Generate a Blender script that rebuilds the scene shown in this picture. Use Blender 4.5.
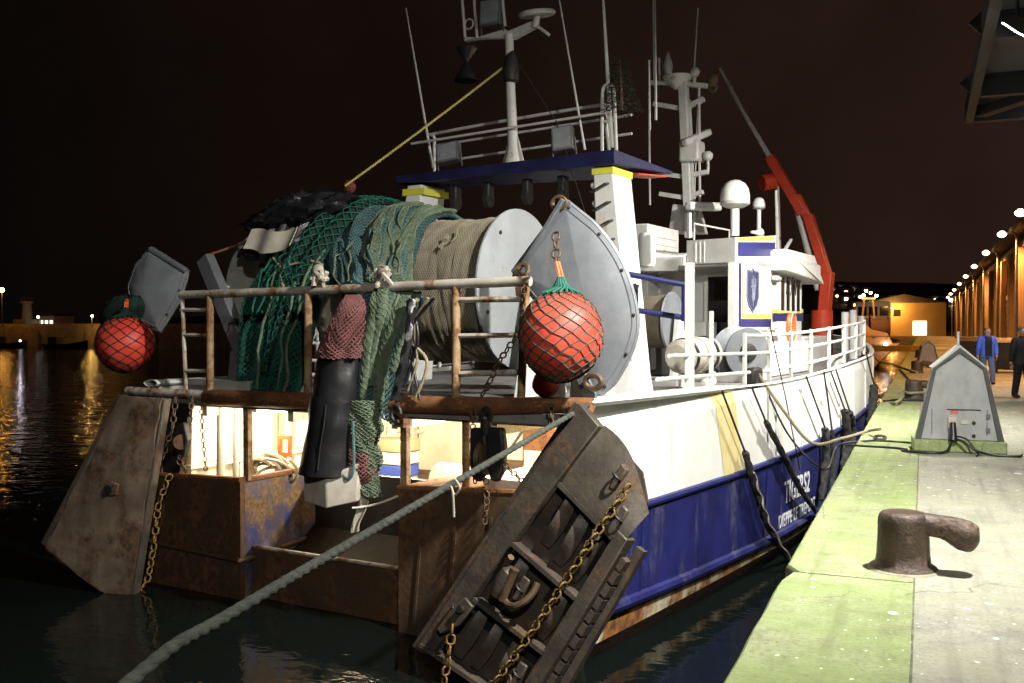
import bpy, math, random
from mathutils import Vector, Matrix
R = math.radians
random.seed(7)
rnd = random.uniform
for o in list(bpy.data.objects):
    bpy.data.objects.remove(o, do_unlink=True)
scn = bpy.context.scene
COL = scn.collection

# ------------------------------------------------------------------ camera
FPX, PW, PH = 980.0, 1024, 683          # focal length in pixels of the 1024 x 683 frame
CAMZ, HORIZON = 1.8, 326.0
YAW = math.atan(411 / FPX)
PIT = math.atan((PH / 2 - HORIZON) / FPX)
cam_d = bpy.data.cameras.new('camera')
cam_d.sensor_width = 36.0
cam_d.lens = FPX / PW * 36.0
cam_d.clip_start, cam_d.clip_end = 0.05, 3000
cam = bpy.data.objects.new('camera', cam_d)
COL.objects.link(cam)
cam.location = (0, 0, CAMZ)
cam.rotation_euler = (math.pi / 2 - PIT, 0, YAW)
scn.camera = cam

# ------------------------------------------------------------------ night sky
world = bpy.data.worlds.new('World')
scn.world = world
world.use_nodes = True
wn, wl = world.node_tree.nodes, world.node_tree.links
wn.clear()
w_out = wn.new('ShaderNodeOutputWorld')
w_bg = wn.new('ShaderNodeBackground')
w_geo = wn.new('ShaderNodeNewGeometry')
w_sep = wn.new('ShaderNodeSeparateXYZ')
w_ramp = wn.new('ShaderNodeValToRGB')
w_tc = wn.new('ShaderNodeTexCoord')
w_ramp.color_ramp.elements[0].position = 0.10      # dark towards the sea
w_ramp.color_ramp.elements[0].color = (0.0019, 0.0016, 0.0013, 1)
w_ramp.color_ramp.elements[1].position = 0.56      # town glow over the quay side
w_ramp.color_ramp.elements[1].color = (0.0205, 0.0100, 0.0068, 1)
wl.new(w_tc.outputs['Generated'], w_sep.inputs[0])
w_map = wn.new('ShaderNodeMath'); w_map.operation = 'MULTIPLY_ADD'; w_map.inputs[1].default_value = .5; w_map.inputs[2].default_value = .5
wl.new(w_sep.outputs['X'], w_map.inputs[0]); wl.new(w_map.outputs[0], w_ramp.inputs[0])
w_nz = wn.new('ShaderNodeTexNoise'); w_nz.inputs['Scale'].default_value = 5.0; w_nz.inputs['Detail'].default_value = 6
wl.new(w_tc.outputs['Generated'], w_nz.inputs[0])
w_mr = wn.new('ShaderNodeMapRange'); w_mr.inputs['From Min'].default_value = .3; w_mr.inputs['From Max'].default_value = .7; w_mr.inputs['To Min'].default_value = .72; w_mr.inputs['To Max'].default_value = 1.18
wl.new(w_nz.outputs[0], w_mr.inputs['Value'])
w_mul = wn.new('ShaderNodeVectorMath'); w_mul.operation = 'SCALE'
wl.new(w_ramp.outputs[0], w_mul.inputs[0]); wl.new(w_mr.outputs[0], w_mul.inputs['Scale'])
wl.new(w_mul.outputs[0], w_bg.inputs['Color'])
w_bg.inputs['Strength'].default_value = 1.0
wl.new(w_bg.outputs[0], w_out.inputs['Surface'])

vs = scn.view_settings
vs.view_transform = 'Standard'
vs.look = 'None'
vs.gamma = 1
vs.exposure = 0.0
scn.cycles.use_denoising = True
scn.cycles.max_bounces = 6
scn.cycles.diffuse_bounces = 3
scn.cycles.glossy_bounces = 3
scn.cycles.sample_clamp_indirect = 4.0
scn.cycles.caustics_reflective = False
scn.cycles.caustics_refractive = False
try:
    scn.cycles.use_light_tree = True
except Exception:
    pass
FLOOD_W = 9200.0                         # quay floodlights under the canopy
SODIUM_W = 3500.0                         # lamp posts along the warehouse
DECK_W = 290.0                            # tubes under the shelter deck

# ------------------------------------------------------------------ frames and measuring
F0 = Vector((-math.sin(YAW), math.cos(YAW), 0)); RT = Vector((math.cos(YAW), math.sin(YAW), 0)); UP = Vector((0, 0, 1))
FW = F0 * math.cos(PIT) - UP * math.sin(PIT); UC = UP * math.cos(PIT) + F0 * math.sin(PIT)
CP = Vector((0, 0, CAMZ))
def ray(x, y): return FW + RT * ((x - PW / 2) / FPX) - UC * ((y - PH / 2) / FPX)
def wdepth(x, y, d): return CP + ray(x, y) * d
def wplane(x, y, n, c):
    r = ray(x, y); return CP + r * ((c - n.dot(CP)) / n.dot(r))
PHI = R(8.2)                             # the trawler lies slightly askew to the quay
BU = Vector((math.sin(PHI), math.cos(PHI), 0)); BV = Vector((math.cos(PHI), -math.sin(PHI), 0))
WATER_Z = -2.08
BO = wdepth(590, 405, 11.0) - BV * 3.75; BO.z = WATER_Z
BM = Matrix.Translation(BO) @ Matrix.Rotation(-PHI, 4, 'Z')
BI = BM.inverted()
# boat frame: x to starboard, y forward, z up, origin amidships at the stern on the water
def Y(x, y, val=0.0): return BI @ wplane(x, y, BU, BU.dot(BO) + val)
def X(x, y, val=0.0): return BI @ wplane(x, y, BV, BV.dot(BO) + val)
def Zb(x, y, val=0.0): return BI @ wplane(x, y, UP, BO.z + val)
def GX(x, y, val): return wplane(x, y, Vector((1, 0, 0)), val)
def GZ(x, y, val=0.0): return wplane(x, y, UP, val)
def GY(x, y, val): return wplane(x, y, Vector((0, 1, 0)), val)
ID = Matrix.Identity(4)
def V(x, y, z): return Vector((x, y, z))
def lerp(a, b, t): return a + (b - a) * t
def interp(x, xs, ys):
    if x <= xs[0]: return ys[0]
    for i in range(1, len(xs)):
        if x <= xs[i]:
            t = (x - xs[i - 1]) / (xs[i] - xs[i - 1]); return lerp(ys[i - 1], ys[i], t)
    return ys[-1]
def smooth_interp(x, xs, ys):            # Catmull-Rom style interpolation
    n = len(xs)
    if x <= xs[0]: return ys[0]
    if x >= xs[-1]: return ys[-1]
    for i in range(n - 1):
        if x <= xs[i + 1]: break
    h = xs[i + 1] - xs[i]; t = (x - xs[i]) / h
    def m(k):
        if k == 0: return (ys[1] - ys[0]) / (xs[1] - xs[0])
        if k == n - 1: return (ys[-1] - ys[-2]) / (xs[-1] - xs[-2])
        return (ys[k + 1] - ys[k - 1]) / (xs[k + 1] - xs[k - 1])
    a, b = m(i) * h, m(i + 1) * h
    return (2*t**3 - 3*t*t + 1) * ys[i] + (t**3 - 2*t*t + t) * a + (-2*t**3 + 3*t*t) * ys[i + 1] + (t**3 - t*t) * b
def vnoise(x, y, z=0.0):
    return (math.sin(x * 1.7 + y * 2.3 + z * 1.1) + math.sin(x * 3.1 - y * 1.3 + z * 2.7 + 1.3) * .6 + math.sin(-x * 5.3 + y * 4.1 + z * 3.3 + .7) * .35) / 1.95

def sag(a, b, s, n=16):
    a, b = Vector(a), Vector(b); return [a.lerp(b, k / n) - UP * (s * 4 * (k / n) * (1 - k / n)) for k in range(n + 1)]
def spline(pts, n=10):                    # smooth curve through points
    pts = [Vector(p) for p in pts]; out = []
    for i in range(len(pts) - 1):
        p0 = pts[max(i-1, 0)]; p1, p2 = pts[i], pts[i+1]; p3 = pts[min(i+2, len(pts)-1)]
        for k in range(n):
            t = k / n; out.append(.5 * ((2*p1) + (-p0 + p2)*t + (2*p0 - 5*p1 + 4*p2 - p3)*t*t + (-p0 + 3*p1 - 3*p2 + p3)*t**3))
    out.append(pts[-1]); return out

# ------------------------------------------------------------------ mesh builder
class MB:
    def __init__(s): s.v, s.f = [], []
    def add(s, vs_, fs_):
        n = len(s.v); s.v += [Vector(p) for p in vs_]; s.f += [tuple(i + n for i in f) for f in fs_]; return s
    def bb(s, x0, x1, y0, y1, z0, z1, M=None):
        vs_ = [(x, y, z) for z in (z0, z1) for y in (y0, y1) for x in (x0, x1)]
        if M: vs_ = [M @ Vector(p) for p in vs_]
        return s.add(vs_, [(0, 2, 3, 1), (4, 5, 7, 6), (0, 1, 5, 4), (2, 6, 7, 3), (0, 4, 6, 2), (1, 3, 7, 5)])
    def box(s, c, d, M=None):
        c = Vector(c)
        if M is None: return s.bb(c.x-d[0]/2, c.x+d[0]/2, c.y-d[1]/2, c.y+d[1]/2, c.z-d[2]/2, c.z+d[2]/2)
        return s.bb(-d[0]/2, d[0]/2, -d[1]/2, d[1]/2, -d[2]/2, d[2]/2, Matrix.Translation(c) @ M.to_4x4())
    def beam(s, a, b, w, h, up=(0, 0, 1)):
        a, b = Vector(a), Vector(b); d = b - a; L = d.length; d.normalize(); u = Vector(up)
        r = d.cross(u)
        if r.length < 1e-4: r = d.cross(Vector((0, 1, 0)))
        r.normalize(); u = r.cross(d)
        vs_ = []
        for p in (a, b):
            for i, j in ((-1, -1), (1, -1), (1, 1), (-1, 1)): vs_.append(p + r * (i * w / 2) + u * (j * h / 2))
        return s.add(vs_, [(0, 1, 2, 3), (7, 6, 5, 4), (0, 4, 5, 1), (1, 5, 6, 2), (2, 6, 7, 3), (3, 7, 4, 0)])
    def tube(s, pts, r, n=8, closed=False, cap=True, prof=None):
        pts = [Vector(p) for p in pts]; m = len(pts)
        rs = r if isinstance(r, (list, tuple)) else [r] * m
        T = []
        for i in range(m):
            a = pts[(i - 1) % m] if closed or i > 0 else pts[i]; b = pts[(i + 1) % m] if closed or i < m - 1 else pts[i]
            t = b - a; t = t if t.length > 1e-9 else Vector((0, 0, 1)); T.append(t.normalized())
        ref = Vector((0, 0, 1)) if abs(T[0].z) < .9 else Vector((0, 1, 0))
        u = T[0].cross(ref).normalized(); vs_ = []
        for i in range(m):
            u = (u - T[i] * u.dot(T[i])); u = u.normalized() if u.length > 1e-6 else T[i].orthogonal().normalized()
            w = T[i].cross(u)
            for k in range(n):
                a = 2 * math.pi * k / n; rr = rs[i]
                if prof: rr *= prof(a, i)
                vs_.append(pts[i] + u * (math.cos(a) * rr) + w * (math.sin(a) * rr))
        fs_ = []
        for i in range(m if closed else m - 1):
            j = (i + 1) % m
            for k in range(n):
                l = (k + 1) % n; fs_.append((i*n + k, i*n + l, j*n + l, j*n + k))
        if cap and not closed: fs_ += [tuple(range(n - 1, -1, -1)), tuple((m-1)*n + k for k in range(n))]
        return s.add(vs_, fs_)
    def cyl(s, a, b, r0, r1=None, n=12): return s.tube([a, b], [r0, r0 if r1 is None else r1], n)
    def lathe(s, prof, c, axis=(0, 0, 1), n=24):
        ax = Vector(axis).normalized(); u = ax.orthogonal().normalized(); w = ax.cross(u); c = Vector(c); vs_ = []; m = len(prof)
        for r, h in prof:
            for k in range(n):
                a = 2 * math.pi * k / n; vs_.append(c + ax * h + u * (math.cos(a) * r) + w * (math.sin(a) * r))
        fs_ = [(i*n + k, i*n + (k+1) % n, (i+1)*n + (k+1) % n, (i+1)*n + k) for i in range(m - 1) for k in range(n)]
        if prof[0][0] > 1e-6: fs_.append(tuple(range(n - 1, -1, -1)))
        if prof[-1][0] > 1e-6: fs_.append(tuple((m-1)*n + k for k in range(n)))
        return s.add(vs_, fs_)
    def prism(s, poly, vec):
        n = len(poly); poly = [Vector(p) for p in poly]; vec = Vector(vec)
        return s.add(poly + [p + vec for p in poly], [tuple(range(n - 1, -1, -1)), tuple(range(n, 2*n))] + [(i, (i+1) % n, n + (i+1) % n, n + i) for i in range(n)])
    def grid(s, fn, nu, nv, thick=0.0):
        P = [[Vector(fn(i / nu, j / nv)) for j in range(nv + 1)] for i in range(nu + 1)]
        vs_ = [p for row in P for p in row]; w = nv + 1
        fs_ = [(i*w + j, (i+1)*w + j, (i+1)*w + j + 1, i*w + j + 1) for i in range(nu) for j in range(nv)]
        if not thick: return s.add(vs_, fs_)
        nr = []
        for i in range(nu + 1):
            for j in range(nv + 1):
                a = P[min(i+1, nu)][j] - P[max(i-1, 0)][j]; b = P[i][min(j+1, nv)] - P[i][max(j-1, 0)]
                c = a.cross(b); nr.append(c.normalized() if c.length > 1e-9 else Vector((0, 0, 1)))
        N = len(vs_); vs2 = [p - q * thick for p, q in zip(vs_, nr)]
        fs2 = fs_ + [tuple(N + i for i in reversed(f)) for f in fs_]
        rim = [i*w for i in range(nu+1)] + [nu*w + j for j in range(1, nv+1)] + [i*w + nv for i in range(nu-1, -1, -1)] + [j for j in range(nv-1, 0, -1)]
        for k in range(len(rim)):
            a, b = rim[k], rim[(k+1) % len(rim)]; fs2.append((b, a, N + a, N + b))
        return s.add(vs_ + vs2, fs2)
    def ball(s, c, r, n=16, m=10, sc=(1, 1, 1)):
        prof = [(max(1e-7, r * math.sin(math.pi * i / m)), -r * math.cos(math.pi * i / m)) for i in range(m + 1)]
        k = len(s.v); s.lathe(prof, (0, 0, 0), n=n)
        for i in range(k, len(s.v)):
            p = s.v[i]; s.v[i] = Vector(c) + Vector((p.x * sc[0], p.y * sc[1], p.z * sc[2]))
        return s

BASE = {}
def obj(name, mb, mat, parent=None, base=(0, 0, 0), frame=ID, sharp=38, bevel=0):
    """one mesh object; coordinates are in 'frame'; a child takes its thing's base and frame"""
    me = bpy.data.meshes.new(name)
    root = parent
    while root is not None and root.parent is not None: root = root.parent
    b = BASE[root.name] if root is not None else Vector(base)
    me.from_pydata([p - b for p in mb.v], [], mb.f)
    for m in (mat if isinstance(mat, (list, tuple)) else [mat]): me.materials.append(m)
    me.polygons.foreach_set('use_smooth', [True] * len(me.polygons))
    me.update()
    try: me.set_sharp_from_angle(angle=R(sharp))
    except Exception: pass
    o = bpy.data.objects.new(name, me)
    COL.objects.link(o)
    if parent is not None: o.parent = parent
    else:
        o.matrix_world = frame @ Matrix.Translation(b); BASE[o.name] = b
    if bevel:
        bm_ = o.modifiers.new('bevel', 'BEVEL'); bm_.width = bevel; bm_.segments = 2; bm_.limit_method = 'ANGLE'
    return o
def tag(o, label, cat, group=None):
    o['label'] = label; o['category'] = cat
    if group: o['group'] = group
    return o
def thing(name, label, cat, base=(0, 0, 0), frame=ID, group=None):
    o = bpy.data.objects.new(name, None); COL.objects.link(o)
    o.empty_display_size = .2
    o.matrix_world = frame @ Matrix.Translation(Vector(base)); BASE[o.name] = Vector(base)
    return tag(o, label, cat, group)
def struct(name, mb, mat, kind='structure', **k):
    o = obj(name, mb, mat, **k); o['kind'] = kind; return o
def dup(o, parent=None, matrix=None):
    c = o.copy(); COL.objects.link(c)
    if parent is not None: c.parent = parent
    if matrix is not None: c.matrix_world = matrix
    for ch in list(o.children): dup(ch, c)
    return c
def inst(name, mesh_obj, parent, local):     # another object that shares a mesh, placed in the parent's space
    c = bpy.data.objects.new(name, mesh_obj.data); COL.objects.link(c); c.parent = parent; c.matrix_local = local; return c

# ------------------------------------------------------------------ materials
def pmat(name, base, base2=None, mscale=3.0, lo=.4, hi=.65, rough=.6, metal=0.0, rust=0.0, rcol=(.13, .045, .015), rcol2=(.05, .02, .01), rscale=2.0,
         streak=0.0, bump=.15, bscale=30.0, spec=.4, grime=0.0, gcol=(.05, .045, .035), emit=None, estr=0.0, rough_var=.1, coat=0.0, sx=1.0):
    m = bpy.data.materials.new(name); m.use_nodes = True
    n, l = m.node_tree.nodes, m.node_tree.links
    bs = n['Principled BSDF']; tc = n.new('ShaderNodeTexCoord'); co = tc.outputs['Object']
    def noise(scale, detail=5, rough_=.6, sz=1.0, off=0.0):
        mp = n.new('ShaderNodeMapping'); mp.inputs['Scale'].default_value = (scale, scale, scale * sz); mp.inputs['Location'].default_value = (off, off * .7, off * 1.3)
        l.new(co, mp.inputs[0]); t = n.new('ShaderNodeTexNoise'); t.inputs['Scale'].default_value = 1; t.inputs['Detail'].default_value = detail; t.inputs['Roughness'].default_value = rough_
        l.new(mp.outputs[0], t.inputs[0]); return t.outputs[0]
    def ramp(v, a, b):
        r_ = n.new('ShaderNodeMapRange'); r_.inputs['From Min'].default_value = a; r_.inputs['From Max'].default_value = b; r_.clamp = True; l.new(v, r_.inputs['Value']); return r_.outputs[0]
    def mix(f, a, b):
        x = n.new('ShaderNodeMix'); x.data_type = 'RGBA'
        if isinstance(f, float): x.inputs[0].default_value = f
        else: l.new(f, x.inputs[0])
        for k, c in ((6, a), (7, b)):
            if isinstance(c, tuple): x.inputs[k].default_value = (*c, 1)
            else: l.new(c, x.inputs[k])
        return x.outputs[2]
    b2 = base2 or tuple(c * .8 for c in base)
    col = mix(ramp(noise(mscale), lo, hi), base, b2)
    rn = noise(mscale * 2.7, off=4)
    if grime: col = mix(ramp(noise(1.3, 8, .7, .35, 9), .62 - grime * .3, .78), col, gcol)
    hgt = noise(bscale, 4)
    if rust:
        sz = 1.0 - streak * .85
        f = ramp(noise(rscale, 9, .68, sz, 2), .70 - rust * .42, .78 - rust * .36)
        rc = mix(ramp(noise(rscale * 6, 5, off=6), .38, .62), rcol, rcol2)
        col = mix(f, col, rc)
        ro = n.new('ShaderNodeMath'); ro.operation = 'MULTIPLY_ADD'; ro.use_clamp = True; l.new(f, ro.inputs[0]); ro.inputs[1].default_value = .85 - rough; ro.inputs[2].default_value = rough
        l.new(ro.outputs[0], bs.inputs['Roughness'])
        me_ = n.new('ShaderNodeMath'); me_.operation = 'MULTIPLY_ADD'; l.new(f, me_.inputs[0]); me_.inputs[1].default_value = -metal; me_.inputs[2].default_value = metal
        l.new(me_.outputs[0], bs.inputs['Metallic'])
    else:
        ro = n.new('ShaderNodeMath'); ro.operation = 'MULTIPLY_ADD'; ro.use_clamp = True; l.new(rn, ro.inputs[0]); ro.inputs[1].default_value = rough_var * 2; ro.inputs[2].default_value = rough - rough_var
        l.new(ro.outputs[0], bs.inputs['Roughness']); bs.inputs['Metallic'].default_value = metal
    l.new(col, bs.inputs['Base Color'])
    bs.inputs['Specular IOR Level'].default_value = spec
    if coat: bs.inputs['Coat Weight'].default_value = coat; bs.inputs['Coat Roughness'].default_value = .15
    if bump:
        bp = n.new('ShaderNodeBump'); bp.inputs['Strength'].default_value = bump; bp.inputs['Distance'].default_value = .02; l.new(hgt, bp.inputs['Height']); l.new(bp.outputs[0], bs.inputs['Normal'])
    if emit: bs.inputs['Emission Color'].default_value = (*emit, 1); bs.inputs['Emission Strength'].default_value = estr
    return m
def emat(name, col, s):
    m = bpy.data.materials.new(name); m.use_nodes = True; bs = m.node_tree.nodes['Principled BSDF']
    bs.inputs['Base Color'].default_value = (*[min(.8, c) for c in col], 1); bs.inputs['Emission Color'].default_value = (*col, 1); bs.inputs['Emission Strength'].default_value = s
    return m

m_white = pmat('white_paint', (.74, .74, .70), (.64, .64, .60), rough=.45, rust=.22, rscale=1.1, streak=.9, rcol=(.42, .30, .14), rcol2=(.5, .43, .30), bump=.06, bscale=9)
m_hullwhite = pmat('hull_white_paint', (.76, .76, .72), (.68, .68, .63), mscale=.8, rough=.42, rust=.30, rscale=1.9, streak=.95, rcol=(.52, .44, .28), rcol2=(.64, .60, .50), bump=.22, bscale=1.7)
m_intwhite = pmat('interior_cream_paint', (.78, .72, .58), (.68, .60, .44), mscale=1.6, rough=.5, rust=.27, rscale=1.4, streak=.8, rcol=(.40, .24, .10), rcol2=(.26, .13, .05), bump=.05)
m_yellow = pmat('yellow_paint', (.66, .54, .22), (.72, .64, .36), rough=.5, rust=.25, streak=.9, rcol=(.55, .48, .3), rcol2=(.4, .3, .14), bump=.05)
m_limeyellow = pmat('lime_yellow_paint', (.72, .70, .06), (.66, .62, .10), rough=.45, bump=.03)
m_blue = pmat('hull_blue_paint', (.018, .021, .122), (.010, .012, .068), mscale=1.5, rough=.42, grime=.28, gcol=(.018, .018, .045), rust=.44, rscale=1.5, streak=.9, rcol=(.05, .055, .14), rcol2=(.016, .016, .035), bump=.22, bscale=2.2)
m_navy = pmat('navy_trim_paint', (.022, .026, .125), (.015, .018, .09), rough=.42, rust=.12, rscale=3, rcol=(.10, .06, .04), bump=.05)
m_boot = pmat('flaking_boot_stripe', (.60, .58, .46), (.52, .46, .20), mscale=1.1, rough=.7, rust=.70, rscale=1.0, streak=.25, rcol=(.36, .14, .02), rcol2=(.10, .045, .02), bump=.3, bscale=18)
m_under = pmat('antifouling_brown', (.10, .045, .03), (.06, .05, .035), rough=.75, rust=.5, bump=.4, bscale=12)
m_rust = pmat('rusted_plating', (.085, .045, .022), (.050, .030, .018), mscale=1.2, rough=.62, rust=.55, rscale=1.6, streak=.5, rcol=(.15, .065, .025), rcol2=(.055, .025, .012), bump=.3, bscale=14, spec=.5)
m_rustblue = pmat('rusted_blue_plating', (.035, .045, .16), (.09, .06, .035), mscale=1.8, rough=.5, rust=.62, rscale=3.2, streak=.4, rcol=(.14, .065, .028), rcol2=(.20, .15, .09), bump=.3, bscale=20)
m_rustbar = pmat('rusted_pipe', (.24, .10, .035), (.10, .045, .02), mscale=3, rough=.72, rust=.5, rscale=5, rcol=(.33, .14, .05), rcol2=(.05, .025, .015), bump=.3, bscale=45)
m_rail = pmat('worn_white_rail_paint', (.50, .47, .40), (.36, .32, .25), mscale=4, rough=.6, rust=.50, rscale=3.2, rcol=(.27, .13, .05), rcol2=(.10, .05, .025), bump=.2, bscale=50)
m_post = pmat('rusty_post_paint', (.34, .24, .13), (.22, .12, .05), mscale=5, rough=.7, rust=.6, rscale=5, rcol=(.28, .13, .045), rcol2=(.09, .045, .02), bump=.25, bscale=50)
m_galv = pmat('galvanised_grey', (.17, .18, .195), (.125, .135, .15), mscale=2.2, rough=.5, metal=.25, rust=.30, rscale=2.2, streak=.5, rcol=(.115, .11, .10), rcol2=(.15, .10, .065), bump=.2, bscale=5, grime=.4, gcol=(.21, .215, .22))
m_flange = pmat('pale_drum_flange_paint', (.33, .345, .36), (.27, .285, .30), mscale=1.5, rough=.5, rust=.12, rscale=2, rcol=(.38, .34, .28), bump=.04, bscale=8)
m_door = pmat('dark_worn_steel', (.060, .050, .040), (.095, .078, .060), mscale=2.5, rough=.5, metal=.25, rust=.5, rscale=2.6, rcol=(.10, .055, .028), rcol2=(.04, .028, .02), bump=.3, bscale=16, spec=.5)
m_doorpink = pmat('scraped_primer_steel', (.165, .118, .083), (.09, .062, .043), mscale=2.2, rough=.7, rust=.50, rscale=2.0, rcol=(.13, .060, .028), rcol2=(.035, .024, .018), bump=.3, bscale=18)
m_dark = pmat('dark_steel', (.022, .021, .02), (.035, .03, .026), rough=.55, metal=.3, bump=.15)
m_black = pmat('black_rubber', (.012, .012, .013), (.02, .02, .022), rough=.38, bump=.12, bscale=25, spec=.5)
m_tarp = pmat('black_tarpaulin', (.012, .012, .014), (.02, .02, .024), rough=.3, bump=.3, bscale=10, spec=.6)
m_canvas = pmat('dirty_white_canvas', (.48, .44, .37), (.36, .32, .25), rough=.8, bump=.3, bscale=14)
m_greennet = pmat('green_net_twine', (.010, .085, .056), (.016, .13, .092), mscale=5, rough=.75, bump=.3, bscale=90)
m_greendark = pmat('green_net_bulk', (.004, .026, .018), (.002, .010, .008), mscale=4, rough=.85, bump=.8, bscale=45)
m_bluenet = pmat('blue_green_net_twine', (.085, .17, .165), (.05, .11, .12), mscale=6, rough=.8, bump=.3, bscale=90)
m_bluedark = pmat('blue_green_net_bulk', (.040, .078, .080), (.02, .042, .046), mscale=5, rough=.85, bump=.8, bscale=50)
m_palegreen = pmat('faded_green_rope', (.15, .195, .125), (.085, .12, .075), mscale=9, rough=.85, bump=.6, bscale=60)
m_khaki = pmat('khaki_net_twine', (.30, .265, .19), (.21, .18, .125), mscale=6, rough=.85, bump=.4, bscale=90)
m_khakidark = pmat('khaki_net_bulk', (.15, .125, .085), (.10, .085, .055), mscale=4, rough=.9, bump=.8, bscale=60)
m_pinknet = pmat('pink_net_twine', (.19, .075, .068), (.12, .05, .046), mscale=8, rough=.8, bump=.4, bscale=80)
m_pinkdark = pmat('pink_net_bulk', (.10, .03, .03), (.06, .02, .02), rough=.9, bump=.6, bscale=50)
m_redfloat = pmat('red_orange_float', (.68, .055, .030), (.55, .04, .025), mscale=5, rough=.48, bump=.12, bscale=22, grime=.55, gcol=(.50, .11, .07), spec=.4)
m_orange = pmat('orange_plastic', (.75, .13, .03), rough=.4, bump=.02)
m_redpaint = pmat('red_crane_paint', (.55, .055, .02), (.42, .04, .018), rough=.42, rust=.12, bump=.05)
m_chain = pmat('rusty_chain', (.13, .085, .045), (.08, .05, .03), mscale=9, rough=.6, metal=.4, rust=.4, rscale=8, bump=.2)
m_ychain = pmat('yellow_chain_paint', (.22, .13, .028), (.13, .08, .022), mscale=10, rough=.55, rust=.4, rscale=10, rcol=(.12, .06, .02), bump=.2)
m_rope = pmat('grey_green_rope', (.066, .072, .058), (.034, .038, .031), mscale=16, rough=.9, bump=.7, bscale=120)
m_tanrope = pmat('tan_rope', (.32, .27, .18), (.24, .2, .13), mscale=16, rough=.9, bump=.5, bscale=120)
m_yrope = pmat('yellow_line', (.42, .36, .08), (.34, .3, .1), rough=.8, bump=.2)
m_blackrope = pmat('black_tarred_rope', (.016, .016, .015), (.05, .05, .045), mscale=14, rough=.9, bump=.9, bscale=70)
m_plastic = pmat('off_white_plastic', (.56, .52, .44), (.46, .41, .33), mscale=5, rough=.55, bump=.1, grime=.25, gcol=(.25, .2, .13))
m_mast = pmat('mast_grey_white_paint', (.50, .49, .46), (.42, .41, .38), mscale=3, rough=.5, rust=.2, rscale=3, rcol=(.30, .22, .15), bump=.06)
m_glass = pmat('dark_window_glass', (.015, .014, .013), rough=.08, bump=0, spec=.6)
m_copper = pmat('bare_wire', (.35, .25, .16), rough=.4, metal=.5, bump=0)
m_lamp = pmat('floodlight_housing', (.10, .10, .10), rough=.5, bump=.05)
m_lens = pmat('floodlight_lens', (.22, .23, .24), (.16, .17, .18), rough=.12, bump=0, spec=.7)
m_tube = emat('lit_tube', (1, .86, .62), 26)
m_ramp = pmat('dark_greasy_ramp', (.011, .007, .004), (.017, .010, .006), mscale=2, rough=.7, bump=.3, bscale=10, spec=.15)  # near-black, darker than the plating around the ramp
m_beam = pmat('weathered_navy_beam', (.014, .016, .070), (.008, .009, .035), mscale=2, rough=.5, rust=.25, rscale=2.5, rcol=(.03, .025, .03), rcol2=(.012, .012, .02), bump=.1)  # navy darkened to carry the shade on the gantry beam
m_deckgrey = pmat('grey_deck_paint', (.22, .22, .21), (.16, .15, .14), rough=.6, rust=.3, bump=.1)
m_bulwark_in = m_white
# ================================================================== SETTING
# ---- water
def water_mat():
    m = bpy.data.materials.new('harbour_water'); m.use_nodes = True
    n, l = m.node_tree.nodes, m.node_tree.links; bs = n['Principled BSDF']
    bs.inputs['Base Color'].default_value = (.0042, .0066, .0060, 1); bs.inputs['Roughness'].default_value = .035; bs.inputs['IOR'].default_value = 1.33
    bs.inputs['Specular IOR Level'].default_value = .6
    tc = n.new('ShaderNodeTexCoord'); prev = None
    # calmer in the lee of the hull, livelier in the open basin
    sb_ = n.new('ShaderNodeVectorMath'); sb_.operation = 'DISTANCE'; sb_.inputs[1].default_value = (-7.5, 9.5, WATER_Z); l.new(tc.outputs['Object'], sb_.inputs[0])
    lee = n.new('ShaderNodeMapRange'); lee.clamp = True; lee.interpolation_type = 'SMOOTHSTEP'
    for k_, x_ in (('From Min', 5), ('From Max', 34), ('To Min', .22), ('To Max', 1.15)): lee.inputs[k_].default_value = x_
    l.new(sb_.outputs['Value'], lee.inputs['Value'])
    for sc_, st, di in ((.45, .5, .18), (2.0, .72, .08), (6.0, .35, .015)):
        mp = n.new('ShaderNodeMapping'); mp.inputs['Scale'].default_value = (sc_, sc_ * 1.5, sc_); mp.inputs['Rotation'].default_value = (0, 0, .4)
        l.new(tc.outputs['Object'], mp.inputs[0]); t = n.new('ShaderNodeTexNoise'); t.inputs['Scale'].default_value = 1; t.inputs['Detail'].default_value = 3; t.inputs['Distortion'].default_value = .6
        l.new(mp.outputs[0], t.inputs[0]); b = n.new('ShaderNodeBump'); ms_ = n.new('ShaderNodeMath'); ms_.operation = 'MULTIPLY'; ms_.inputs[1].default_value = st; l.new(lee.outputs[0], ms_.inputs[0]); l.new(ms_.outputs[0], b.inputs['Strength']); b.inputs['Distance'].default_value = di
        l.new(t.outputs[0], b.inputs['Height'])
        if prev: l.new(prev.outputs[0], b.inputs['Normal'])
        prev = b
    l.new(prev.outputs[0], bs.inputs['Normal'])
    return m
mb = MB(); mb.add([(-900, -120, WATER_Z), (60, -120, WATER_Z), (60, 900, WATER_Z), (-900, 900, WATER_Z)], [(0, 1, 2, 3)])
struct('water', mb, water_mat())

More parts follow.
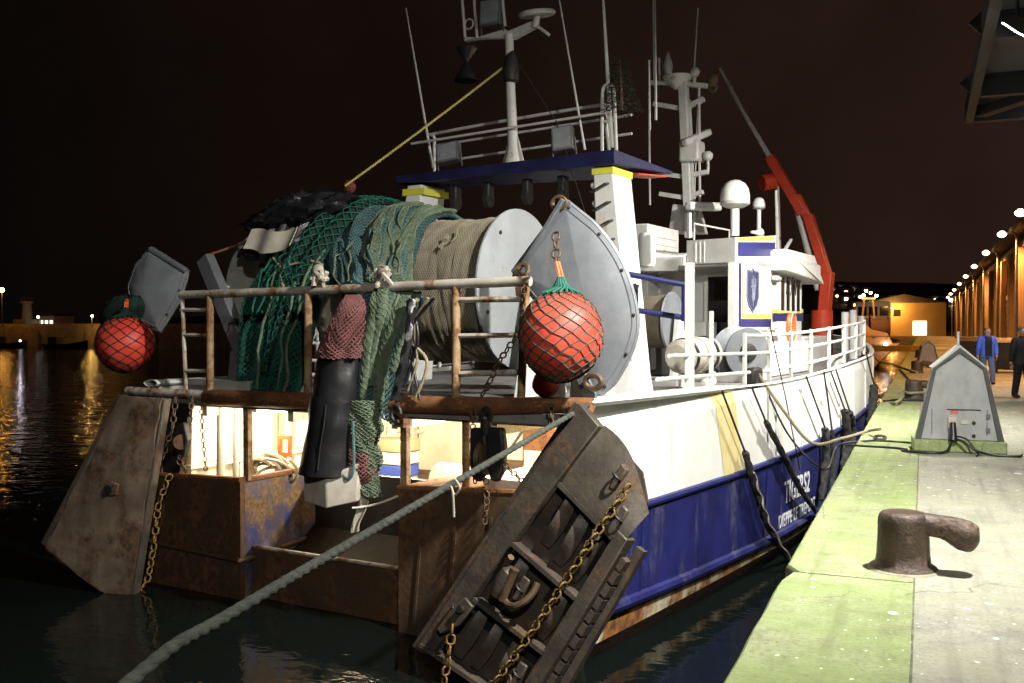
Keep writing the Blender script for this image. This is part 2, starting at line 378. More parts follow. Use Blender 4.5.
# ---- quay
m_coping = None
def ground_mat(name, c1, c2, c3, algae, spot=True):
    m = bpy.data.materials.new(name); m.use_nodes = True
    n, l = m.node_tree.nodes, m.node_tree.links; bs = n['Principled BSDF']; tc = n.new('ShaderNodeTexCoord')
    def noise(s, d=6, r_=.6, w=0.0):
        mp = n.new('ShaderNodeMapping'); mp.inputs['Location'].default_value = (w, w * 2, 0); l.new(tc.outputs['Object'], mp.inputs[0])
        t = n.new('ShaderNodeTexNoise'); t.inputs['Scale'].default_value = s; t.inputs['Detail'].default_value = d; t.inputs['Roughness'].default_value = r_; l.new(mp.outputs[0], t.inputs[0]); return t.outputs[0]
    def rg(v, a, b, c=0, d=1):
        q = n.new('ShaderNodeMapRange'); q.clamp = True
        for k, x in (('From Min', a), ('From Max', b), ('To Min', c), ('To Max', d)): q.inputs[k].default_value = x
        l.new(v, q.inputs['Value']); return q.outputs[0]
    def mix(f, a, b):
        x = n.new('ShaderNodeMix'); x.data_type = 'RGBA'; l.new(f, x.inputs[0])
        for k, c in ((6, a), (7, b)):
            if isinstance(c, tuple): x.inputs[k].default_value = (*c, 1)
            else: l.new(c, x.inputs[k])
        return x.outputs[2]
    col = mix(rg(noise(.9, 8, .65), .38, .62), c1, c2)
    col = mix(rg(noise(5, 8, .7, 3), .42, .66, 0, .95), col, c3)
    col = mix(rg(noise(34, 5, .65, 7), .50, .70, 0, .65), col, tuple(c * .45 for c in c3))
    # broad stains, dragged marks and hairline cracks in the concrete
    col = mix(rg(noise(.45, 9, .72, 21), .48, .68, 0, .62), col, tuple(c * .42 for c in c3))
    wv = n.new('ShaderNodeMapping'); wv.inputs['Scale'].default_value = (9, .55, 1); l.new(tc.outputs['Object'], wv.inputs[0])
    dg_ = n.new('ShaderNodeTexNoise'); dg_.inputs['Scale'].default_value = 1; dg_.inputs['Detail'].default_value = 7; l.new(wv.outputs[0], dg_.inputs[0])
    col = mix(rg(dg_.outputs[0], .52, .68, 0, .5), col, tuple(c * .6 for c in c3))
    wp_ = n.new('ShaderNodeTexNoise'); wp_.inputs['Scale'].default_value = 1.7; wp_.inputs['Detail'].default_value = 6; l.new(tc.outputs['Object'], wp_.inputs[0])
    ws_ = n.new('ShaderNodeMix'); ws_.data_type = 'RGBA'; ws_.blend_type = 'ADD'; ws_.inputs[0].default_value = .55; l.new(tc.outputs['Object'], ws_.inputs[6]); l.new(wp_.outputs['Color'], ws_.inputs[7])
    vc = n.new('ShaderNodeTexVoronoi'); vc.feature = 'DISTANCE_TO_EDGE'; vc.inputs['Scale'].default_value = .42; l.new(ws_.outputs[2], vc.inputs['Vector'])
    ck_ = n.new('ShaderNodeMath'); ck_.operation = 'MULTIPLY'; l.new(rg(vc.outputs['Distance'], .004, .0, 0, 1), ck_.inputs[0]); l.new(rg(noise(.8, 4, .6, 31), .48, .58), ck_.inputs[1])
    col = mix(ck_.outputs[0], col, (.07, .075, .05))
    if algae: col = mix(rg(noise(1.6, 8, .7, 11), .40, .68, 0, .8), col, algae)
    if spot:                                        # droppings and pale chips: small scattered marks
        for sc_, th in ((2.6, .15), (6.5, .20), (15, .26)):
            vo = n.new('ShaderNodeTexVoronoi'); vo.inputs['Scale'].default_value = sc_; vo.inputs['Randomness'].default_value = 1
            mp = n.new('ShaderNodeMapping'); mp.inputs['Scale'].default_value = (1, .8, 1)
            ad = n.new('ShaderNodeMix'); ad.data_type = 'RGBA'; ad.blend_type = 'ADD'; ad.inputs[0].default_value = .12
            nz = n.new('ShaderNodeTexNoise'); nz.inputs['Scale'].default_value = 6; l.new(tc.outputs['Object'], nz.inputs[0])
            l.new(tc.outputs['Object'], ad.inputs[6]); l.new(nz.outputs['Color'], ad.inputs[7]); l.new(ad.outputs[2], mp.inputs[0]); l.new(mp.outputs[0], vo.inputs['Vector'])
            sp = n.new('ShaderNodeSeparateColor'); l.new(vo.outputs['Color'], sp.inputs[0])
            thr = n.new('ShaderNodeMath'); thr.operation = 'MULTIPLY'; l.new(sp.outputs[0], thr.inputs[0]); thr.inputs[1].default_value = th
            pw = n.new('ShaderNodeMath'); pw.operation = 'MULTIPLY'; l.new(thr.outputs[0], pw.inputs[0]); l.new(sp.outputs[1], pw.inputs[1])
            su = n.new('ShaderNodeMath'); su.operation = 'SUBTRACT'; l.new(pw.outputs[0], su.inputs[0]); l.new(vo.outputs['Distance'], su.inputs[1])
            col = mix(rg(su.outputs[0], -.012, .004, 0, .85), col, (.74, .74, .70))
    l.new(col, bs.inputs['Base Color']); bs.inputs['Roughness'].default_value = .88; bs.inputs['Specular IOR Level'].default_value = .25
    b = n.new('ShaderNodeBump'); b.inputs['Strength'].default_value = .5; b.inputs['Distance'].default_value = .012
    ad2 = n.new('ShaderNodeMath'); ad2.operation = 'MULTIPLY_ADD'; l.new(noise(3, 8, .7, 2), ad2.inputs[0]); ad2.inputs[1].default_value = 1.4; l.new(noise(70, 4, .7, 5), ad2.inputs[2])
    l.new(ad2.outputs[0], b.inputs['Height']); l.new(b.outputs[0], bs.inputs['Normal'])
    return m
m_coping = ground_mat('algae_green_coping_concrete', (.325, .375, .185), (.395, .42, .265), (.235, .265, .135), (.275, .36, .125))
m_apron = ground_mat('beige_apron_concrete', (.42, .41, .345), (.37, .365, .30), (.29, .285, .235), (.36, .37, .26))
m_wallstone = pmat('wet_quay_wall', (.10, .105, .085), (.06, .065, .05), mscale=1.2, rough=.8, bump=.6, bscale=6, grime=.4, gcol=(.02, .03, .02))
EDGE, JOINT, QEND = -.93, -.045, 190.0
mb = MB()
mb.bb(EDGE + .03, 60, -40, QEND, WATER_Z - 3, -.10)
quay = struct('quay', mb, m_wallstone)
quay_ap = obj('apron_slab', MB().bb(JOINT + .005, 60, -40, QEND, -.10, 0), m_apron, quay)
ys_ = [-40, -12, -3.5, 7.40, 15.85, 21.7, 28.6, 36, 44, 53, 63, 75, 90, 110, 140, QEND]
for i in range(len(ys_) - 1):
    a, b = ys_[i] + .008, ys_[i + 1] - .008
    lip = rnd(-.012, .012); s_ = MB(); zt = rnd(-.004, .003)
    nn = 40 if b < 60 else 2
    # uneven, chipped outer arris
    top, bot = [], []
    for k in range(nn + 1):
        t = k / nn; y = lerp(a, b, t)
        ch = .006 * vnoise(y * 9.1, i) + lip + (.10 if (i == 3 and k == 0) else 0) + (.05 if (i == 2 and k == nn) else 0)
        top.append((EDGE + .02 + ch, y, zt)); bot.append((EDGE - .004 + ch, y, zt - .03))
    vs_, fs_ = [], []
    for k in range(nn + 1):
        y = top[k][1]; jx = JOINT - .005 - .009 * abs(vnoise(y * 11.3, i * 3, 1)) - (.02 * max(0, vnoise(y * 4.7, i, 5) - .55)); vs_ += [(jx, y, -.30), (jx, y, zt), top[k], bot[k], (bot[k][0], y, -.30)]
    for k in range(nn):
        for q in range(4): fs_.append((k*5 + q, (k+1)*5 + q, (k+1)*5 + q + 1, k*5 + q + 1))
    fs_ += [(0, 1, 2, 3, 4), tuple(nn*5 + q for q in (4, 3, 2, 1, 0))]
    s_.add(vs_, fs_); obj('coping_slab', s_, m_coping, quay)
# dark packed joint under the open gap
obj('joint_filler', MB().bb(JOINT - .03, JOINT + .03, -40, QEND, -.12, -.006), pmat('joint_dirt', (.10, .11, .06), (.20, .21, .13), mscale=8, rough=.9, bump=.5), quay)

# ---- bollard (cast iron, hooked head)
m_iron = pmat('brown_cast_iron', (.085, .058, .042), (.055, .038, .03), mscale=6, rough=.5, metal=.2, rust=.5, rscale=5, rcol=(.17, .115, .075), rcol2=(.045, .028, .02), bump=.6, bscale=26, spec=.5)
m_foot = pmat('bollard_footing', (.36, .34, .26), (.26, .24, .17), mscale=7, rough=.9, bump=.5)
def make_bollard(label):
    t = thing('mooring_bollard', label, 'bollard', (0, 0, 0), ID, 'mooring bollards along the quay edge')
    path = [(0, 0, 0), (0, 0, .02), (0, 0, .05), (0, 0, .12), (0, 0, .22), (.0, 0, .30), (.015, 0, .36), (.055, 0, .405), (.125, 0, .425), (.20, 0, .42), (.28, 0, .405), (.36, 0, .385), (.43, 0, .365), (.465, 0, .352)]
    rad = [.235, .235, .195, .182, .178, .172, .165, .145, .108, .092, .098, .108, .092, .04]
    po = obj('post', MB().lathe([(.245, 0), (.235, .025), (.196, .05), (.186, .12), (.180, .26), (.178, .36), (.170, .40), (.150, .422), (.10, .430), (.001, .432)], (0, 0, 0), n=28), m_iron, t, sharp=60)
    hp_ = [(-.02, 0, .335), (.08, 0, .340), (.16, 0, .343), (.24, 0, .338), (.31, 0, .325), (.38, 0, .300), (.43, 0, .278), (.48, 0, .258), (.51, 0, .25)]
    obj('hook', MB().tube(spline(hp_, 4), [smooth_interp(i_ / 4, list(range(9)), [.095, .092, .086, .084, .094, .110, .112, .090, .012]) for i_ in range(33)], 20), m_iron, t, sharp=70)
    fp = MB(); nn = 18
    for k in range(1): fp.lathe([(.262, 0), (.255, .010), (.24, .018)], (0, 0, -.002), n=24)
    obj('footing', fp, m_foot, t)
    return t
bol = make_bollard('large near hooked iron bollard in front of the grey power pedestal')
b0 = GZ(903, 569); bol.location = b0; bol.rotation_euler.z = R(-2)
for (px, py, lab) in ((914, 400, 'hooked iron bollard just behind the near power pedestal with a rope round it'), (917, 373.5, 'small dark bollard further along the quay in orange lamplight'), (919, 358, 'farthest dark bollard on the orange lit quay'),):
    p = GZ(px, py); d = dup(bol); d.location = p; d['label'] = lab; d.rotation_euler.z = R(-5); s = {400: 1.15, 373.5: 1.15, 358: 1.1}[py]; d.scale = (s, s, s)
d = dup(bol); d.location = (-.35, -9.0, 0); d['label'] = 'bollard behind the viewer taking the heavy stern rope'

# ---- power pedestals
m_ped = pmat('grey_fibreglass', (.40, .41, .41), (.33, .345, .35), mscale=3.5, rough=.7, bump=.25, bscale=40, grime=.5, gcol=(.22, .22, .19))
m_pedtrim = pmat('grey_trim', (.085, .09, .09), (.06, .065, .065), rough=.6, bump=.1)
m_pedlight = pmat('pale_edge_trim', (.55, .56, .52), rough=.6, bump=.1)
def make_pedestal(label, full=True):
    t = thing('power_pedestal', label, 'power pedestal', (0, 0, 0), ID, 'power pedestals on the quay')
    def outl(k, y, z0=.17): return [(-.56*k, y, z0), (.56*k, y, z0), (.335*k, y, 1.20), (0, y, 1.475 + (k-1)*.5), (-.335*k, y, 1.20)]
    obj('body', MB().prism(outl(1, 0), (0, .42, 0)), m_ped, t, bevel=.012)
    hood = MB()
    o1, o2 = outl(1.035, -.045), outl(.90, -.045)
    idx = [1, 2, 3, 4, 0]
    for a, b in zip(idx[:-1], idx[1:]):
        for off, dep in ((0, .07),):
            q = [Vector(o1[a]), Vector(o1[b]), Vector(o2[b]), Vector(o2[a])]
            hood.prism(q, (0, dep, 0))
    obj('hood_frame', hood, m_pedtrim, t)
    cap = MB()
    for a, b in ((2, 3), (3, 4)):
        c1, c2 = outl(1.035, -.05), outl(1.11, -.05)
        cap.prism([Vector(c1[a]), Vector(c1[b]), Vector(c2[b]), Vector(c2[a])], (0, .52, 0))
    obj('roof_edge', cap, m_pedlight, t)
    obj('plinth', MB().bb(-.61, .61, -.11, .52, 0, .17), m_coping, t, bevel=.02)
    if full:
        for xx in (-.36, .36): obj('door_seam', MB().bb(xx - .004, xx + .004, -.010, .004, .24, .61), m_pedtrim, t)
        for zz in (.32, .52): obj('hinge', MB().bb(.345, .40, -.022, .003, zz - .03, zz + .03), m_galv, t)
        obj('rating_plate', MB().bb(.02, .12, -.010, .003, .40, .46), m_plastic, t)
        obj('panel_seam', MB().bb(-.16, .28, -.012, .006, .60, .612), m_dark, t)
        obj('warning_sticker', MB().bb(-.12, -.02, -.010, .004, .55, .592), pmat('red_sticker', (.6, .14, .09), rough=.6, bump=0), t)
        sk = obj('socket', MB().bb(-.15, -.03, -.07, .004, .34, .50).cyl((-.09, -.05, .34), (-.09, -.12, .20), .05, .04), m_plastic, t, bevel=.008)
        obj('plug', MB().cyl((-.09, -.07, .42), (-.09, -.15, .22), .042, .05).cyl((-.09, -.15, .22), (-.10, -.17, .17), .06), m_black, t)
        for z in (.42, .235): obj('keyhole', MB().cyl((.19, .004, z), (.19, -.012, z), .026, n=10), m_dark, t)
    obj('vent_pipe', MB().cyl((0, .2, 1.4), (0, .2, 1.72), .018), m_pedlight, t)
    return t
ped = make_pedestal('grey gabled power pedestal on a mossy plinth with plugged cables')
pp = GZ(959, 452); ped.location = pp; ped.rotation_euler.z = R(4)
ped2 = make_pedestal('small distant power pedestal tinted orange by the street lamps', False)
p = GZ(928, 368); ped2.location = p; ped2.rotation_euler.z = R(14); ped2.scale = (.78, .78, .78)

def rope_thing(name, label, cat, pts, r, mat, frame=ID, n=7, group=None, prof=None):
    pts = [Vector(p) for p in pts]; mb_ = MB().tube(pts, r, n, prof=prof)
    return tag(obj(name, mb_, mat, None, pts[0], frame, sharp=70), label, cat, group)

# cables round the pedestal
c0 = Vector(pp)
cable1 = spline([c0 + Vector(q) for q in ((-.10, -.17, .18), (-.16, -.30, .05), (-.30, -.42, .02), (-.55, -.40, .02), (-.75, -.30, .02), (-.70, -.12, .02), (-1.0, .05, .015), (-1.55, .12, .012))])
rope_thing('power_cable', 'black cable looping from the pedestal plug to the quay edge', 'cable', cable1, .018, m_black)
cable2 = spline([c0 + Vector(q) for q in ((-.06, -.17, .20), (.06, -.24, .17), (.22, -.30, .06), (.45, -.38, .02), (.72, -.36, .018), (.78, -.20, .018))])
rope_thing('power_cable', 'black cable trailing right along the pedestal plinth', 'cable', cable2, .017, m_black)
rope_thing('power_cable', 'thin black cable running down the plinth centre beside the plug', 'cable', spline([c0 + Vector(q) for q in ((-.03, -.15, .24), (.10, -.20, .20), (.20, -.26, .06), (.24, -.36, .015), (.20, -.5, .014))]), .013, m_black)
# quay ring
rg_ = thing('mooring_ring', 'small iron mooring ring set in the green coping', 'mooring ring', GZ(880, 440))
c = BASE[rg_.name]
obj('ring', MB().tube([c + Vector((.085 * math.cos(a), .03 + .10 * math.sin(a), .035 + .02 * math.sin(a))) for a in [2*math.pi*k/18 for k in range(18)]], .02, 6, closed=True), m_iron, rg_)
obj('staple', MB().cyl(c + Vector((-.06, .03, 0)), c + Vector((-.06, .03, .07)), .022).cyl(c + Vector((.06, .03, 0)), c + Vector((.06, .03, .07)), .022), m_iron, rg_)
# ================================================================== FAR QUAY, WAREHOUSE, LAMPS
m_ochre = pmat('ochre_render', (.27, .185, .11), (.19, .13, .08), mscale=.35, rough=.85, bump=.2, bscale=3, grime=.25, gcol=(.18, .14, .10))
m_pil = pmat('pilaster_render', (.32, .22, .125), (.25, .17, .10), mscale=1, rough=.85, bump=.2, bscale=4)
m_shutter = pmat('dark_door_steel', (.055, .05, .05), (.09, .075, .06), rough=.6, bump=.1)
m_roofdark = pmat('dark_roof_sheet', (.05, .045, .045), (.035, .03, .03), rough=.7, bump=.2)
FX = 5.0                                  # warehouse front plane
wh = thing('quay_warehouse', 'long ochre quayside warehouse with pilasters and dark doors along the right', 'warehouse', (FX, 40, 0))
BAYY = [40 + 6.2 * k for k in range(22)]
YE = BAYY[-1] + 6.2
obj('wall', MB().bb(FX, FX + 14, 40, YE, 0, 6.6), m_ochre, wh)
obj('roof', MB().prism([(FX - .9, 40, 6.62), (FX + 14, 40, 9.2), (FX + 14, 40, 9.4), (FX - .9, 40, 6.85)], (0, YE - 40, 0)), m_roofdark, wh)
obj('cornice', MB().bb(FX - .18, FX - .003, 40, YE, 6.0, 6.3), m_pil, wh)
for k, y in enumerate(BAYY):
    obj('pilaster', MB().bb(FX - .38, FX - .003, y - .35, y + .35, 0, 5.99), m_pil, wh, bevel=.03)
    if k % 2 == 0:
        d_ = obj('door', MB().bb(FX - .10, FX - .004, y + 1.5, y + 4.6, 0, 3.4), m_shutter, wh)
        sl = MB()
        for q in range(8): sl.bb(FX - .14, FX - .101, y + 1.5, y + 4.6, .15 + q * .4, .42 + q * .4)
        obj('door_slats', sl, m_shutter, d_)
        obj('lintel', MB().bb(FX - .16, FX - .004, y + 1.3, y + 4.8, 3.41, 3.7), m_pil, wh)
    else:
        for yy in (1.7, 3.9):
            w_ = obj('window', MB().bb(FX - .05, FX - .004, y + yy - .6, y + yy + .6, 1.4, 3.3), m_glass, wh)
            obj('window_frame', MB().bb(FX - .09, FX - .051, y + yy - .04, y + yy + .04, 1.4, 3.3).bb(FX - .085, FX - .051, y + yy - .6, y + yy + .6, 2.3, 2.38), m_pil, w_)
    obj('gutter_pipe', MB().cyl((FX - .12, y + .55, 0), (FX - .12, y + .55, 6.0), .06, n=6), m_shutter, wh)

# ---- lamp posts with sodium lamps in a row (outreach towards the quay)
m_sod = emat('lit_sodium_lamp', (1.0, .50, .16), 40)
m_sodw = emat('lit_pale_sodium_lamp', (1.0, .66, .36), 12)
m_polem = pmat('lamp_pole_steel', (.16, .15, .14), rough=.6, bump=.05)
ords = ['nearest lamp post of the row, just outside the right frame edge', 'tallest looking lamp post nearest on the right, lamp cut by the frame edge', 'second lamp post of the row along the warehouse', 'third lamp post of the row along the warehouse', 'fourth lamp post of the row along the warehouse', 'fifth lamp post of the row along the warehouse', 'sixth lamp post of the row along the warehouse', 'seventh lamp post of the row along the warehouse', 'eighth lamp post of the row along the warehouse', 'last lamp post far down the warehouse row']
LX, LZ = 3.9, 6.55
lp = thing('lamp_post', ords[0], 'lamp post', (LX, 0, 0), ID, 'sodium lamp posts along the warehouse')
obj('pole', MB().tube([(LX + .55, 0, 0), (LX + .55, 0, 3), (LX + .55, 0, 6.3)], [.10, .085, .06], 10), m_polem, lp)
obj('bracket', MB().tube(spline([(LX + .55, 0, 6.2), (LX + .45, 0, 6.55), (LX + .2, 0, 6.65), (LX, 0, 6.66)], 5), .035, 6), m_polem, lp)
hd = obj('lamp_head', MB().prism([(LX - .34, -.13, 6.62), (LX + .10, -.13, 6.62), (LX + .08, -.10, 6.72), (LX - .30, -.08, 6.71)], (0, .24, 0)), m_polem, lp)
obj('lamp_lens', MB().ball((LX - .14, 0, 6.58), .23, 12, 8, (1.0, .9, .72)), m_sodw, hd)
LYS = [35, 46.5, 57, 71, 87, 104, 122, 142, 160, 178]  # first post is added out of frame to light the quay and people
for k, y in enumerate(LYS):
    o = lp if k == 0 else dup(lp)
    o.location.y = y; o['label'] = ords[k]
    ld = bpy.data.lights.new('sodium_lamp_light', 'SPOT'); ld.energy = SODIUM_W * (1.25 if k else 1.0); ld.color = (1.0, .43, .12); ld.spot_size = R(165); ld.spot_blend = .6; ld.shadow_soft_size = .2
    lo_ = bpy.data.objects.new('sodium_lamp_light', ld); COL.objects.link(lo_); lo_.location = (LX - .14, y, 6.42); lo_.parent = None

# ---- steel canopy above the near quay with floodlights
m_can = pmat('dark_canopy_steel', (.024, .025, .029), (.018, .018, .02), mscale=1, rough=.65, rust=.2, rscale=2, bump=.1)
m_sheet = pmat('grey_canopy_sheet', (.075, .078, .088), (.055, .058, .066), mscale=.7, rough=.7, bump=.15, bscale=3)
CX0, CZ = 1.06, 6.85
CY1 = GX(971, 117, CX0).y
can = thing('steel_canopy', 'dark steel canopy jutting over the quay at the upper right', 'canopy', (CX0, 20, CZ))
obj('roof_sheet', MB().bb(CX0, 11, -18, CY1, CZ + .35, CZ + .42), m_sheet, can)
obj('edge_beam', MB().bb(CX0 - .14, CX0 + .05, -18, CY1 + .1, CZ - .02, CZ + .40), m_can, can)
obj('end_beam', MB().bb(CX0 + .06, 11, CY1 - .22, CY1, CZ - .05, CZ + .345), m_can, can)
for k in range(7):
    y = CY1 - 3.3 - 4.6 * k
    if y < -17: break
    obj('cross_beam', MB().bb(CX0 + .06, 11, y - .12, y + .12, CZ - .12, CZ + .345), m_can, can)
    obj('bracket_plate', MB().prism([(CX0 - .16, y, CZ + .0), (CX0 - .36, y, CZ + .22), (CX0 - .16, y, CZ + .40)], (0, .10, 0)), m_can, can)
obj('diagonal_brace', MB().beam((CX0 + .2, CY1 - .4, CZ + .12), (6.5, CY1 - 9, CZ + .1), .30, .22), m_can, can)
for y in (CY1 - 1, 10, -14):
    obj('column', MB().bb(9.6, 10.0, y - .2, y + .2, 0, CZ + .34), m_can, can)
m_flood = emat('lit_floodlight', (1.0, .97, .90), 25)
def make_flood(label, x, y, aim, watt, size=.55):
    t = thing('floodlight', label, 'floodlight', (x, y, CZ - .05), ID, 'floodlights under the canopy')
    M = Matrix.Translation((x, y, CZ - .34)) @ (Vector(aim) - Vector((x, y, CZ - .34))).to_track_quat('-Z', 'Y').to_matrix().to_4x4()
    hs = MB(); v = [M @ Vector(p) for p in [(-.28, -.2, 0), (.28, -.2, 0), (.28, .2, 0), (-.28, .2, 0), (-.18, -.12, .18), (.18, -.12, .18), (.18, .12, .18), (-.18, .12, .18)]]
    hs.add(v, [(4, 5, 6, 7), (0, 4, 7, 3), (1, 2, 6, 5), (0, 1, 5, 4), (3, 7, 6, 2), (0, 3, 2, 1)])
    obj('housing', hs, m_lamp, t)
    obj('bracket', MB().cyl((x, y, CZ - .2), (x, y, CZ + .3), .03), m_lamp, t)
    ln = MB(); ln.bb(-.24, .24, -.16, .16, -.022, -.004, M); obj('lens', ln, m_flood, t)
    ld = bpy.data.lights.new('floodlight_light', 'SPOT'); ld.spot_size = R(128); ld.spot_blend = 1.0; ld.shadow_soft_size = .16; ld.energy = watt; ld.color = (1.0, .97, .90)
    lo_ = bpy.data.objects.new('floodlight_light', ld); COL.objects.link(lo_)
    lo_.matrix_world = M @ Matrix.Translation((0, 0, -.05))
    return t
FL2 = GZ(1017, 30, CZ - .34)
make_flood('lit floodlight glaring under the canopy at the upper right corner', FL2.x, FL2.y, (-3.6, FL2.y + 2.5, .3), FLOOD_W * 1.0)
make_flood('floodlight at the far end of the canopy facing down the quay', CX0 + 2.4, CY1 - 1.2, (1.4, CY1 + 9, 0), FLOOD_W * .30)  # extra unseen light, added to brighten the far quay and the people
make_flood('nearest floodlight on the canopy, above the near bollard', 1.5, 7.8, (-3.6, 10.2, .2), FLOOD_W)
make_flood('floodlight on the canopy behind the viewer, facing the stern', 1.6, -1.6, (-3.4, 6.5, .0), FLOOD_W * .28)

# ---- building end and things at the far end of the quay
def lit_hut(name, label, cat, x, y, w, d, h, mat, roof=.6):
    t = thing(name, label, cat, (x, y, 0))
    obj('wall', MB().bb(x - w/2, x + w/2, y, y + d, 0, h), mat, t)
    obj('roof', MB().prism([(x - w/2 - .3, y - .3, h + .004), (x + w/2 + .3, y - .3, h + .004), (x, y - .3, h + roof)], (0, d + .6, 0)), m_roofdark, t)
    return t
m_fargrey = pmat('far_grey_wall', (.20, .19, .19), (.15, .14, .15), mscale=.3, rough=.85, bump=.1)
m_faroch = pmat('far_ochre_wall', (.42, .30, .14), (.34, .24, .12), mscale=.3, rough=.85, bump=.1)
e = lit_hut('harbour_office', 'ochre building closing the far end of the quay', 'building', -3.2, 192, 14, 16, 6.0, m_faroch, 1.6)
m_lit = emat('lit_doorway', (1.0, .88, .60), 3.5)
obj('lit_doorway', MB().bb(-1.7, .6, 191.9, 191.99, .15, 2.7), m_lit, e)
wl_ = obj('wall_lamp', MB().ball((-5.2, 191.2, 5.0), .16, 10, 8).cyl((-5.2, 191.3, 5.05), (-5.2, 192, 5.05), .04, n=6), m_sod, e)  # lamp added to brighten the office front
ld = bpy.data.lights.new('wall_lamp_light', 'POINT'); ld.energy = 2500; ld.color = (1, .45, .10); ld.shadow_soft_size = .2
lo_ = bpy.data.objects.new('wall_lamp_light', ld); COL.objects.link(lo_); lo_.location = (-5.2, 189.6, 5.0)
obj('door', MB().bb(-7.4, -6.2, 191.9, 191.98, 0, 2.3), m_shutter, e)
for xx in (-9.2, -4.4): obj('window', MB().bb(xx - .6, xx + .6, 191.9, 191.98, 3.6, 4.8), m_glass, e)
g = thing('grey_shed', 'grey shed with a curved roof behind the quay end', 'shed', (-16.5, 205, 0))
obj('wall', MB().bb(-26, -9.8, 206, 222, 0, 4.0), m_fargrey, g)
obj('roof', MB().prism([(-26.4, 205.6, 4.01)] + [(-18 + 8.4 * math.cos(a), 205.6, 4.01 + 1.2 * math.sin(a)) for a in [math.pi - math.pi * k / 10 for k in range(1, 10)]] + [(-9.5, 205.6, 4.01)], (0, 17, 0)), m_roofdark, g)
obj('door', MB().bb(-20, -16, 205.9, 205.98, 0, 3.5), m_shutter, g)
mb = MB().bb(-30, 20, QEND + .1, 330, WATER_Z - 3, -.02); struct('far_quay', mb, m_apron)

# yellow barrier beam and its neighbours
yb = thing('yellow_gangway', 'long yellow gangway beam lying across the gap to the next boat', 'gangway', (-2.4, 70, 0))
ya, yc = GZ(872, 355, .35), GZ(916, 353, .35)
ya = Vector((-4.6, 54, .30)); yc = Vector((-.6, 54.0, .30))
m_gy = pmat('yellow_gangway_paint', (.62, .36, .04), (.5, .28, .04), rough=.6, bump=.05)
obj('beam', MB().bb(-4.8, .3, 69.6, 70.3, .10, .50), m_gy, yb)
obj('handrail', MB().tube([(-4.7, 70.25, .42), (-4.7, 70.25, 1.1), (.2, 70.25, 1.1), (.2, 70.25, .42)], .03, 6), m_gy, yb)

# the next boat moored beyond, rust-lit bow
nb = thing('moored_boat', 'next fishing boat moored ahead with an orange lit curved stern', 'fishing boat', (-4.2, 92, WATER_Z))
m_nb = pmat('weathered_boat_orange', (.50, .30, .12), (.40, .22, .10), mscale=.8, rough=.6, rust=.3, bump=.1)
hp = MB()
def nbh(u, v):
    y = 92 + 20 * u; w = 2.6 * (1 - max(0, u - .55) ** 2 * 4.5) ; zt = WATER_Z + 2.3 + 1.0 * (u - .3) ** 2
    a = math.pi * v; return (-4.4 + w * math.cos(a) * (abs(math.cos(a)) ** -.4 if abs(math.cos(a)) > .05 else 0), y, lerp(WATER_Z - .4, zt, abs(math.cos(a)) ** .5))
hp.grid(nbh, 12, 24); hp.add([nbh(0, k / 24) for k in range(25)], [tuple(range(25))])
obj('hull', hp, m_nb, nb)
obj('stern_plate', MB().prism([(-6.6, 91.8, .2), (-2.4, 91.8, .2), (-2.9, 91.8, 1.2), (-4.2, 91.8, 1.5), (-5.6, 91.8, 3.0), (-6.4, 91.8, 2.7)], (0, .2, 0)), m_nb, nb)
obj('net_drum', MB().lathe([(1.25, 0), (1.25, .1), (.9, .12), (.9, 1.5), (1.25, 1.52), (1.25, 1.62)], (-4.4, 93.2, 1.55), (1, .15, 0), 22), pmat('dark_wound_net', (.10, .05, .03), rough=.9, bump=.5), nb)
obj('wheelhouse', MB().bb(-6.2, -3.0, 102, 106, .4, 4.2), m_mast, nb, bevel=.08)
for k in range(3): obj('window', MB().bb(-5.9 + k * 1.0, -5.1 + k * 1.0, 101.92, 101.99, 2.8, 3.7), m_glass, nb)
ms = MB(); 
for sx in (-1, 1): ms.beam((-4.6 + sx * .7, 95, .6), (-4.6 + sx * .35, 95, 4.4), .16, .16)
ms.beam((-5.2, 95, 4.3), (-4.0, 95, 4.3), .2, .2).beam((-5.1, 95, 2.6), (-4.1, 95, 2.6), .1, .1)
obj('gantry', ms, m_nb, nb)
m_spark = emat('lit_deck_lamp', (1.0, .78, .55), 90)
for q in ((-5.0, 94.8, 4.6), (-4.4, 94.8, 4.8), (-3.9, 94.8, 4.55)): obj('deck_lamp', MB().ball(q, .12, 8, 6), m_spark, nb)
obj('stern_lamp', MB().ball((-3.0, 91.4, .15), .15, 8, 6), emat('lit_blue_white_lamp', (.75, .85, 1.0), 40), nb)
ld = bpy.data.lights.new('deck_lamp_light', 'POINT'); ld.energy = 900; ld.color = (1, .5, .16); ld.shadow_soft_size = .3
lo_ = bpy.data.objects.new('deck_lamp_light', ld); COL.objects.link(lo_); lo_.location = (-3.6, 90.2, 4.3)

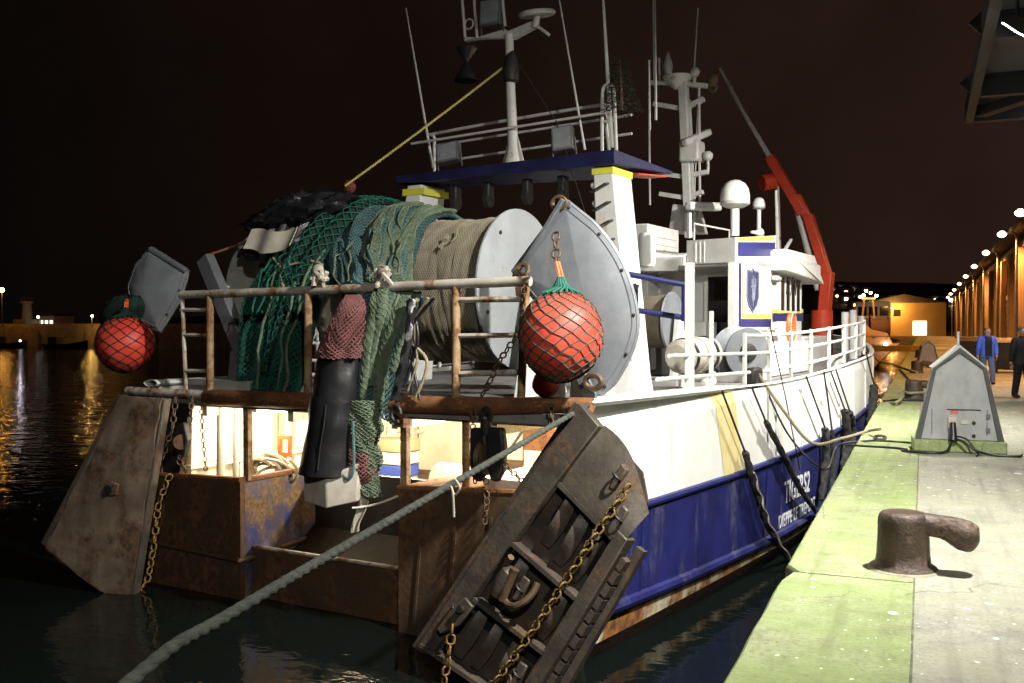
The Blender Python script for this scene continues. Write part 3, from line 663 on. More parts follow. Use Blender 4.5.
# dark bins by the warehouse
for (px, py, lab) in ((973, 368, 'dark wheeled bin standing by the warehouse wall'), (1006, 372, 'dark bin nearest the frame edge beside the walking people')):
    p = GZ(px, py); b = thing('rubbish_bin', lab, 'bin', p, ID, 'bins by the warehouse')
    bw = MB().add([p + Vector(q) for q in ((-.45, -.4, .1), (.45, -.4, .1), (.45, .4, .1), (-.45, .4, .1), (-.55, -.5, 1.15), (.55, -.5, 1.15), (.55, .5, 1.15), (-.55, .5, 1.15))], [(0, 3, 2, 1), (0, 1, 5, 4), (1, 2, 6, 5), (2, 3, 7, 6), (3, 0, 4, 7), (4, 5, 6, 7)])
    obj('tub', bw, m_dark, b)
    obj('lid', MB().prism([p + Vector(q) for q in ((-.6, -.55, 1.16), (-.6, .55, 1.16), (-.6, .4, 1.34), (-.6, -.3, 1.32))], (1.2, 0, 0)), m_dark, b)
    for sx in (-.35, .35): obj('wheel', MB().cyl(p + Vector((sx - .04, -.3, .1)), p + Vector((sx + .04, -.3, .1)), .1), m_black, b)

# ---- left: harbour wall, tower, sheds, boats
WY = 132.0
m_hw = pmat('harbour_wall_stone', (.42, .33, .22), (.32, .25, .16), mscale=.4, rough=.9, bump=.4, bscale=2, grime=.3, gcol=(.12, .10, .08))
hwall = thing('harbour_wall', 'long stone harbour wall lit orange across the water', 'wall', (-90, WY, WATER_Z))
obj('wall', MB().bb(-420, -18, WY, WY + 6, WATER_Z - 2, WATER_Z + 3.7), m_hw, hwall)
obj('parapet', MB().bb(-420, -18, WY + .6, WY + 1.2, WATER_Z + 3.704, WATER_Z + 4.3), m_hw, hwall)
for k in range(9):
    x = -176 + 13 * k; obj('buttress', MB().bb(x - .5, x + .5, WY - .5, WY - .004, WATER_Z - 2, WATER_Z + 3.2), m_hw, hwall)
ter = MB()
def hill(u, v):
    x = lerp(-420, 260, u); y = lerp(360, 620, v); h = max(0, 70 * math.sin(min(1, v * 1.3) * math.pi / 2)) * (0.35 + .65 * (0.5 + .5 * vnoise(u * 6, 2))) 
    return (x, y, WATER_Z + h * (0.35 + .65 * u))
ter.grid(hill, 60, 14); struct('hillside', ter, pmat('dark_hillside', (.02, .02, .016), (.03, .028, .02), mscale=.02, rough=.95, bump=.3, bscale=.2))
def wpt(px, py, y): return GY(px, py, y)
tw = thing('harbour_tower', 'pale stone harbour tower with a railed gallery across the water', 'tower', wpt(27, 322, WY + 10)); c = BASE[tw.name]; c.z = WATER_Z + 3.7
tw.location.z = c.z
m_tw = pmat('tower_render', (.46, .40, .34), (.38, .33, .28), mscale=.6, rough=.85, bump=.2, bscale=3)
obj('shaft', MB().lathe([(1.05, -1), (.95, 2.5), (.82, 4.6)], c, n=12), m_tw, tw)
obj('gallery', MB().lathe([(.82, 4.6), (1.25, 4.75), (1.25, 5.05), (1.15, 5.06)], c, n=12), m_tw, tw)
gr = MB()
for k in range(12):
    a = 2*math.pi*k/12; gr.cyl(c + Vector((1.15*math.cos(a), 1.15*math.sin(a), 5.06)), c + Vector((1.15*math.cos(a), 1.15*math.sin(a), 5.9)), .035, n=5)
obj('gallery_rail', gr, m_polem, tw)
obj('base_house', MB().bb(c.x - 1.9, c.x + 1.6, c.y - 1.6, c.y + 2, c.z, c.z + 1.5), m_tw, tw)
sh = thing('harbour_shed', 'low pale shed with lit windows beside the harbour tower', 'shed', wpt(48, 322, WY + 12)); c = BASE[sh.name]; c.z = WATER_Z + 3.7; sh.location.z = c.z
obj('wall', MB().bb(c.x - 2.6, c.x + 1.6, c.y, c.y + 5, c.z, c.z + 2.2), m_tw, sh)
obj('roof', MB().prism([(c.x - 2.8, c.y - .2, c.z + 2.21), (c.x + 1.8, c.y - .2, c.z + 2.21), (c.x + .9, c.y - .2, c.z + 2.75), (c.x - 1.9, c.y - .2, c.z + 2.75)], (0, 5.4, 0)), m_roofdark, sh)
m_win = emat('lit_small_window', (.95, .95, .8), 1.6)
for k in range(3): obj('window', MB().bb(c.x - 2.1 + k * 1.3, c.x - 1.3 + k * 1.3, c.y - .05, c.y - .004, c.z + .5, c.z + 1.3), m_win, sh)
def far_lamp(label, px, py, y, mat, rr, watt, colr, post=True):
    p = wpt(px, py, y); zb = WATER_Z + 3.7
    t = thing('harbour_lamp', label, 'lamp', (p.x, p.y, zb), ID, 'lamps round the far harbour')
    obj('pole', MB().tube([(p.x, p.y, zb), (p.x, p.y, p.z + .3)], [.1, .06], 6), m_polem, t)
    obj('lamp_lens', MB().ball(p, rr, 12, 8), mat, t)
    if watt:
        ld = bpy.data.lights.new('harbour_lamp_light', 'POINT'); ld.energy = watt; ld.color = colr; ld.shadow_soft_size = rr
        lo_ = bpy.data.objects.new('harbour_lamp_light', ld); COL.objects.link(lo_); lo_.location = (p.x, p.y - rr * 1.3 - .1, p.z)
m_so = emat('lit_orange_lamp', (1.0, .46, .08), 34)
m_sp = emat('lit_pink_white_lamp', (1.0, .66, .40), 80)
far_lamp('big orange lamp at the left edge above the harbour wall', 2, 290, WY - 3, m_so, .42, 700, (1, .42, .07))
far_lamp('pale lamp on a mast above the bright stretch of harbour wall', 92, 316, WY - 2.5, m_sp, .17, 420, (1, .50, .08))
far_lamp('white lamp in front of the low harbour shed', 38, 317, WY + 8, emat('lit_white_lamp', (.9, .95, .9), 10), .26, 0, None)
for k, (x, w, lab, hm) in enumerate(((8, 9.5, 'dark low work boat moored under the harbour wall at left', (.03, .03, .03)), (66, 10, 'dark open boat with a raised bow below the bright wall', (.05, .025, .02)))):
    p = wpt(x, 350, WY - 6); p.z = WATER_Z
    bt = thing('small_boat', lab, 'boat', p, ID, 'small boats under the harbour wall')
    hb_ = MB()
    def hf(u, v, w=w, p=p):
        xx = lerp(-w/2, w/2, u); ww = 1.5 * math.sin(math.pi * min(1, .18 + .82 * u)) ** .6 if u < .98 else .05; zt = .75 + 1.0 * max(0, u - .5) ** 2 * 3
        a = math.pi * v; return (p.x + xx, p.y - ww * math.cos(a), p.z + lerp(-.3, zt, abs(math.cos(a)) ** .4))
    hb_.grid(hf, 14, 12); obj('hull', hb_, pmat('small_boat_hull', hm, rough=.6, bump=.1), bt)
    obj('wheelhouse', MB().bb(p.x - 3.4, p.x - 1.4, p.y - .8, p.y + .8, p.z + .2, p.z + 2.0), m_roofdark, bt, bevel=.05)
    obj('mast', MB().cyl((p.x - 1.0, p.y, p.z), (p.x - 1.0, p.y, p.z + 4.2), .05, n=6), m_polem, bt)
    if k == 0: obj('mast_lamp', MB().ball((p.x + 5.0, p.y - 1.7, p.z + 1.3), .17, 10, 8), emat('lit_violet_white_lamp', (.9, .85, 1.0), 10), bt)
# hillside house lights
m_dots = [emat('lit_house_window_a', (1.0, .70, .38), 30), emat('lit_house_window_b', (1.0, .85, .66), 45), emat('lit_house_window_c', (1.0, .50, .18), 25)]
hl = [(834, 291), (840, 288), (846, 292), (853, 289), (860, 297), (837, 296), (846, 299), (870, 303), (855, 305), (866, 291), (941, 299), (946, 299), (936, 300), (951, 300), (940, 305), (904, 318), (893, 299)]
for k, (px, py) in enumerate(hl):
    p = wdepth(px, py, 360)
    for dd in range(362, 640, 4):
        p = wdepth(px, py, dd); uu = (p.x + 420) / 680; vv = (p.y - 360) / 260
        if vv > 0 and p.z < hill(uu, min(1, vv))[2] + 2: break
    h = thing('hillside_house', 'tiny lit house on the dark hillside behind the harbour', 'house', p - UP * 3, ID, 'lit houses on the far hillside')
    mb = MB().bb(p.x - 3, p.x + 3, p.y + .5, p.y + 6, p.z - 5, p.z + 1.6); obj('wall', mb, m_fargrey, h)
    obj('roof', MB().prism([(p.x - 3.3, p.y + .2, p.z + 1.61), (p.x + 3.3, p.y + .2, p.z + 1.61), (p.x, p.y + .2, p.z + 3.2)], (0, 6, 0)), m_roofdark, h)
    s = rnd(.35, .7); obj('lit_window', MB().bb(p.x - s, p.x + s, p.y + .38, p.y + .49, p.z - s * .8, p.z + s * .8), m_dots[k % 3], h)
# ================================================================== THE TRAWLER
HY = [-.1, 0, 1.5, 3, 6, 10, 13, 15, 17, 18.5, 20, 21.2]
HBW = [3.72, 3.74, 3.86, 3.96, 4.13, 4.20, 4.12, 3.90, 3.35, 2.65, 1.55, .06]
def hbm(y): return max(.03, smooth_interp(y, HY, HBW))
def zblue(y): return interp(y, [0, 4, 8, 11, 14, 17, 21.2], [1.69, 1.68, 1.74, 1.88, 2.08, 2.45, 3.0])
def ztop(y): return interp(y, [0, 6, 8, 10, 13, 15, 18, 21.2], [2.99, 2.92, 2.96, 3.02, 3.13, 3.22, 3.45, 3.7])
def zstr(y): return interp(y, [0, 3, 6, 12, 21], [.60, .50, .44, .44, .6])
tr = thing('fishing_trawler', 'blue and white stern trawler with rusted stern moored along the quay', 'trawler', (0, 0, 0), BM)
NS = 60
SY = [21.2 * (1 - (1 - k / NS) ** 1.15) for k in range(NS + 1)]
def flare(y): return interp(y, [0, 12, 16, 21], [0, 0, .25, .8])
def hull_pt(y, lev, s):
    h = hbm(y)
    if lev == 'keel': return (s * max(.02, h - 1.0), y, -1.3)
    if lev == 'wl': return (s * max(.02, h - .04 - flare(y) * .6), y, .23)
    if lev == 'strake': return (s * max(.025, h - flare(y) * .5), y, zstr(y))
    if lev == 'blue': return (s * (h + .03), y, zblue(y))
    if lev == 'mid':
        k_ = max(0, 1 - y / 4.3); return (s * (h + .02 + flare(y) * .24), y, ztop(y) - .16 - .30 * k_)
    if lev == 'top':
        inn = .30 * max(0, 1 - y / 4.3) if y < 4.3 else 0
        return (s * (h - inn + flare(y) * .3), y, ztop(y) - .02)
def strip(a, b, nv=1, y0=0, y1=21.2, off=0.0, ex=0.0):
    mb = MB()
    for s in (1, -1):
        ss = [y for y in SY if y0 < y < y1]; ss = [y0] + ss + [y1]
        vs_, fs_ = [], []
        for y in ss:
            p, q = Vector(hull_pt(y, a, s)), Vector(hull_pt(y, b, s))
            for k in range(nv + 1):
                r_ = p.lerp(q, k / nv); r_.x += s * off; vs_.append(r_)
        w = nv + 1
        for i in range(len(ss) - 1):
            for k in range(nv):
                f = (i*w + k, (i+1)*w + k, (i+1)*w + k + 1, i*w + k + 1); fs_.append(f if s > 0 else f[::-1])
        mb.add(vs_, fs_)
    return mb
ud = strip('keel', 'wl', 3)
obj('underwater_hull', ud, m_under, tr)
obj('boot_stripe', strip('wl', 'strake', 2), m_boot, tr)
obj('blue_topside', strip('strake', 'blue', 6), m_blue, tr)
tsd = obj('white_topside', strip('blue', 'mid', 3), m_hullwhite, tr)
obj('white_bulwark', strip('mid', 'top', 2), m_hullwhite, tr)
for s in (1, -1):
    obj('rubbing_strake', MB().tube([hull_pt(y, 'strake', s) for y in SY], .075, 8), m_blue, tr)
    obj('knuckle_strake', MB().tube([hull_pt(y, 'blue', s) for y in SY], .05, 8), m_navy, tr)
    # bulwark cap rail, overhanging at the quarter
    cp = MB()
    def capf(u, v, s=s):
        y = 21.2 * u; h = hbm(y) + flare(y) * .3; a = 2 * math.pi * v
        k_ = lerp(.15, .055, min(1, max(0, (y - 3.6) / 1.0))); return (s * (h - .01 - k_ * .6 + k_ * math.cos(a)), y, ztop(y) + .025 + .36 * k_ * math.sin(a))
    cp.grid(capf, 60, 10); obj('bulwark_cap', cp, m_white, tr)
    # plate seams and frame ribs standing proud of the white side
    for y in (5.95, 7.35, 8.7, 10.1, 11.5, 13.0, 14.4):
        a, b, c_ = [Vector(hull_pt(y, k, s)) for k in ('blue', 'mid', 'top')]
        o_ = Vector((s * .006, 0, 0)); obj('frame_rib', MB().beam(a + o_, b + o_, .035, .03, (1, 0, 0)).beam(b + o_, c_ + o_, .035, .03, (1, 0, 0)), m_white, tr)
    for y in (1.2, 2.9, 6.2, 9.2, 12.2):
        a, b = [Vector(hull_pt(y, k, s)) for k in ('strake', 'blue')]
        obj('weld_seam', MB().beam(a + Vector((s*.004, 0, 0)), b + Vector((s*.004, 0, 0)), .03, .018, (1, 0, 0)), m_blue, tr)
# yellow band painted on the white side
for s in (1,):
    yb_ = MB(); ya0, ya1 = 3.40, 4.12
    for lv in (('blue', 'mid'), ('mid', 'top')):
        def yf(u, v, lv=lv):
            y = lerp(ya0, ya1, u); lean = .3 * (1 - v) if lv[0] == 'blue' else 0
            sh = .36 * ((1 - v) * .86 + .14 if lv[0] == 'blue' else (1 - v) * .14); y += sh
            p = Vector(hull_pt(y, lv[0], s)).lerp(Vector(hull_pt(y, lv[1], s)), v); p.x += .006; return p
        yb_.grid(yf, 4, 6)
    obj('yellow_band', yb_, m_yellow, tr)
# shelter deck, fore deck
dk = MB()
dy = [y for y in SY if y <= 20.9]
for z0, mat_, nm in ((2.86, m_deckgrey, 'shelter_deck'),):
    vs_, fs_ = [], []
    for y in dy:
        h = hbm(y) - .34 * max(0, 1 - y / 4) - .03; zz = z0 + max(0, ztop(y) - 3.1) * .8
        vs_ += [(-h, y, zz), (h, y, zz), (-h, y, zz - .12), (h, y, zz - .12)]
    for i in range(len(dy) - 1):
        a, b = i*4, (i+1)*4; fs_ += [(a, a+1, b+1, b), (a+2, b+2, b+3, a+3)]
    fs_ += [(0, 2, 3, 1)]
    dk.add(vs_, fs_)
    obj(nm, dk, [mat_], tr)
obj('deckhead_lining', MB().bb(-3.4, 3.4, .12, 7.1, 2.70, 2.735), m_intwhite, tr)

# ---- working deck inside the stern
obj('working_deck', MB().bb(-3.45, 3.45, 1.6, 7.2, .80, .90), m_rust, tr)
obj('deck_wing', MB().bb(-3.62, -1.80, .09, 1.6, .80, .90), m_rust, tr)
obj('deck_wing', MB().bb(1.10, 3.62, .09, 1.6, .80, .90), m_rust, tr)
obj('forward_bulkhead', MB().bb(-3.5, 3.5, 6.6, 6.7, .9, 2.70), m_intwhite, tr)
for s in (1, -1):
    obj('inner_side_wall', MB().add([(s*3.42, .02, .9), (s*3.52, 6.6, .9), (s*3.52, 6.6, 2.70), (s*3.36, .02, 2.70), (s*3.46, .02, .9), (s*3.56, 6.6, .9), (s*3.56, 6.6, 2.70), (s*3.40, .02, 2.70)], [(0, 1, 2, 3), (7, 6, 5, 4), (0, 3, 7, 4), (1, 5, 6, 2)]), m_intwhite, tr)
    for y in (.5, 1.5, 2.5, 3.5, 4.5, 5.5): obj('hull_frame', MB().beam((s*3.36, y, .9), (s*3.31, y, 2.70), .10, .14), m_intwhite, tr)
    obj('side_stringer', MB().beam((s*3.3, .4, 1.72), (s*3.38, 6.5, 1.72), .16, .06), m_intwhite, tr)
for x in (-2.6, -.9, .9, 2.4): obj('deck_beam', MB().bb(x - .05, x + .05, .12, 6.6, 2.56, 2.699), m_intwhite, tr)
# fittings on the forward bulkhead and deck
obj('bulkhead_door', MB().bb(-.95, -.15, 6.52, 6.598, .95, 2.55), m_rustbar, tr, bevel=.02)
pn = obj('bulkhead_panel', MB().bb(.35, 2.3, 6.50, 6.598, 1.25, 2.35), m_intwhite, tr, bevel=.02)
obj('panel_frame', MB().bb(.35, .42, 6.46, 6.499, 1.25, 2.35).bb(2.23, 2.3, 6.46, 6.499, 1.25, 2.35).bb(.43, 2.22, 6.46, 6.499, 2.28, 2.35), m_canvas, pn)
obj('sorting_table', MB().bb(.2, 2.6, 3.2, 4.6, 1.30, 1.38).bb(.3, .38, 3.3, 3.38, .9, 1.299).bb(2.4, 2.48, 3.3, 3.38, .9, 1.299).bb(.2, 2.6, 4.61, 4.66, 1.3, 1.75), m_plastic, tr, bevel=.01)
obj('fish_hopper', MB().add([(1.5, 2.0, .9), (3.0, 2.0, .9), (3.0, 3.0, .9), (1.5, 3.0, .9), (1.2, 1.7, 1.75), (3.25, 1.7, 1.75), (3.25, 3.1, 1.75), (1.2, 3.1, 1.75)], [(0, 1, 5, 4), (1, 2, 6, 5), (2, 3, 7, 6), (3, 0, 4, 7), (0, 3, 2, 1)]), m_plastic, tr)
obj('motor_casing', MB().lathe([(.0, 0), (.26, 0), (.30, .05), (.30, .5), (.22, .55), (0, .55)], (-.25, 2.7, 1.45), (1, 0, 0), 18), m_intwhite, tr)
obj('motor_stand', MB().bb(-.3, .4, 2.4, 3.0, .9, 1.2), m_rust, tr)
obj('overhead_pipe', MB().tube([(-3, 3, 2.45), (-.5, 3, 2.45), (.4, 3.4, 2.45), (3.2, 3.4, 2.45)], .05, 8), m_canvas, tr)
obj('hydraulic_pipe', MB().tube([(3.0, 5, .9), (3.0, 5, 2.4), (1.2, 5.2, 2.45)], .04, 8), m_rustbar, tr)
obj('fish_basket', MB().lathe([(.28, 0), (.34, .4), (.36, .42), (.30, .42), (.25, .04)], (2.35, 1.3, .9), n=16), pmat('blue_plastic_basket', (.02, .04, .30), rough=.45, bump=.1), tr)
obj('fish_box', MB().bb(1.3, 1.95, .7, 1.15, .9, 1.22), pmat('blue_fish_box', (.03, .05, .28), rough=.45, bump=.1), tr, bevel=.01)
obj('dark_hatch', MB().bb(-3.55, -2.0, .10, .14, .9, 1.2), m_dark, tr)
# clutter inside the lit working deck
for k, (x_, y_) in enumerate(((-.1, 6.3), (2.75, 6.2), (-2.9, 5.6), (-3.1, 3.0))): obj('vertical_pipe', MB().cyl((x_, y_, .9), (x_, y_, 2.68), .035 + .012 * (k % 2), n=8), [m_rustbar, m_dark, m_canvas, m_rustbar][k], tr)
for k, (x_, z_) in enumerate(((1.35, 1.95), (2.6, 1.5), (-1.3, 1.9))):
    hw_ = obj('valve_wheel', MB().tube([V(x_ + .12 * math.cos(a), 6.40, z_ + .12 * math.sin(a)) for a in [2*math.pi*q/14 for q in range(14)]], .016, 6, closed=True), [m_redpaint, m_dark, m_redpaint][k], tr)
    obj('valve_stem', MB().cyl((x_, 6.42, z_), (x_, 6.59, z_), .02, n=6), m_dark, hw_)
obj('wall_ladder', MB().cyl((.62, 6.3, .9), (.62, 6.3, 2.6), .025, n=6).cyl((.98, 6.3, .9), (.98, 6.3, 2.6), .025, n=6), m_rail, tr)
for z_ in (1.2, 1.5, 1.8, 2.1, 2.4): obj('ladder_rung', MB().cyl((.64, 6.3, z_), (.96, 6.3, z_), .016, n=6), m_rail, tr)
for k in range(4): obj('fish_crate', MB().bb(-2.9 + .02 * k, -2.15 + .02 * k, 4.2, 4.75, .9 + .23 * k, 1.115 + .23 * k), pmat('crate_plastic', [(.45, .42, .35), (.04, .07, .30), (.50, .48, .42), (.30, .22, .12)][k], rough=.5, bump=.1), tr, bevel=.012)
obj('hanging_hose', MB().tube(spline([(2.9, 3.2, 2.6), (2.7, 3.1, 1.9), (2.2, 3.0, 1.75), (1.8, 3.1, 2.1), (1.5, 3.2, 2.6)]), .03, 7), m_black, tr)
obj('hanging_hose', MB().tube(spline([(-.2, 4.2, 2.6), (-.3, 4.1, 2.0), (0.1, 4.0, 1.7), (.5, 4.1, 2.2), (.55, 4.2, 2.6)]), .025, 7), m_dark, tr)
obj('bench', MB().bb(-1.5, -.2, 5.6, 6.2, 1.25, 1.32).bb(-1.45, -1.38, 5.65, 5.72, .9, 1.249).bb(-.32, -.25, 5.65, 5.72, .9, 1.249), m_rust, tr)
# lit tubes under the shelter deck
def tube_lamp(x, y, z, L, w):
    t_ = obj('deck_light', MB().bb(x - L/2, x + L/2, y - .06, y + .06, z + .03, z + .10), m_lamp, tr)
    obj('lit_tube', MB().cyl((x - L/2 + .03, y, z), (x + L/2 - .03, y, z), .035, n=10), m_tube, t_)
    ld = bpy.data.lights.new('deck_light_tube', 'POINT'); ld.shadow_soft_size = .06; ld.energy = w; ld.color = (1, .88, .66)
    lo_ = bpy.data.objects.new('deck_light_tube', ld); COL.objects.link(lo_); lo_.matrix_world = BM @ Matrix.Translation((x, y, z - .12))
tube_lamp(-1.92, .35, 2.60, .16, DECK_W * .10)
tube_lamp(-2.2, 1.15, 2.60, .5, DECK_W * .45)
tube_lamp(-1.6, 3.6, 2.52, 1.2, DECK_W * 1.4)
tube_lamp(1.6, 2.2, 2.52, 1.2, DECK_W * 2.0)
tube_lamp(1.6, 5.3, 2.52, 1.2, DECK_W * 1.8)

# ---- stern: blocks either side of the ramp
RX0, RX1 = -1.75, 1.05
def block(x0, x1, mat_aft):
    mb = MB()
    mb.prism([(x0, 0, -.9), (x1, 0, -.9), (x1, 0, 1.62), (x0, 0, 1.62)], (0, .08, 0))
    return mb
pb = obj('port_transom', MB().prism([(-3.72, -.0, 1.60), (-3.70, 0, .3), (-3.45, 0, -.8), (RX0, 0, -.9), (RX0, 0, 1.67)], (0, .08, 0)), m_rust, tr)
obj('transom_cap', MB().tube([(-3.75, .03, 1.63), (RX0 - .02, .03, 1.70), (RX0 + .02, .2, 1.70), (RX0 + .02, 2.2, 1.70)], .045, 8), m_rustbar, tr)
obj('transom_stiffener', MB().tube([(-3.71, -.01, .62), (RX0, -.01, .56), (RX0 + .03, .1, .56), (RX0 + .03, 2.2, .70)], .035, 8), m_rust, tr)
for k in range(4): obj('transom_rib', MB().beam((-3.5 + k * .48, -.012, .64), (-3.25 + k * .48, -.012, 1.55), .035, .02, (0, 1, 0)), m_rust, tr)
obj('ramp_side', MB().prism([(RX0, .085, -.9), (RX0, 2.6, -.9), (RX0, 2.6, 1.68), (RX0, .085, 1.67)], (-.06, 0, 0)), m_rustblue, tr)
obj('stbd_transom', MB().prism([(3.72, 0, 1.95), (3.70, 0, .3), (3.45, 0, -.8), (RX1, 0, -.9), (RX1, 0, 1.80)], (0, .08, 0)), m_rust, tr)
obj('transom_cap', MB().tube([(3.74, .03, 1.97), (RX1 - .02, .03, 1.82), (RX1 - .03, .2, 1.80), (RX1 - .03, 2.2, 1.75)], .045, 8), m_rustbar, tr)
obj('ramp_side', MB().prism([(RX1, .085, -.9), (RX1, 2.6, -.9), (RX1, 2.6, 1.74), (RX1, .085, 1.80)], (.06, 0, 0)), m_rust, tr)
for k in range(4): obj('transom_rib', MB().beam((1.25 + k * .5, -.012, -.3), (1.45 + k * .5, -.012, 1.6), .035, .02, (0, 1, 0)), m_rust, tr)
rp = MB(); 
def rampf(u, v): y = lerp(-.05, 1.62, v); return (lerp(RX0 + .005, RX1 - .005, u), y, interp(v, [0, .15, 1], [-.35, .0, .86]) + .01 * vnoise(u * 5, v * 7))
rp.grid(rampf, 8, 12, .06); obj('stern_ramp', rp, m_ramp, tr)
obj('lower_transom', MB().bb(RX0 + .004, RX1 - .004, .22, .30, -.9, .70), m_rust, tr)
obj('transom_lip', MB().cyl((RX0 + .01, .25, .715), (RX1 - .01, .25, .735), .028, n=8), m_rail, tr)
obj('ramp_gate', MB().bb(RX0 + .02, RX1 - .02, 1.52, 1.60, .70, 1.66), m_dark, tr)
for x in (RX0, RX1): obj('stern_post', MB().bb(x - .05, x + .05, .10, .20, 1.68 if x < 0 else 1.80, 2.90), m_post, tr, bevel=.01)
obj('stern_post', MB().cyl((1.98, .15, 1.85), (1.98, .15, 2.9), .05), m_post, tr)
obj('stern_post', MB().cyl((-2.60, .4, .9), (-2.56, .4, 2.7), .06), m_intwhite, tr)
for q in (-2.78, -2.44): obj('stanchion', MB().cyl((q, .55, .9), (q + .05, .55, 2.7), .045), m_intwhite, tr)
# quarter plate with the rounded opening on the port side
obj('quarter_plate', MB().prism([(-3.75, .02, 1.65), (-3.05, .02, 1.65), (-2.86, .02, 2.3), (-2.80, .02, 2.66), (-2.88, .02, 2.80), (-3.75, .02, 2.84)], (0, .05, 0)), m_dark, tr)
rv = Y(284, 446, 1.2)
obj('red_valve_frame', MB().bb(rv.x - .13, rv.x + .13, 1.2, 1.24, rv.z + .10, rv.z + .16).bb(rv.x - .13, rv.x + .13, 1.2, 1.24, rv.z - .16, rv.z - .10).bb(rv.x - .13, rv.x - .07, 1.2, 1.24, rv.z - .099, rv.z + .099).bb(rv.x + .07, rv.x + .13, 1.2, 1.24, rv.z - .099, rv.z + .099).bb(rv.x - .02, rv.x + .03, 1.2, 1.24, .9, rv.z - .161), m_orange, tr)

# ---- stern bar (roller) and rail above it
bl, br = Y(128, 391), Y(592, 405)
bar = obj('stern_bar', MB().tube([bl, Y(205, 395), Y(212, 396)], .07, 10), m_rail, tr)
obj('stern_roller', MB().tube([Y(206, 397), Y(206, 397) + Vector((.02, 0, 0)), Y(330, 402), Y(398, 404), Y(470, 406), br], [.10, .115, .115, .11, .11, .085], 12), m_rustbar, tr)
obj('roller_bracket', MB().bb(RX1 - .08, RX1 + .1, -.02, .16, 2.60, 2.86), m_rustbar, tr)
RZ = 4.36
railL, railR = Y(181, 295), Y(530, 281)
obj('stern_rail', MB().tube([railL, Y(300, 291), Y(455, 284), railR], .062, 10), m_rail, tr)
for px, t_, b_ in ((210, 295, 392), (308, 291, 398), (456, 284, 402)): obj('rail_post', MB().cyl(Y(px, b_), Y(px, t_), .055, n=10), m_post, tr)
for (a, b, r_) in (((181, 310), (208, 310), .03), ((183, 335), (208, 335), .028), ((186, 371), (208, 371), .03), ((458, 300), (524, 299), .035), ((458, 336), (524, 335), .03), ((460, 374), (522, 372), .035)):
    obj('rail_bar', MB().cyl(Y(*a), Y(*b), r_, n=8), m_rail, tr)
obj('rail_post', MB().cyl(Y(182, 295), Y(186, 392), .03, n=8), m_rail, tr)
obj('rail_post', MB().cyl(Y(526, 282), Y(521, 402), .05, n=8), m_post, tr)
# pale davit leaning on the port quarter
a, b = Y(205, 258, 1.1), Y(244, 352, 1.1)
obj('port_davit', MB().beam(a, b, .26, .18, (0, 1, 0)).beam(b, Y(240, 388, 1.1), .5, .1, (0, 1, 0)), m_galv, tr, bevel=.015)
obj('port_step', MB().bb(-3.6, -2.3, .6, 1.4, 2.87, 3.05), m_mast, tr)

# ---- net drums
DY, DZ, DR = 2.6, 4.42, 1.17
for x, m_ in ((1.30, m_flange), (-1.72, m_canvas), (-3.55, m_mast)):
    f = obj('drum_flange', MB().lathe([(DR, -.02), (DR + .012, -.015), (DR + .012, .015), (DR, .02)], (x, DY, DZ), (1, 0, 0), 56), m_, tr)
    if x > 0:
        for a in (.9, 2.2, 3.5, 5.1): obj('flange_bolt', MB().cyl((x + .021, DY + .98*math.cos(a), DZ + .98*math.sin(a)), (x + .035, DY + .98*math.cos(a), DZ + .98*math.sin(a)), .03, n=8), m_dark, f)
obj('drum_axle', MB().cyl((-3.7, DY, DZ), (1.75, DY, DZ), .16, n=16), m_rust, tr)
for x in (1.62, -3.75): obj('drum_stand', MB().prism([(x, DY - .7, 2.87), (x, DY + .7, 2.87), (x, DY + .18, DZ + .1), (x, DY - .18, DZ + .1)], (.1, 0, 0)), m_white, tr)
obj('drum_motor', MB().cyl((1.73, DY, DZ), (2.15, DY, DZ), .27, n=18), m_mast, tr)

# ---- gantry
GYY = 4.6
gt = Y(602, 166, GYY); 
def leg(px0t, px1t, pyt, px0b, px1b, pyb, dep, nm='gantry_leg'):
    a0, a1, b0_, b1 = Y(px0t, pyt, GYY), Y(px1t, pyt, GYY), Y(px0b, pyb, GYY), Y(px1b, pyb, GYY)
    for p in (b0_, b1): p.z = 2.86
    return MB().prism([b0_, b1, a1, a0], (0, dep, 0))
lg = obj('gantry_leg', leg(593, 612, 168, 602, 634, 400, .75), m_white, tr, bevel=.02)
xl, xr = Y(593, 168, GYY).x, Y(612, 168, GYY).x
zt_, zb2 = Y(600, 168, GYY).z, Y(600, 178, GYY).z
obj('yellow_collar', MB().bb(xl - .015, xr + .02, GYY - .015, GYY + .77, zb2 + .06, zb2 + .17), m_limeyellow, lg)
for k in range(6):
    z = zb2 - .22 - k * .30; sh_ = k * .035
    obj('step_rung', MB().tube([(xl + .02 + sh_, GYY, z), (xl + .02 + sh_, GYY - .14, z - .02), (xr - .06 + sh_, GYY - .14, z + .10), (xr - .06 + sh_, GYY, z + .12)], .016, 6), m_dark, lg)
    obj('cable_clip', MB().ball((xl - .03 + sh_ * .8, GYY + .1, z + .12), .06, 8, 6), m_white, lg)
# port leg
plx = -2.15
pl_ = obj('gantry_leg', MB().prism([(plx - .75, GYY, 2.86), (plx - .1, GYY, 2.86), (plx + .20, GYY, zt_), (plx - .12, GYY, zt_)], (0, .75, 0)), m_white, tr, bevel=.02)
obj('yellow_collar', MB().bb(plx - .22, plx + .27, GYY - .015, GYY + .77, zb2 - .02, zb2 + .10), m_limeyellow, pl_)
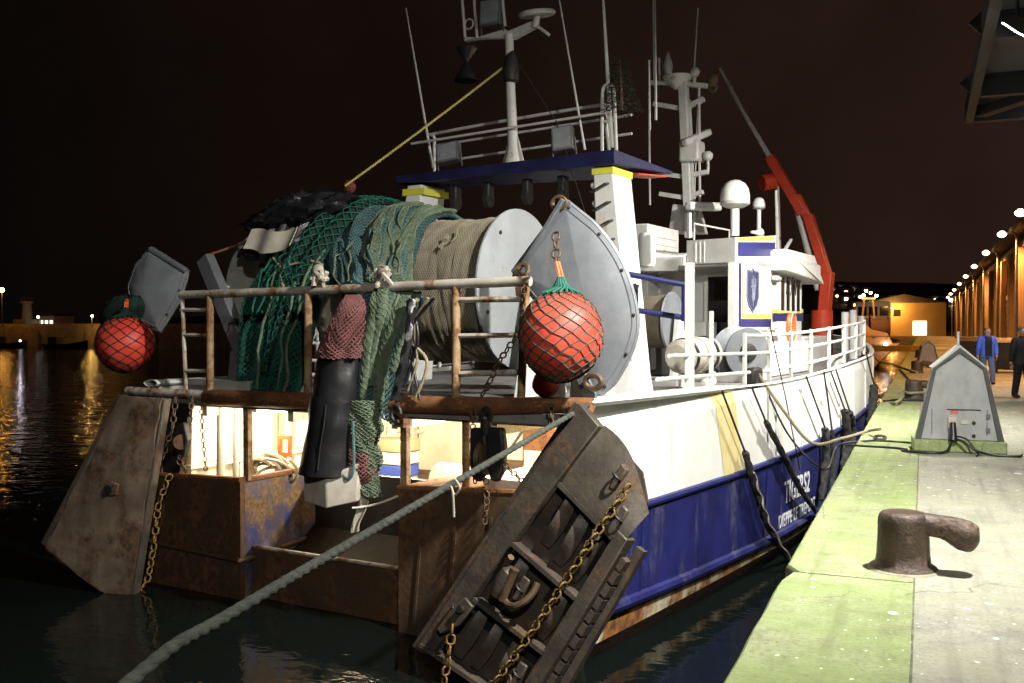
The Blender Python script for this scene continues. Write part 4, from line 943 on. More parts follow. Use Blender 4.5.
# blue top beam, its starboard end drawn forward to a point
zt = zt_ + .02
bmx = xr + .10
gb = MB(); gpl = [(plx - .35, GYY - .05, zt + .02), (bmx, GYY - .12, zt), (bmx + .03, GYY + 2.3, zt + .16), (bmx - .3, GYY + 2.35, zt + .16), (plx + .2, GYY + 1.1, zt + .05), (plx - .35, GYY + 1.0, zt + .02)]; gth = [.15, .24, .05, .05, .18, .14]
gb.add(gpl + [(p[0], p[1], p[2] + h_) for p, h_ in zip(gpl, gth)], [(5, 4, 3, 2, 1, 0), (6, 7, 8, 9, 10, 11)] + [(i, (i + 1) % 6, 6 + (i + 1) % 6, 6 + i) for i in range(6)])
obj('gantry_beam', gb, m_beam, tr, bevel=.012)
obj('gantry_red_underside', MB().prism([(bmx - .5, GYY + .9, zt - .03), (bmx - .02, GYY + .9, zt - .03), (bmx - .0, GYY + 2.1, zt + .08), (bmx - .35, GYY + 2.1, zt + .08)], (0, 0, .024)), m_redpaint, tr)
for x in (-1.4, -.7, 0.1, .8): 
    w_ = obj('hanging_block', MB().bb(x - .07, x + .07, GYY + .2, GYY + .4, zt - .32, zt - .04), m_dark, tr, bevel=.03)
    obj('sheave', MB().cyl((x - .05, GYY + .3, zt - .36), (x + .05, GYY + .3, zt - .36), .13, n=14), m_dark, w_)
GZT = zt + .24
# gantry rails
obj('gantry_rail', MB().tube(spline([(-2.3, GYY + .9, GZT), (-2.3, GYY + .9, GZT + .75), (-2.2, GYY + .9, GZT + .85), (1.0, GYY + .9, GZT + .98), (1.28, GYY + .9, GZT + .9), (1.34, GYY + .9, GZT + .5), (1.40, GYY + .9, GZT)], 6), .03, 8), m_mast, tr)
for z, yv in ((.30, .92), (.62, .92), (.52, .1)): obj('gantry_rail', MB().cyl((-2.25, GYY + yv, GZT + z), (1.75, GYY + yv + .1, GZT + z + .16), .024, n=8), m_mast, tr)
obj('gantry_hoop', MB().tube(spline([(bmx - .42, GYY + .3, GZT), (bmx - .42, GYY + .3, GZT + .95), (bmx - .36, GYY + .3, GZT + 1.15), (bmx - .22, GYY + .3, GZT + 1.1), (bmx - .2, GYY + .3, GZT + .9), (bmx - .16, GYY + .3, GZT)], 6), .03, 8), m_mast, tr)
obj('gantry_hoop_bar', MB().cyl((bmx - .42, GYY + .3, GZT + .55), (bmx - .18, GYY + .3, GZT + .55), .022), m_mast, tr)
# centre mast on the gantry
mx = Y(513, 155, GYY + .3); 
mtp = Y(509, 40, GYY + .3)
mast_pts = [V(mx.x, mx.y, GZT - .05), V(mx.x, mx.y, GZT + .3), V(lerp(mx.x, mtp.x, .5), mx.y, lerp(GZT, mtp.z, .5)), V(mtp.x, mx.y, mtp.z + .1)]
gm = obj('gantry_mast', MB().tube(mast_pts, [.17, .095, .085, .075], 12), m_mast, tr)
obj('mast_gusset', MB().prism([(mx.x - .22, mx.y, GZT), (mx.x + .22, mx.y, GZT), (mx.x + .08, mx.y, GZT + .5), (mx.x - .08, mx.y, GZT + .5)], (0, .03, 0)), m_mast, gm)
def GP(px, py, dy=.3): return Y(px, py, GYY + dy)
obj('mast_arm', MB().prism([GP(464, 41), GP(505, 29), GP(512, 38), GP(465, 37)], (0, .14, 0)).prism([GP(506, 32), GP(534, 20), GP(536, 25), GP(512, 38)], (0, .14, 0)), m_mast, gm)
obj('radar_disc', MB().lathe([(.02, -.03), (.30, -.02), (.33, .02), (.30, .06), (.05, .10)], GP(537, 15), (0, -.18, 1), 24), m_mast, gm)
obj('disc_stalk', MB().cyl(GP(537, 16), GP(535, 28), .06).cyl(GP(537, 26), GP(549, 35), .03), m_mast, gm)
for px in (465, 477, 505): obj('mast_upright', MB().cyl(GP(px, 38 if px < 500 else 26), GP(px - 4, -14), .028), m_mast, gm)
obj('mast_ring', MB().tube([GP(469, 24) + V(.09*math.cos(a), 0, .09*math.sin(a)) for a in [2*math.pi*k/12 for k in range(12)]], .015, 5, closed=True), m_mast, gm)
def flood(c, w, h, tilt, parent, nm='work_light'):
    M = Matrix.Translation(c) @ Matrix.Rotation(tilt[1], 4, 'Z') @ Matrix.Rotation(tilt[0], 4, 'X') @ Matrix.Rotation(tilt[2], 4, 'Y')
    f = obj(nm, MB().bb(-w/2, w/2, -.02, .16, -h/2, h/2, M), m_lamp, parent, bevel=.012)
    obj('lens', MB().bb(-w/2 + .03, w/2 - .03, -.032, -.021, -h/2 + .03, h/2 - .03, M), m_lens, f)
    for sx in (-1, 1): obj('yoke_arm', MB().cyl(M @ V(sx * (w/2 + .02), .07, 0), M @ V(sx * (w/2 + .02), .12, -h*.75), .015), m_lamp, f)
flood(GP(447, 152, -.1), .42, .36, (-.25, .15, -.15), tr)
flood(GP(562, 138, -.1), .36, .42, (-.2, .2, -.12), tr)
flood(GP(490, 12, .2), .40, .46, (-.1, .1, -.03), tr)
# dark day-shape cones and block on the mast
p = GP(466, 62); obj('day_shape', MB().lathe([(.20, .24), (.03, 0), (.22, -.34)], p, n=12), m_tarp, gm)
p = GP(511, 68); obj('mast_block', MB().lathe([(.02, .35), (.10, .2), (.15, 0), (.14, -.22), (.02, -.3)], p, n=12), m_dark, gm)
# whip aerials
def aerial(p0, p1, r0, r1, nm='whip_aerial'): obj(nm, MB().tube([p0, Vector(p0).lerp(p1, .5), p1], [r0, (r0 + r1)/2, r1], 6), m_mast, tr)
aerial(GP(433, 168), GP(406, 8), .028, .012)
aerial(GP(585, 150), GP(556, -20), .022, .012)
aerial(GP(612, 148), GP(602, -20), .045, .018)
aerial(GP(656, 120, 5), GP(655, -15, 5), .03, .012)
aerial(GP(650, 130, 5), GP(649, 60, 5), .02, .02)
# ---- wheelhouse, forward part (child meshes of the trawler)
WX = 2.55                                  # starboard face
def S(px, py, x=WX): return X(px, py, x)
wa, wf = S(735, 300).y, S(806, 300).y       # aft edge and front of the side
zf = 2.86                                  # deck
zbt = S(737, 262).z; ztp = S(737, 238).z
wh_ = MB()
y_mid = S(776, 290).y
zr = ztp
WR = 1.1                                   # depth of the recess behind the aft face
XB = Y(684, 250, wa).x                      # inner edge of the raised starboard casing
ZL = Y(660, 256, wa).z                      # roof of the low middle part
wh_.bb(-WX, WX, wa + WR, y_mid, zf, ZL - .02)
wp = obj('wheelhouse', wh_, m_white, tr, bevel=.03)
# bridge front section, lower and stepped out
y2 = S(801, 300).y; zroof2 = S(790, 258).z
b2 = MB().bb(-WX - .02, WX + .02, y_mid + .002, y2, zf, zroof2 - .35)
obj('bridge_front', b2, m_white, wp, bevel=.02)
obj('bridge_visor', MB().prism([(WX + .32, y_mid - .3, zroof2 + .06), (WX + .40, y2 + .55, zroof2 - .55), (WX + .30, y2 + .05, zroof2 + .10)][:3] + [(WX + .30, y_mid - .3, zroof2 + .10)], (-2*WX - .6, 0, 0)), m_white, wp)
obj('visor_slab', MB().prism([(-WX - .34, y_mid - .45, zroof2 - .36), (WX + .34, y_mid - .45, zroof2 - .36), (WX + .34, y2 + .5, zroof2 - .52), (-WX - .34, y2 + .5, zroof2 - .52)], (0, 0, .42)), m_white, wp, bevel=.03)
nw = 4
for k in range(nw):
    ya = lerp(y_mid + .22, y2 - .12, k / nw); yb2 = ya + (y2 - y_mid - .34) / nw * .80
    z0_, z1_ = S(790, 311).z, zroof2 - .44
    w_ = obj('bridge_window', MB().bb(WX + .021, WX + .034, ya, yb2, z0_, z1_), m_glass, wp)
    obj('window_frame', MB().bb(WX + .021, WX + .05, ya - .05, ya - .002, z0_ - .04, z1_ + .04).bb(WX + .021, WX + .05, yb2 + .002, yb2 + .05, z0_ - .04, z1_ + .04), m_white, w_)
# stripes: yellow roof line, navy band, yellow and navy bands, navy edge
e_ = .006
def band(nm, px0, px1, pt, pb, mat_, x=WX, drop=0.0):
    a0, a1, b0_, b1 = S(px0, pb, x), S(px0, pt, x), S(px1, pb + drop, x), S(px1, pt + drop, x)
    b0_.y = b1.y = (b0_.y + b1.y) / 2; a0.y = a1.y = (a0.y + a1.y) / 2
    q = [a0, b0_, b1, a1]
    for p_ in q: p_.x = x + e_ - .004
    return obj(nm, MB().prism(q, (.004, 0, 0)), mat_, wp)
zo = S(735, 262).z
for sx in (1, -1):
    x0_, x1_ = sorted((sx * XB, sx * WX))
    obj('side_casing', MB().prism([(x0_, wa + .15 if sx > 0 else wa, zo), (x1_, wa, zo), (x1_, S(776, 250).y, zo), (x0_, S(776, 250).y, zo)], (0, 0, zr - zo)).prism([(x0_, wa + .3, zr - .002), (x0_, S(776, 250).y, zr - .002), (x0_, S(776, 250).y, S(776, 235.5).z)], (x1_ - x0_, 0, 0)), m_white, wp)
    x0_, x1_ = sorted((sx * (WX - .14), sx * WX)); obj('wing_wall', MB().bb(x0_, x1_, wa, wa + WR - .002, zf, zo - .002), m_white, wp)
band('yellow_roof_line', 738, 774, 237.5, 241.5, m_limeyellow, WX + .002, -1.2)
band('navy_roof_band', 738, 775, 242, 256, m_navy, WX + .004, .3)
band('navy_edge', 738.5, 741, 263, 326, m_navy, WX + .002)
band('yellow_edge', 741.6, 743.2, 270, 315, m_limeyellow, WX + .002)
band('yellow_band', 741.6, 771, 314, 318.5, m_limeyellow, WX + .001)
band('navy_band', 738.5, 771, 319, 327, m_navy, WX + .003)
band('yellow_band', 773, 803, 309, 313, m_limeyellow, WX + .025)
band('navy_band', 773, 803, 313.6, 321, m_navy, WX + .023)
# shield emblem
c = S(752.5, 290); hh = (S(752, 266).z - S(752, 313).z) / 2; ww = (S(758.5, 290).y - S(746, 290).y) / 2
def shield(k, x):
    pts = [(-1, .80), (-.6, .86), (-.25, .82), (0, .98), (.25, .82), (.6, .86), (1, .80), (1, -.35), (.72, -.68), (0, -1), (-.72, -.68), (-1, -.35)]
    return [V(x, c.y + p_[0] * ww * k, c.z + p_[1] * hh * k) for p_ in pts]
sd = obj('shield_emblem', MB().prism(shield(1, WX + .003), (.006, 0, 0)), pmat('emblem_blue', (.022, .026, .065), (.045, .05, .095), mscale=5, rough=.5, bump=0), wp)
obj('emblem_border', MB().tube(shield(.93, WX + .011), .014, 5, closed=True), pmat('emblem_pale', (.16, .17, .22), rough=.5, bump=0), sd)
em = MB()
for (a, b, r_) in (((-.25, .45), (-.1, -.5), .022), ((.3, .5), (.12, -.45), .022), ((-.45, .1), (.4, .22), .02), ((-.3, -.3), (.35, -.15), .018), ((0, .6), (.02, -.7), .016)):
    em.cyl(V(WX + .011, c.y + a[0]*ww, c.z + a[1]*hh), V(WX + .011, c.y + b[0]*ww, c.z + b[1]*hh), r_, n=5)
obj('emblem_figure', em, pmat('emblem_figure_grey', (.14, .15, .20), rough=.5, bump=0), sd)
# aft face: recess with door under an overhanging top
da, db = Y(709, 290, wa + WR).x, min(WX - .2, Y(733, 290, wa + WR).x); yd = wa + WR
dr = obj('aft_door', MB().bb(da, db, yd - .05, yd - .004, zf + .1, Y(720, 277, yd).z), m_glass, wp)
obj('door_frame', MB().bb(da - .08, da - .004, yd - .08, yd - .004, zf + .05, Y(720, 274, yd).z), m_white, dr)
obj('door_frame', MB().bb(da - .004, db + .06, yd - .08, yd - .004, Y(720, 276.5, yd).z, Y(720, 274, yd).z), m_white, dr)
obj('overhang_soffit', MB().bb(XB - .3, WX - .15, wa + .2, yd - .004, zo - .05, zo - .004), m_white, wp)
obj('side_locker', MB().bb(XB - .1, XB + .35, wa + .3, wa + WR - .1, zf, zf + 1.1), m_white, wp, bevel=.02)
# funnel box, small lockers and louvres aft of the wheelhouse
fz = zo
ea, eb = X(648, 240, .5).y, X(679, 240, .5).y
fb = obj('exhaust_casing', MB().bb(-.6, .5, ea, eb, zf, X(660, 226, .5).z), m_mast, tr, bevel=.03)
lv = MB(); zc = X(660, 226, .5).z
for k in range(9): lv.bb(.501, .515, ea + .15, eb - .15, zc - .25 - k * .16, zc - .17 - k * .16)
obj('louvre', lv, m_mast, fb)
obj('upper_bridge_beam', MB().bb(-XB + .02, XB - .02, wa + .1, wa + .5, Y(660, 271, wa).z, ZL), m_white, tr, bevel=.02)
obj('liferaft_canister', MB().lathe([(.0, 0), (.14, .02), (.17, .08), (.17, .62), (.14, .68), (0, .70)], Y(647, 250, wa - .6) - V(0, 0, .35), n=16), m_white, tr)
# ---- main mast on the wheelhouse roof
def Q(px, py, x=.2): return X(px, py, x)
my = Q(687, 200).y
def MQ(px, py, dy=0): return Y(px, py, my + dy)
mm = obj('main_mast', MB().beam(MQ(690, 238), MQ(683, 78), .20, .24, (0, 1, 0)), m_mast, tr, bevel=.02)
obj('mast_edge', MB().beam(MQ(695, 220), MQ(689, 100), .06, .1, (0, 1, 0)), m_mast, mm)
for (a, b, c_) in (((652, 83), (683, 84), (707, 86)), ((654, 104), (683, 109), (704, 99)), ((656, 173), (684, 177), (708, 172)), ((660, 194), (686, 198), (703, 192))):
    obj('crosstree', MB().beam(MQ(*a), MQ(*b), .14, .10).beam(MQ(*b), MQ(*c_), .14, .10), m_mast, mm)
obj('masthead_dish', MB().lathe([(.1, -.25), (.34, 0), (.36, .06)], MQ(678, 79), n=16), m_mast, mm)
obj('masthead_lamp', MB().lathe([(.09, -.2), (.12, 0), (.05, .25), (.01, .34)], MQ(668, 66), n=10), m_mast, mm)
obj('radar_scanner', MB().beam(MQ(684, 143, -.4), MQ(709, 132, .5), .2, .17), m_mast, mm, bevel=.05)
obj('radar_scanner', MB().beam(MQ(688, 206, -.5), MQ(719, 207, .6), .22, .20), m_white, mm, bevel=.05)
obj('radar_gearbox', MB().bb(-.25, .25, -.25, .25, -.3, .2, Matrix.Translation(MQ(692, 150))), m_mast, mm, bevel=.06)
obj('radar_platform', MB().prism([MQ(672, 204), MQ(690, 205), MQ(697, 232), MQ(668, 232)], (0, .8, 0)), m_mast, mm, bevel=.03)
obj('aerial_lamp', MB().ball(MQ(708, 156), .12, 10, 8).cyl(MQ(708, 158), MQ(708, 172), .035), m_mast, mm)
obj('aerial_lamp', MB().ball(MQ(695, 72), .12, 10, 8).cyl(MQ(695, 74), MQ(694, 86), .04), m_mast, mm)
for a, b, r_ in (((650, 205), (649, 92), .025), ((700, 220), (699, 85), .03), ((693, 88), (698, 8), .02), ((660, 85), (659, 58), .03), ((654, 84), (653, -8), .018), ((698, 100), (694, 216), .012)): obj('mast_stay', MB().cyl(MQ(*a), MQ(*b), r_, n=6), m_mast, mm)
# satellite domes
def dome(px, py, pb, x, r_, nm):
    c = X(px, py, x); zb_ = X(px, pb, x).z
    d_ = obj(nm, MB().lathe([(r_ * .62, -r_ * .78), (r_ * .98, -r_ * .62), (r_, -.1 * r_), (r_ * .92, r_ * .38), (r_ * .70, r_ * .75), (r_ * .36, r_ * .97), (.002, r_ * 1.04)], c, n=24), m_white, tr)
    obj('dome_skirt', MB().lathe([(r_ * .60, -r_ * .86), (r_ * 1.005, -r_ * .66), (r_ * 1.012, -r_ * .45)], c, n=24), m_mast, d_)
    obj('dome_post', MB().cyl((c.x, c.y, c.z - r_ * .8), (c.x, c.y, zb_), .10 if r_ > .2 else .05), m_white, d_)
dome(735, 195, 236, 1.6, .33, 'satellite_dome'); dome(759, 204, 236, 1.7, .15, 'gps_dome')
aerial(X(778, 256, 2.2), X(776, 190, 2.2), .04, .03); aerial(X(689, 238, 1.9), X(689, 213, 1.9), .05, .05)
aerial(X(781, 256, 2.3), X(791, 240, 2.3), .05, .04)
# roof plate
obj('wheelhouse_roof', MB().bb(-XB + .02, XB - .02, wa + .52, y_mid - .46, ZL - .06, ZL + .03), m_white, wp)
nwy = X(673, 322, 1.7).y
# fittings on the wheelhouse
for k in range(3): obj('cable_conduit', MB().tube([(XB + .25 + .09 * k, wa - .012, zo + .02), (XB + .25 + .09 * k, wa - .012, zr - .05)], .014, 6), m_mast, wp)
obj('deck_lamp', MB().box((XB + .02, wa - .10, zo - .10), (.16, .14, .12)), m_lamp, wp, bevel=.02)
obj('horn', MB().lathe([(.03, 0), (.04, .15), (.10, .32), (.11, .33)], (WX - .5, S(774, 250).y, zr + .35), (.3, 1, 0), 14), m_mast, wp)
for k in range(4): obj('grab_rail', MB().tube([(WX + .004, lerp(wa + .5, y_mid, k / 4), zf + .95), (WX + .07, lerp(wa + .5, y_mid, k / 4), zf + .98), (WX + .07, lerp(wa + .5, y_mid, (k + .8) / 4), zf + .98), (WX + .004, lerp(wa + .5, y_mid, (k + .8) / 4), zf + .95)], .014, 6), m_mast, wp)
obj('navigation_light', MB().box((WX + .08, y_mid - .25, zroof2 - .52), (.14, .34, .10)), m_mast, wp, bevel=.02)
obj('roof_rail', MB().tube([(XB + .1, wa + .3, zr + .02), (XB + .1, wa + .3, zr + .35), (XB + .1, S(772, 250).y, zr + .40), (XB + .1, S(772, 250).y, zr + .02)], .018, 6), m_mast, wp)
for q in (.25, .5, .75): obj('window_wiper', MB().cyl((WX + .056, lerp(y_mid + .3, y2 - .2, q), zroof2 - .46), (WX + .056, lerp(y_mid + .2, y2 - .3, q), zroof2 - .85), .01, n=5), m_dark, wp)
for q in range(5): obj('casing_vent', MB().bb(WX + .004, WX + .02, lerp(wa + .4, y_mid - .3, q / 4), lerp(wa + .4, y_mid - .3, q / 4) + .22, zf + .35, zf + .50), m_mast, wp)
# dark box and drum, added to darken the recess aft of the wheelhouse
wm = obj('winch_machinery', MB().bb(-1.9, 1.15, nwy + .9, nwy + 2.2, 2.87, 4.05), m_dark, tr, bevel=.06)
obj('winch_drum', MB().lathe([(.55, 0), (.55, .06), (.30, .08), (.30, .9), (.55, .92), (.55, .98)], (.0, nwy + .75, 3.55), (1, 0, 0), 22), m_dark, wm)
# ---- red deck crane on the foredeck
cy = 16.4
def K(px, py): return Y(px, py, cy)
kb = K(822, 318); 
cr = obj('deck_crane', MB().tube([V(kb.x, cy, 2.9), V(kb.x, cy, kb.z + .2)], .28, 14), m_redpaint, tr)
obj('crane_king_post', MB().beam(K(824, 318), K(828, 272), .29, .40, (0, 1, 0)), m_redpaint, cr, bevel=.03)
obj('crane_inner_boom', MB().beam(K(829, 282), K(808, 215), .25, .34, (0, 1, 0)).beam(K(810, 222), K(797, 196), .22, .28, (0, 1, 0)), m_redpaint, cr, bevel=.03)
obj('crane_outer_boom', MB().beam(K(803, 214), K(770, 157), .24, .30, (0, 1, 0)), m_redpaint, cr, bevel=.02)
obj('crane_jib', MB().tube([K(776, 168), K(745, 115), K(720, 68)], [.075, .055, .04], 8), m_mast, cr)
obj('crane_winch', MB().cyl(K(764, 184) + V(0, -.2, 0), K(776, 180) + V(0, .1, 0), .22, n=16), m_redpaint, cr)
obj('crane_ram', MB().cyl(K(818, 290), K(798, 212), .09), m_mast, cr)
obj('crane_hook_block', MB().ball(K(713, 80), .15, 10, 8, (1, .6, 1.3)).tube([K(713, 83) + V(.1*math.cos(a), 0, -.12 + .12*math.sin(a)) for a in [math.pi*.9 + 1.4*math.pi*k/10 for k in range(11)]], .04, 6), m_tanrope, cr)
obj('crane_fall', MB().cyl(K(720, 68), K(713, 76), .02), m_dark, cr)
obj('crane_strut', MB().cyl(K(778, 184), K(780, 256), .035), m_mast, cr)
# ---- winch gear between gantry and wheelhouse
nwc = X(673, 322, 1.7)
obj('net_winch_core', MB().cyl((-.9, nwc.y, nwc.z), (1.62, nwc.y, nwc.z), .50, n=28), m_khakidark, tr)
fz_ = obj('net_winch_flange', MB().lathe([(.56, -.02), (.58, 0), (.56, .03)], (1.68, nwc.y, nwc.z), (1, 0, 0), 36), m_galv, tr)
obj('net_winch_stand', MB().prism([(1.78, nwc.y - .4, 2.87), (1.78, nwc.y + .4, 2.87), (1.78, nwc.y + .1, nwc.z + .15), (1.78, nwc.y - .1, nwc.z + .15)], (.08, 0, 0)), m_white, tr)
gw = X(736, 352, 2.9)
wn_ = obj('capstan_winch', MB().lathe([(.10, -.10), (.46, -.09), (.48, -.05), (.44, -.03), (.22, 0), (.22, .35), (.44, .37), (.45, .42)], gw, (.75, -.66, 0), 28), m_galv, tr)
obj('winch_hub', MB().lathe([(.18, 0), (.16, .06), (.08, .08)], gw + V(.75, -.66, 0) * .40, (.75, -.66, 0), 16), m_dark, wn_)
obj('winch_bed', MB().bb(gw.x - .4, gw.x + .35, gw.y - .5, gw.y + .8, 2.87, 3.0), m_mast, tr)
# canister-like raft in its cradle behind the rail
lr = X(694, 355, 3.0)
can_ = obj('liferaft', MB().lathe([(0, -.50), (.20, -.49), (.27, -.42), (.29, -.03), (.305, -.02), (.305, .02), (.29, .03), (.27, .42), (.20, .49), (0, .50)], lr, (.25, 1, .05), 24), m_plastic, tr)
for q in (-.28, .28): obj('raft_strap', MB().lathe([(.300, -.025), (.300, .025)], lr + V(.25, 1, .05).normalized() * q, (.25, 1, .05), 24), m_black, can_)
obj('raft_cradle', MB().beam(lr + V(0, -.4, -.36), lr + V(0, -.45, 2.87 - lr.z), .08, .5).beam(lr + V(.1, .4, -.36), lr + V(.1, .45, 2.87 - lr.z), .08, .5), m_white, tr)
# white side structures forward
obj('foredeck_house', MB().bb(-2.4, 2.6, y2 + .1, y2 + 2.6, 2.87, S(815, 330).z - .15), m_white, tr, bevel=.04)
obj('wheelhouse_base_locker', MB().bb(2.56, 3.1, wa + .6, wa + 3.5, 2.87, 3.55), m_white, tr, bevel=.03)
# ---- side rail (posts, three courses) on the starboard bulwark
def rp_(y, z): h = hbm(y) - .17 + flare(y) * .3; return V(h, y, z)
ypost = [3.75, 5.05, 6.2, 7.4, 8.7, 10.1, 11.5, 12.9, 14.2]
for k, y in enumerate(ypost):
    zt3 = ztop(y) + (1.15 if k == 0 else .84)
    obj('side_rail_post', MB().beam(rp_(y, ztop(y) + .02), rp_(y, zt3), .06, .06, (0, 1, 0)), m_white, tr, bevel=.01)
for dz, y0_ in ((.22, 2.0), (.52, 2.35), (.80, 5.05)):
    pts = [rp_(y, ztop(y) + dz) for y in [y0_ + (14.2 - y0_) * k / 24 for k in range(25)]]
    obj('side_rail', MB().tube(pts, .028 if dz < .9 else .016, 8), m_white, tr)
# port side rail
for k in range(9):
    y = 2.5 + k * 1.4; q = rp_(y, ztop(y)); q.x *= -1; obj('side_rail_post', MB().cyl(q, q + V(0, 0, .95), .04), m_white, tr)
for dz in (.3, .62, .95): obj('side_rail', MB().tube([V(-rp_(y, 0).x, y, ztop(y) + dz) for y in [2.5 + 11.2 * k / 20 for k in range(21)]], .03, 8), m_white, tr)
# tall post and blue tube gate beside the gantry
tp = rp_(3.0, ztop(3.0)); obj('gate_post', MB().beam(tp, V(tp.x, tp.y, X(686, 262, tp.x).z), .11, .11, (0, 1, 0)), m_white, tr, bevel=.01)
g0, g1, g2, g3 = X(617, 272, 2.6), X(687, 285, 3.5), X(687, 318, 3.5), X(622, 308, 2.65)
obj('blue_gate_rail', MB().tube([g0, g1 + V(0, -.05, 0), g1, g2, g2 + V(0, -.05, 0), g3], .042, 8), m_navy, tr)
obj('gate_plate', MB().bb(g1.x - .04, g1.x + .04, g1.y - .12, g1.y - .02, g2.z - .05, g1.z), m_navy, tr)
# tangle of shackles on the gantry leg
tg = MB(); cc = X(630, 297, 2.55)
for k in range(12): tg.tube([cc + V(rnd(-.08, .08), rnd(-.15, .15), rnd(-.2, .2)) + V(0, .06*math.cos(a), .07*math.sin(a)) for a in [2*math.pi*q/8 for q in range(8)]], .022, 5, closed=True)
o = obj('shackle_cluster', tg, m_dark, tr); o['kind'] = 'stuff'
# white gallows foot on the starboard quarter
obj('gallows_foot', MB().prism([(3.0, .9, 2.87), (3.55, .9, 2.87), (3.45, .9, 3.9), (3.1, .9, 3.9)], (0, .25, 0)), m_white, tr, bevel=.02)
obj('gallows_foot', MB().prism([(2.9, 1.9, 2.87), (3.5, 1.9, 2.87), (3.4, 1.9, 3.4), (3.0, 1.9, 3.4)], (0, .6, 0)), m_white, tr, bevel=.02)
obj('quarter_gallows', MB().beam((2.85, .9, 2.87), (2.85, .9, 5.25), .16, .16, (0, 1, 0)), m_white, tr, bevel=.01)
# bow clutter: windlass, white posts, fairlead
obj('windlass', MB().cyl((1.0, 17.6, 3.9), (2.3, 17.6, 3.9), .3, n=16).bb(1.4, 1.9, 17.2, 18.0, 3.3, 3.9), m_dark, tr)
for px, py, pt in ((845, 352, 312), (853, 350, 310), (861, 352, 316)):
    q = X(px, py, 3.2); obj('bow_post', MB().cyl(q - V(0, 0, .5), X(px, pt, 3.2), .09), m_white, tr)
q = X(757, 374, 3.98); obj('fairlead', MB().bb(q.x - .18, q.x + .04, q.y - .22, q.y + .22, q.z - .22, q.z + .1), m_dark, tr, bevel=.05)
q = X(838, 362, 3.95); obj('fairlead', MB().bb(q.x - .18, q.x + .04, q.y - .25, q.y + .25, q.z - .2, q.z + .1), m_mast, tr, bevel=.05)
# ---- lettering on the hull side
m_letter = pmat('white_lettering', (.72, .73, .75), rough=.5, bump=0)
def lettering(txt, ya, z, size, stretch=1.0, bold=0):
    cu = bpy.data.curves.new('lettering', 'FONT'); cu.body = txt; cu.size = size; cu.extrude = .003; cu.space_character = 1.12; cu.offset = bold
    to = bpy.data.objects.new('lettering_tmp', cu); COL.objects.link(to)
    dg = bpy.context.evaluated_depsgraph_get(); me = bpy.data.meshes.new_from_object(to.evaluated_get(dg))
    bpy.data.objects.remove(to)
    for v in me.vertices:
        y = ya + v.co.x * stretch; zz = z + v.co.y
        t = (zz - zstr(y)) / (zblue(y) - zstr(y)); p = Vector(hull_pt(y, 'strake', 1)).lerp(Vector(hull_pt(y, 'blue', 1)), t)
        # bold strokes: shift handled by offset below
        v.co = V(p.x + .008 + v.co.z, y, zz)
    me.materials.append(m_letter)
    o = bpy.data.objects.new('lettering', me); COL.objects.link(o); o.parent = tr
    return o
lettering('TIGERS2', 6.44, .92, .52, .72, .007)
lettering('DIEPPE LE TREPORT', 6.16, .54, .31, .72, .004)
# ================================================================== FISHING GEAR ON AND AROUND THE TRAWLER
def strands(fn, nu, nv, r, mat_jit=0.0, keep=1.0):
    """diamond netting: short three-sided twines between the nodes of a staggered grid on fn(u, v)"""
    mb = MB(); V_, F_ = mb.v, mb.f
    P = {}
    def node(i, j):
        k = (i, j)
        if k not in P: P[k] = Vector(fn(i / nu, j / nv))
        return P[k]
    for j in range(nv):
        for i in range(nu + 1):
            if (i + j) % 2: continue
            for d in (-1, 1):
                if not 0 <= i + d <= nu or random.random() > keep: continue
                a, b = node(i, j), node(i + d, j + 1); t = b - a
                if t.length < 1e-5: continue
                t.normalize(); u = t.orthogonal().normalized(); w = t.cross(u); n = len(V_)
                for p in (a, b):
                    for k in range(3):
                        an = 2.0944 * k; V_.append(p + u * (r * math.cos(an)) + w * (r * math.sin(an)))
                F_ += [(n, n+1, n+4, n+3), (n+1, n+2, n+5, n+4), (n+2, n, n+3, n+5)]
    return mb
def offs(fn, d, e=1e-3):
    def g(u, v):
        p = Vector(fn(u, v)); u2 = u + e if u < .999 else u - e; v2 = v + e if v < .999 else v - e
        a = (Vector(fn(u2, v)) - p) * (1 if u2 > u else -1); b = (Vector(fn(u, v2)) - p) * (1 if v2 > v else -1); n = a.cross(b)
        return p + (n.normalized() * d if n.length > 1e-12 else Vector())
    return g
GEARG = 'trawl nets on the drums'
# --- khaki net wound on the starboard drum
kn = thing('trawl_net', 'khaki net wound tight on the drum beside the pale grey flange', 'net', (.4, DY, 3.0), BM, GEARG)
def kf(u, v):
    x = lerp(-.45, 1.26, u); a = 2 * math.pi * v
    r_ = 1.06 + .03 * vnoise(x * 3.1, a * 2) + .006 * math.sin(x * 46 + 3 * math.sin(a) + 2 * vnoise(x * 5, a)) + .012 * vnoise(x * 9, a * 3) - .06 * max(0, (u - .9) * 10) ** 2
    return V(x, DY + r_ * math.cos(a), DZ + r_ * math.sin(a) * 1.0)
obj('wound_bulk', MB().grid(kf, 44, 64), m_khakidark, kn)
o = obj('twine', strands(offs(kf, -.006), 88, 190, .0055), m_khaki, kn); o['kind'] = 'stuff'

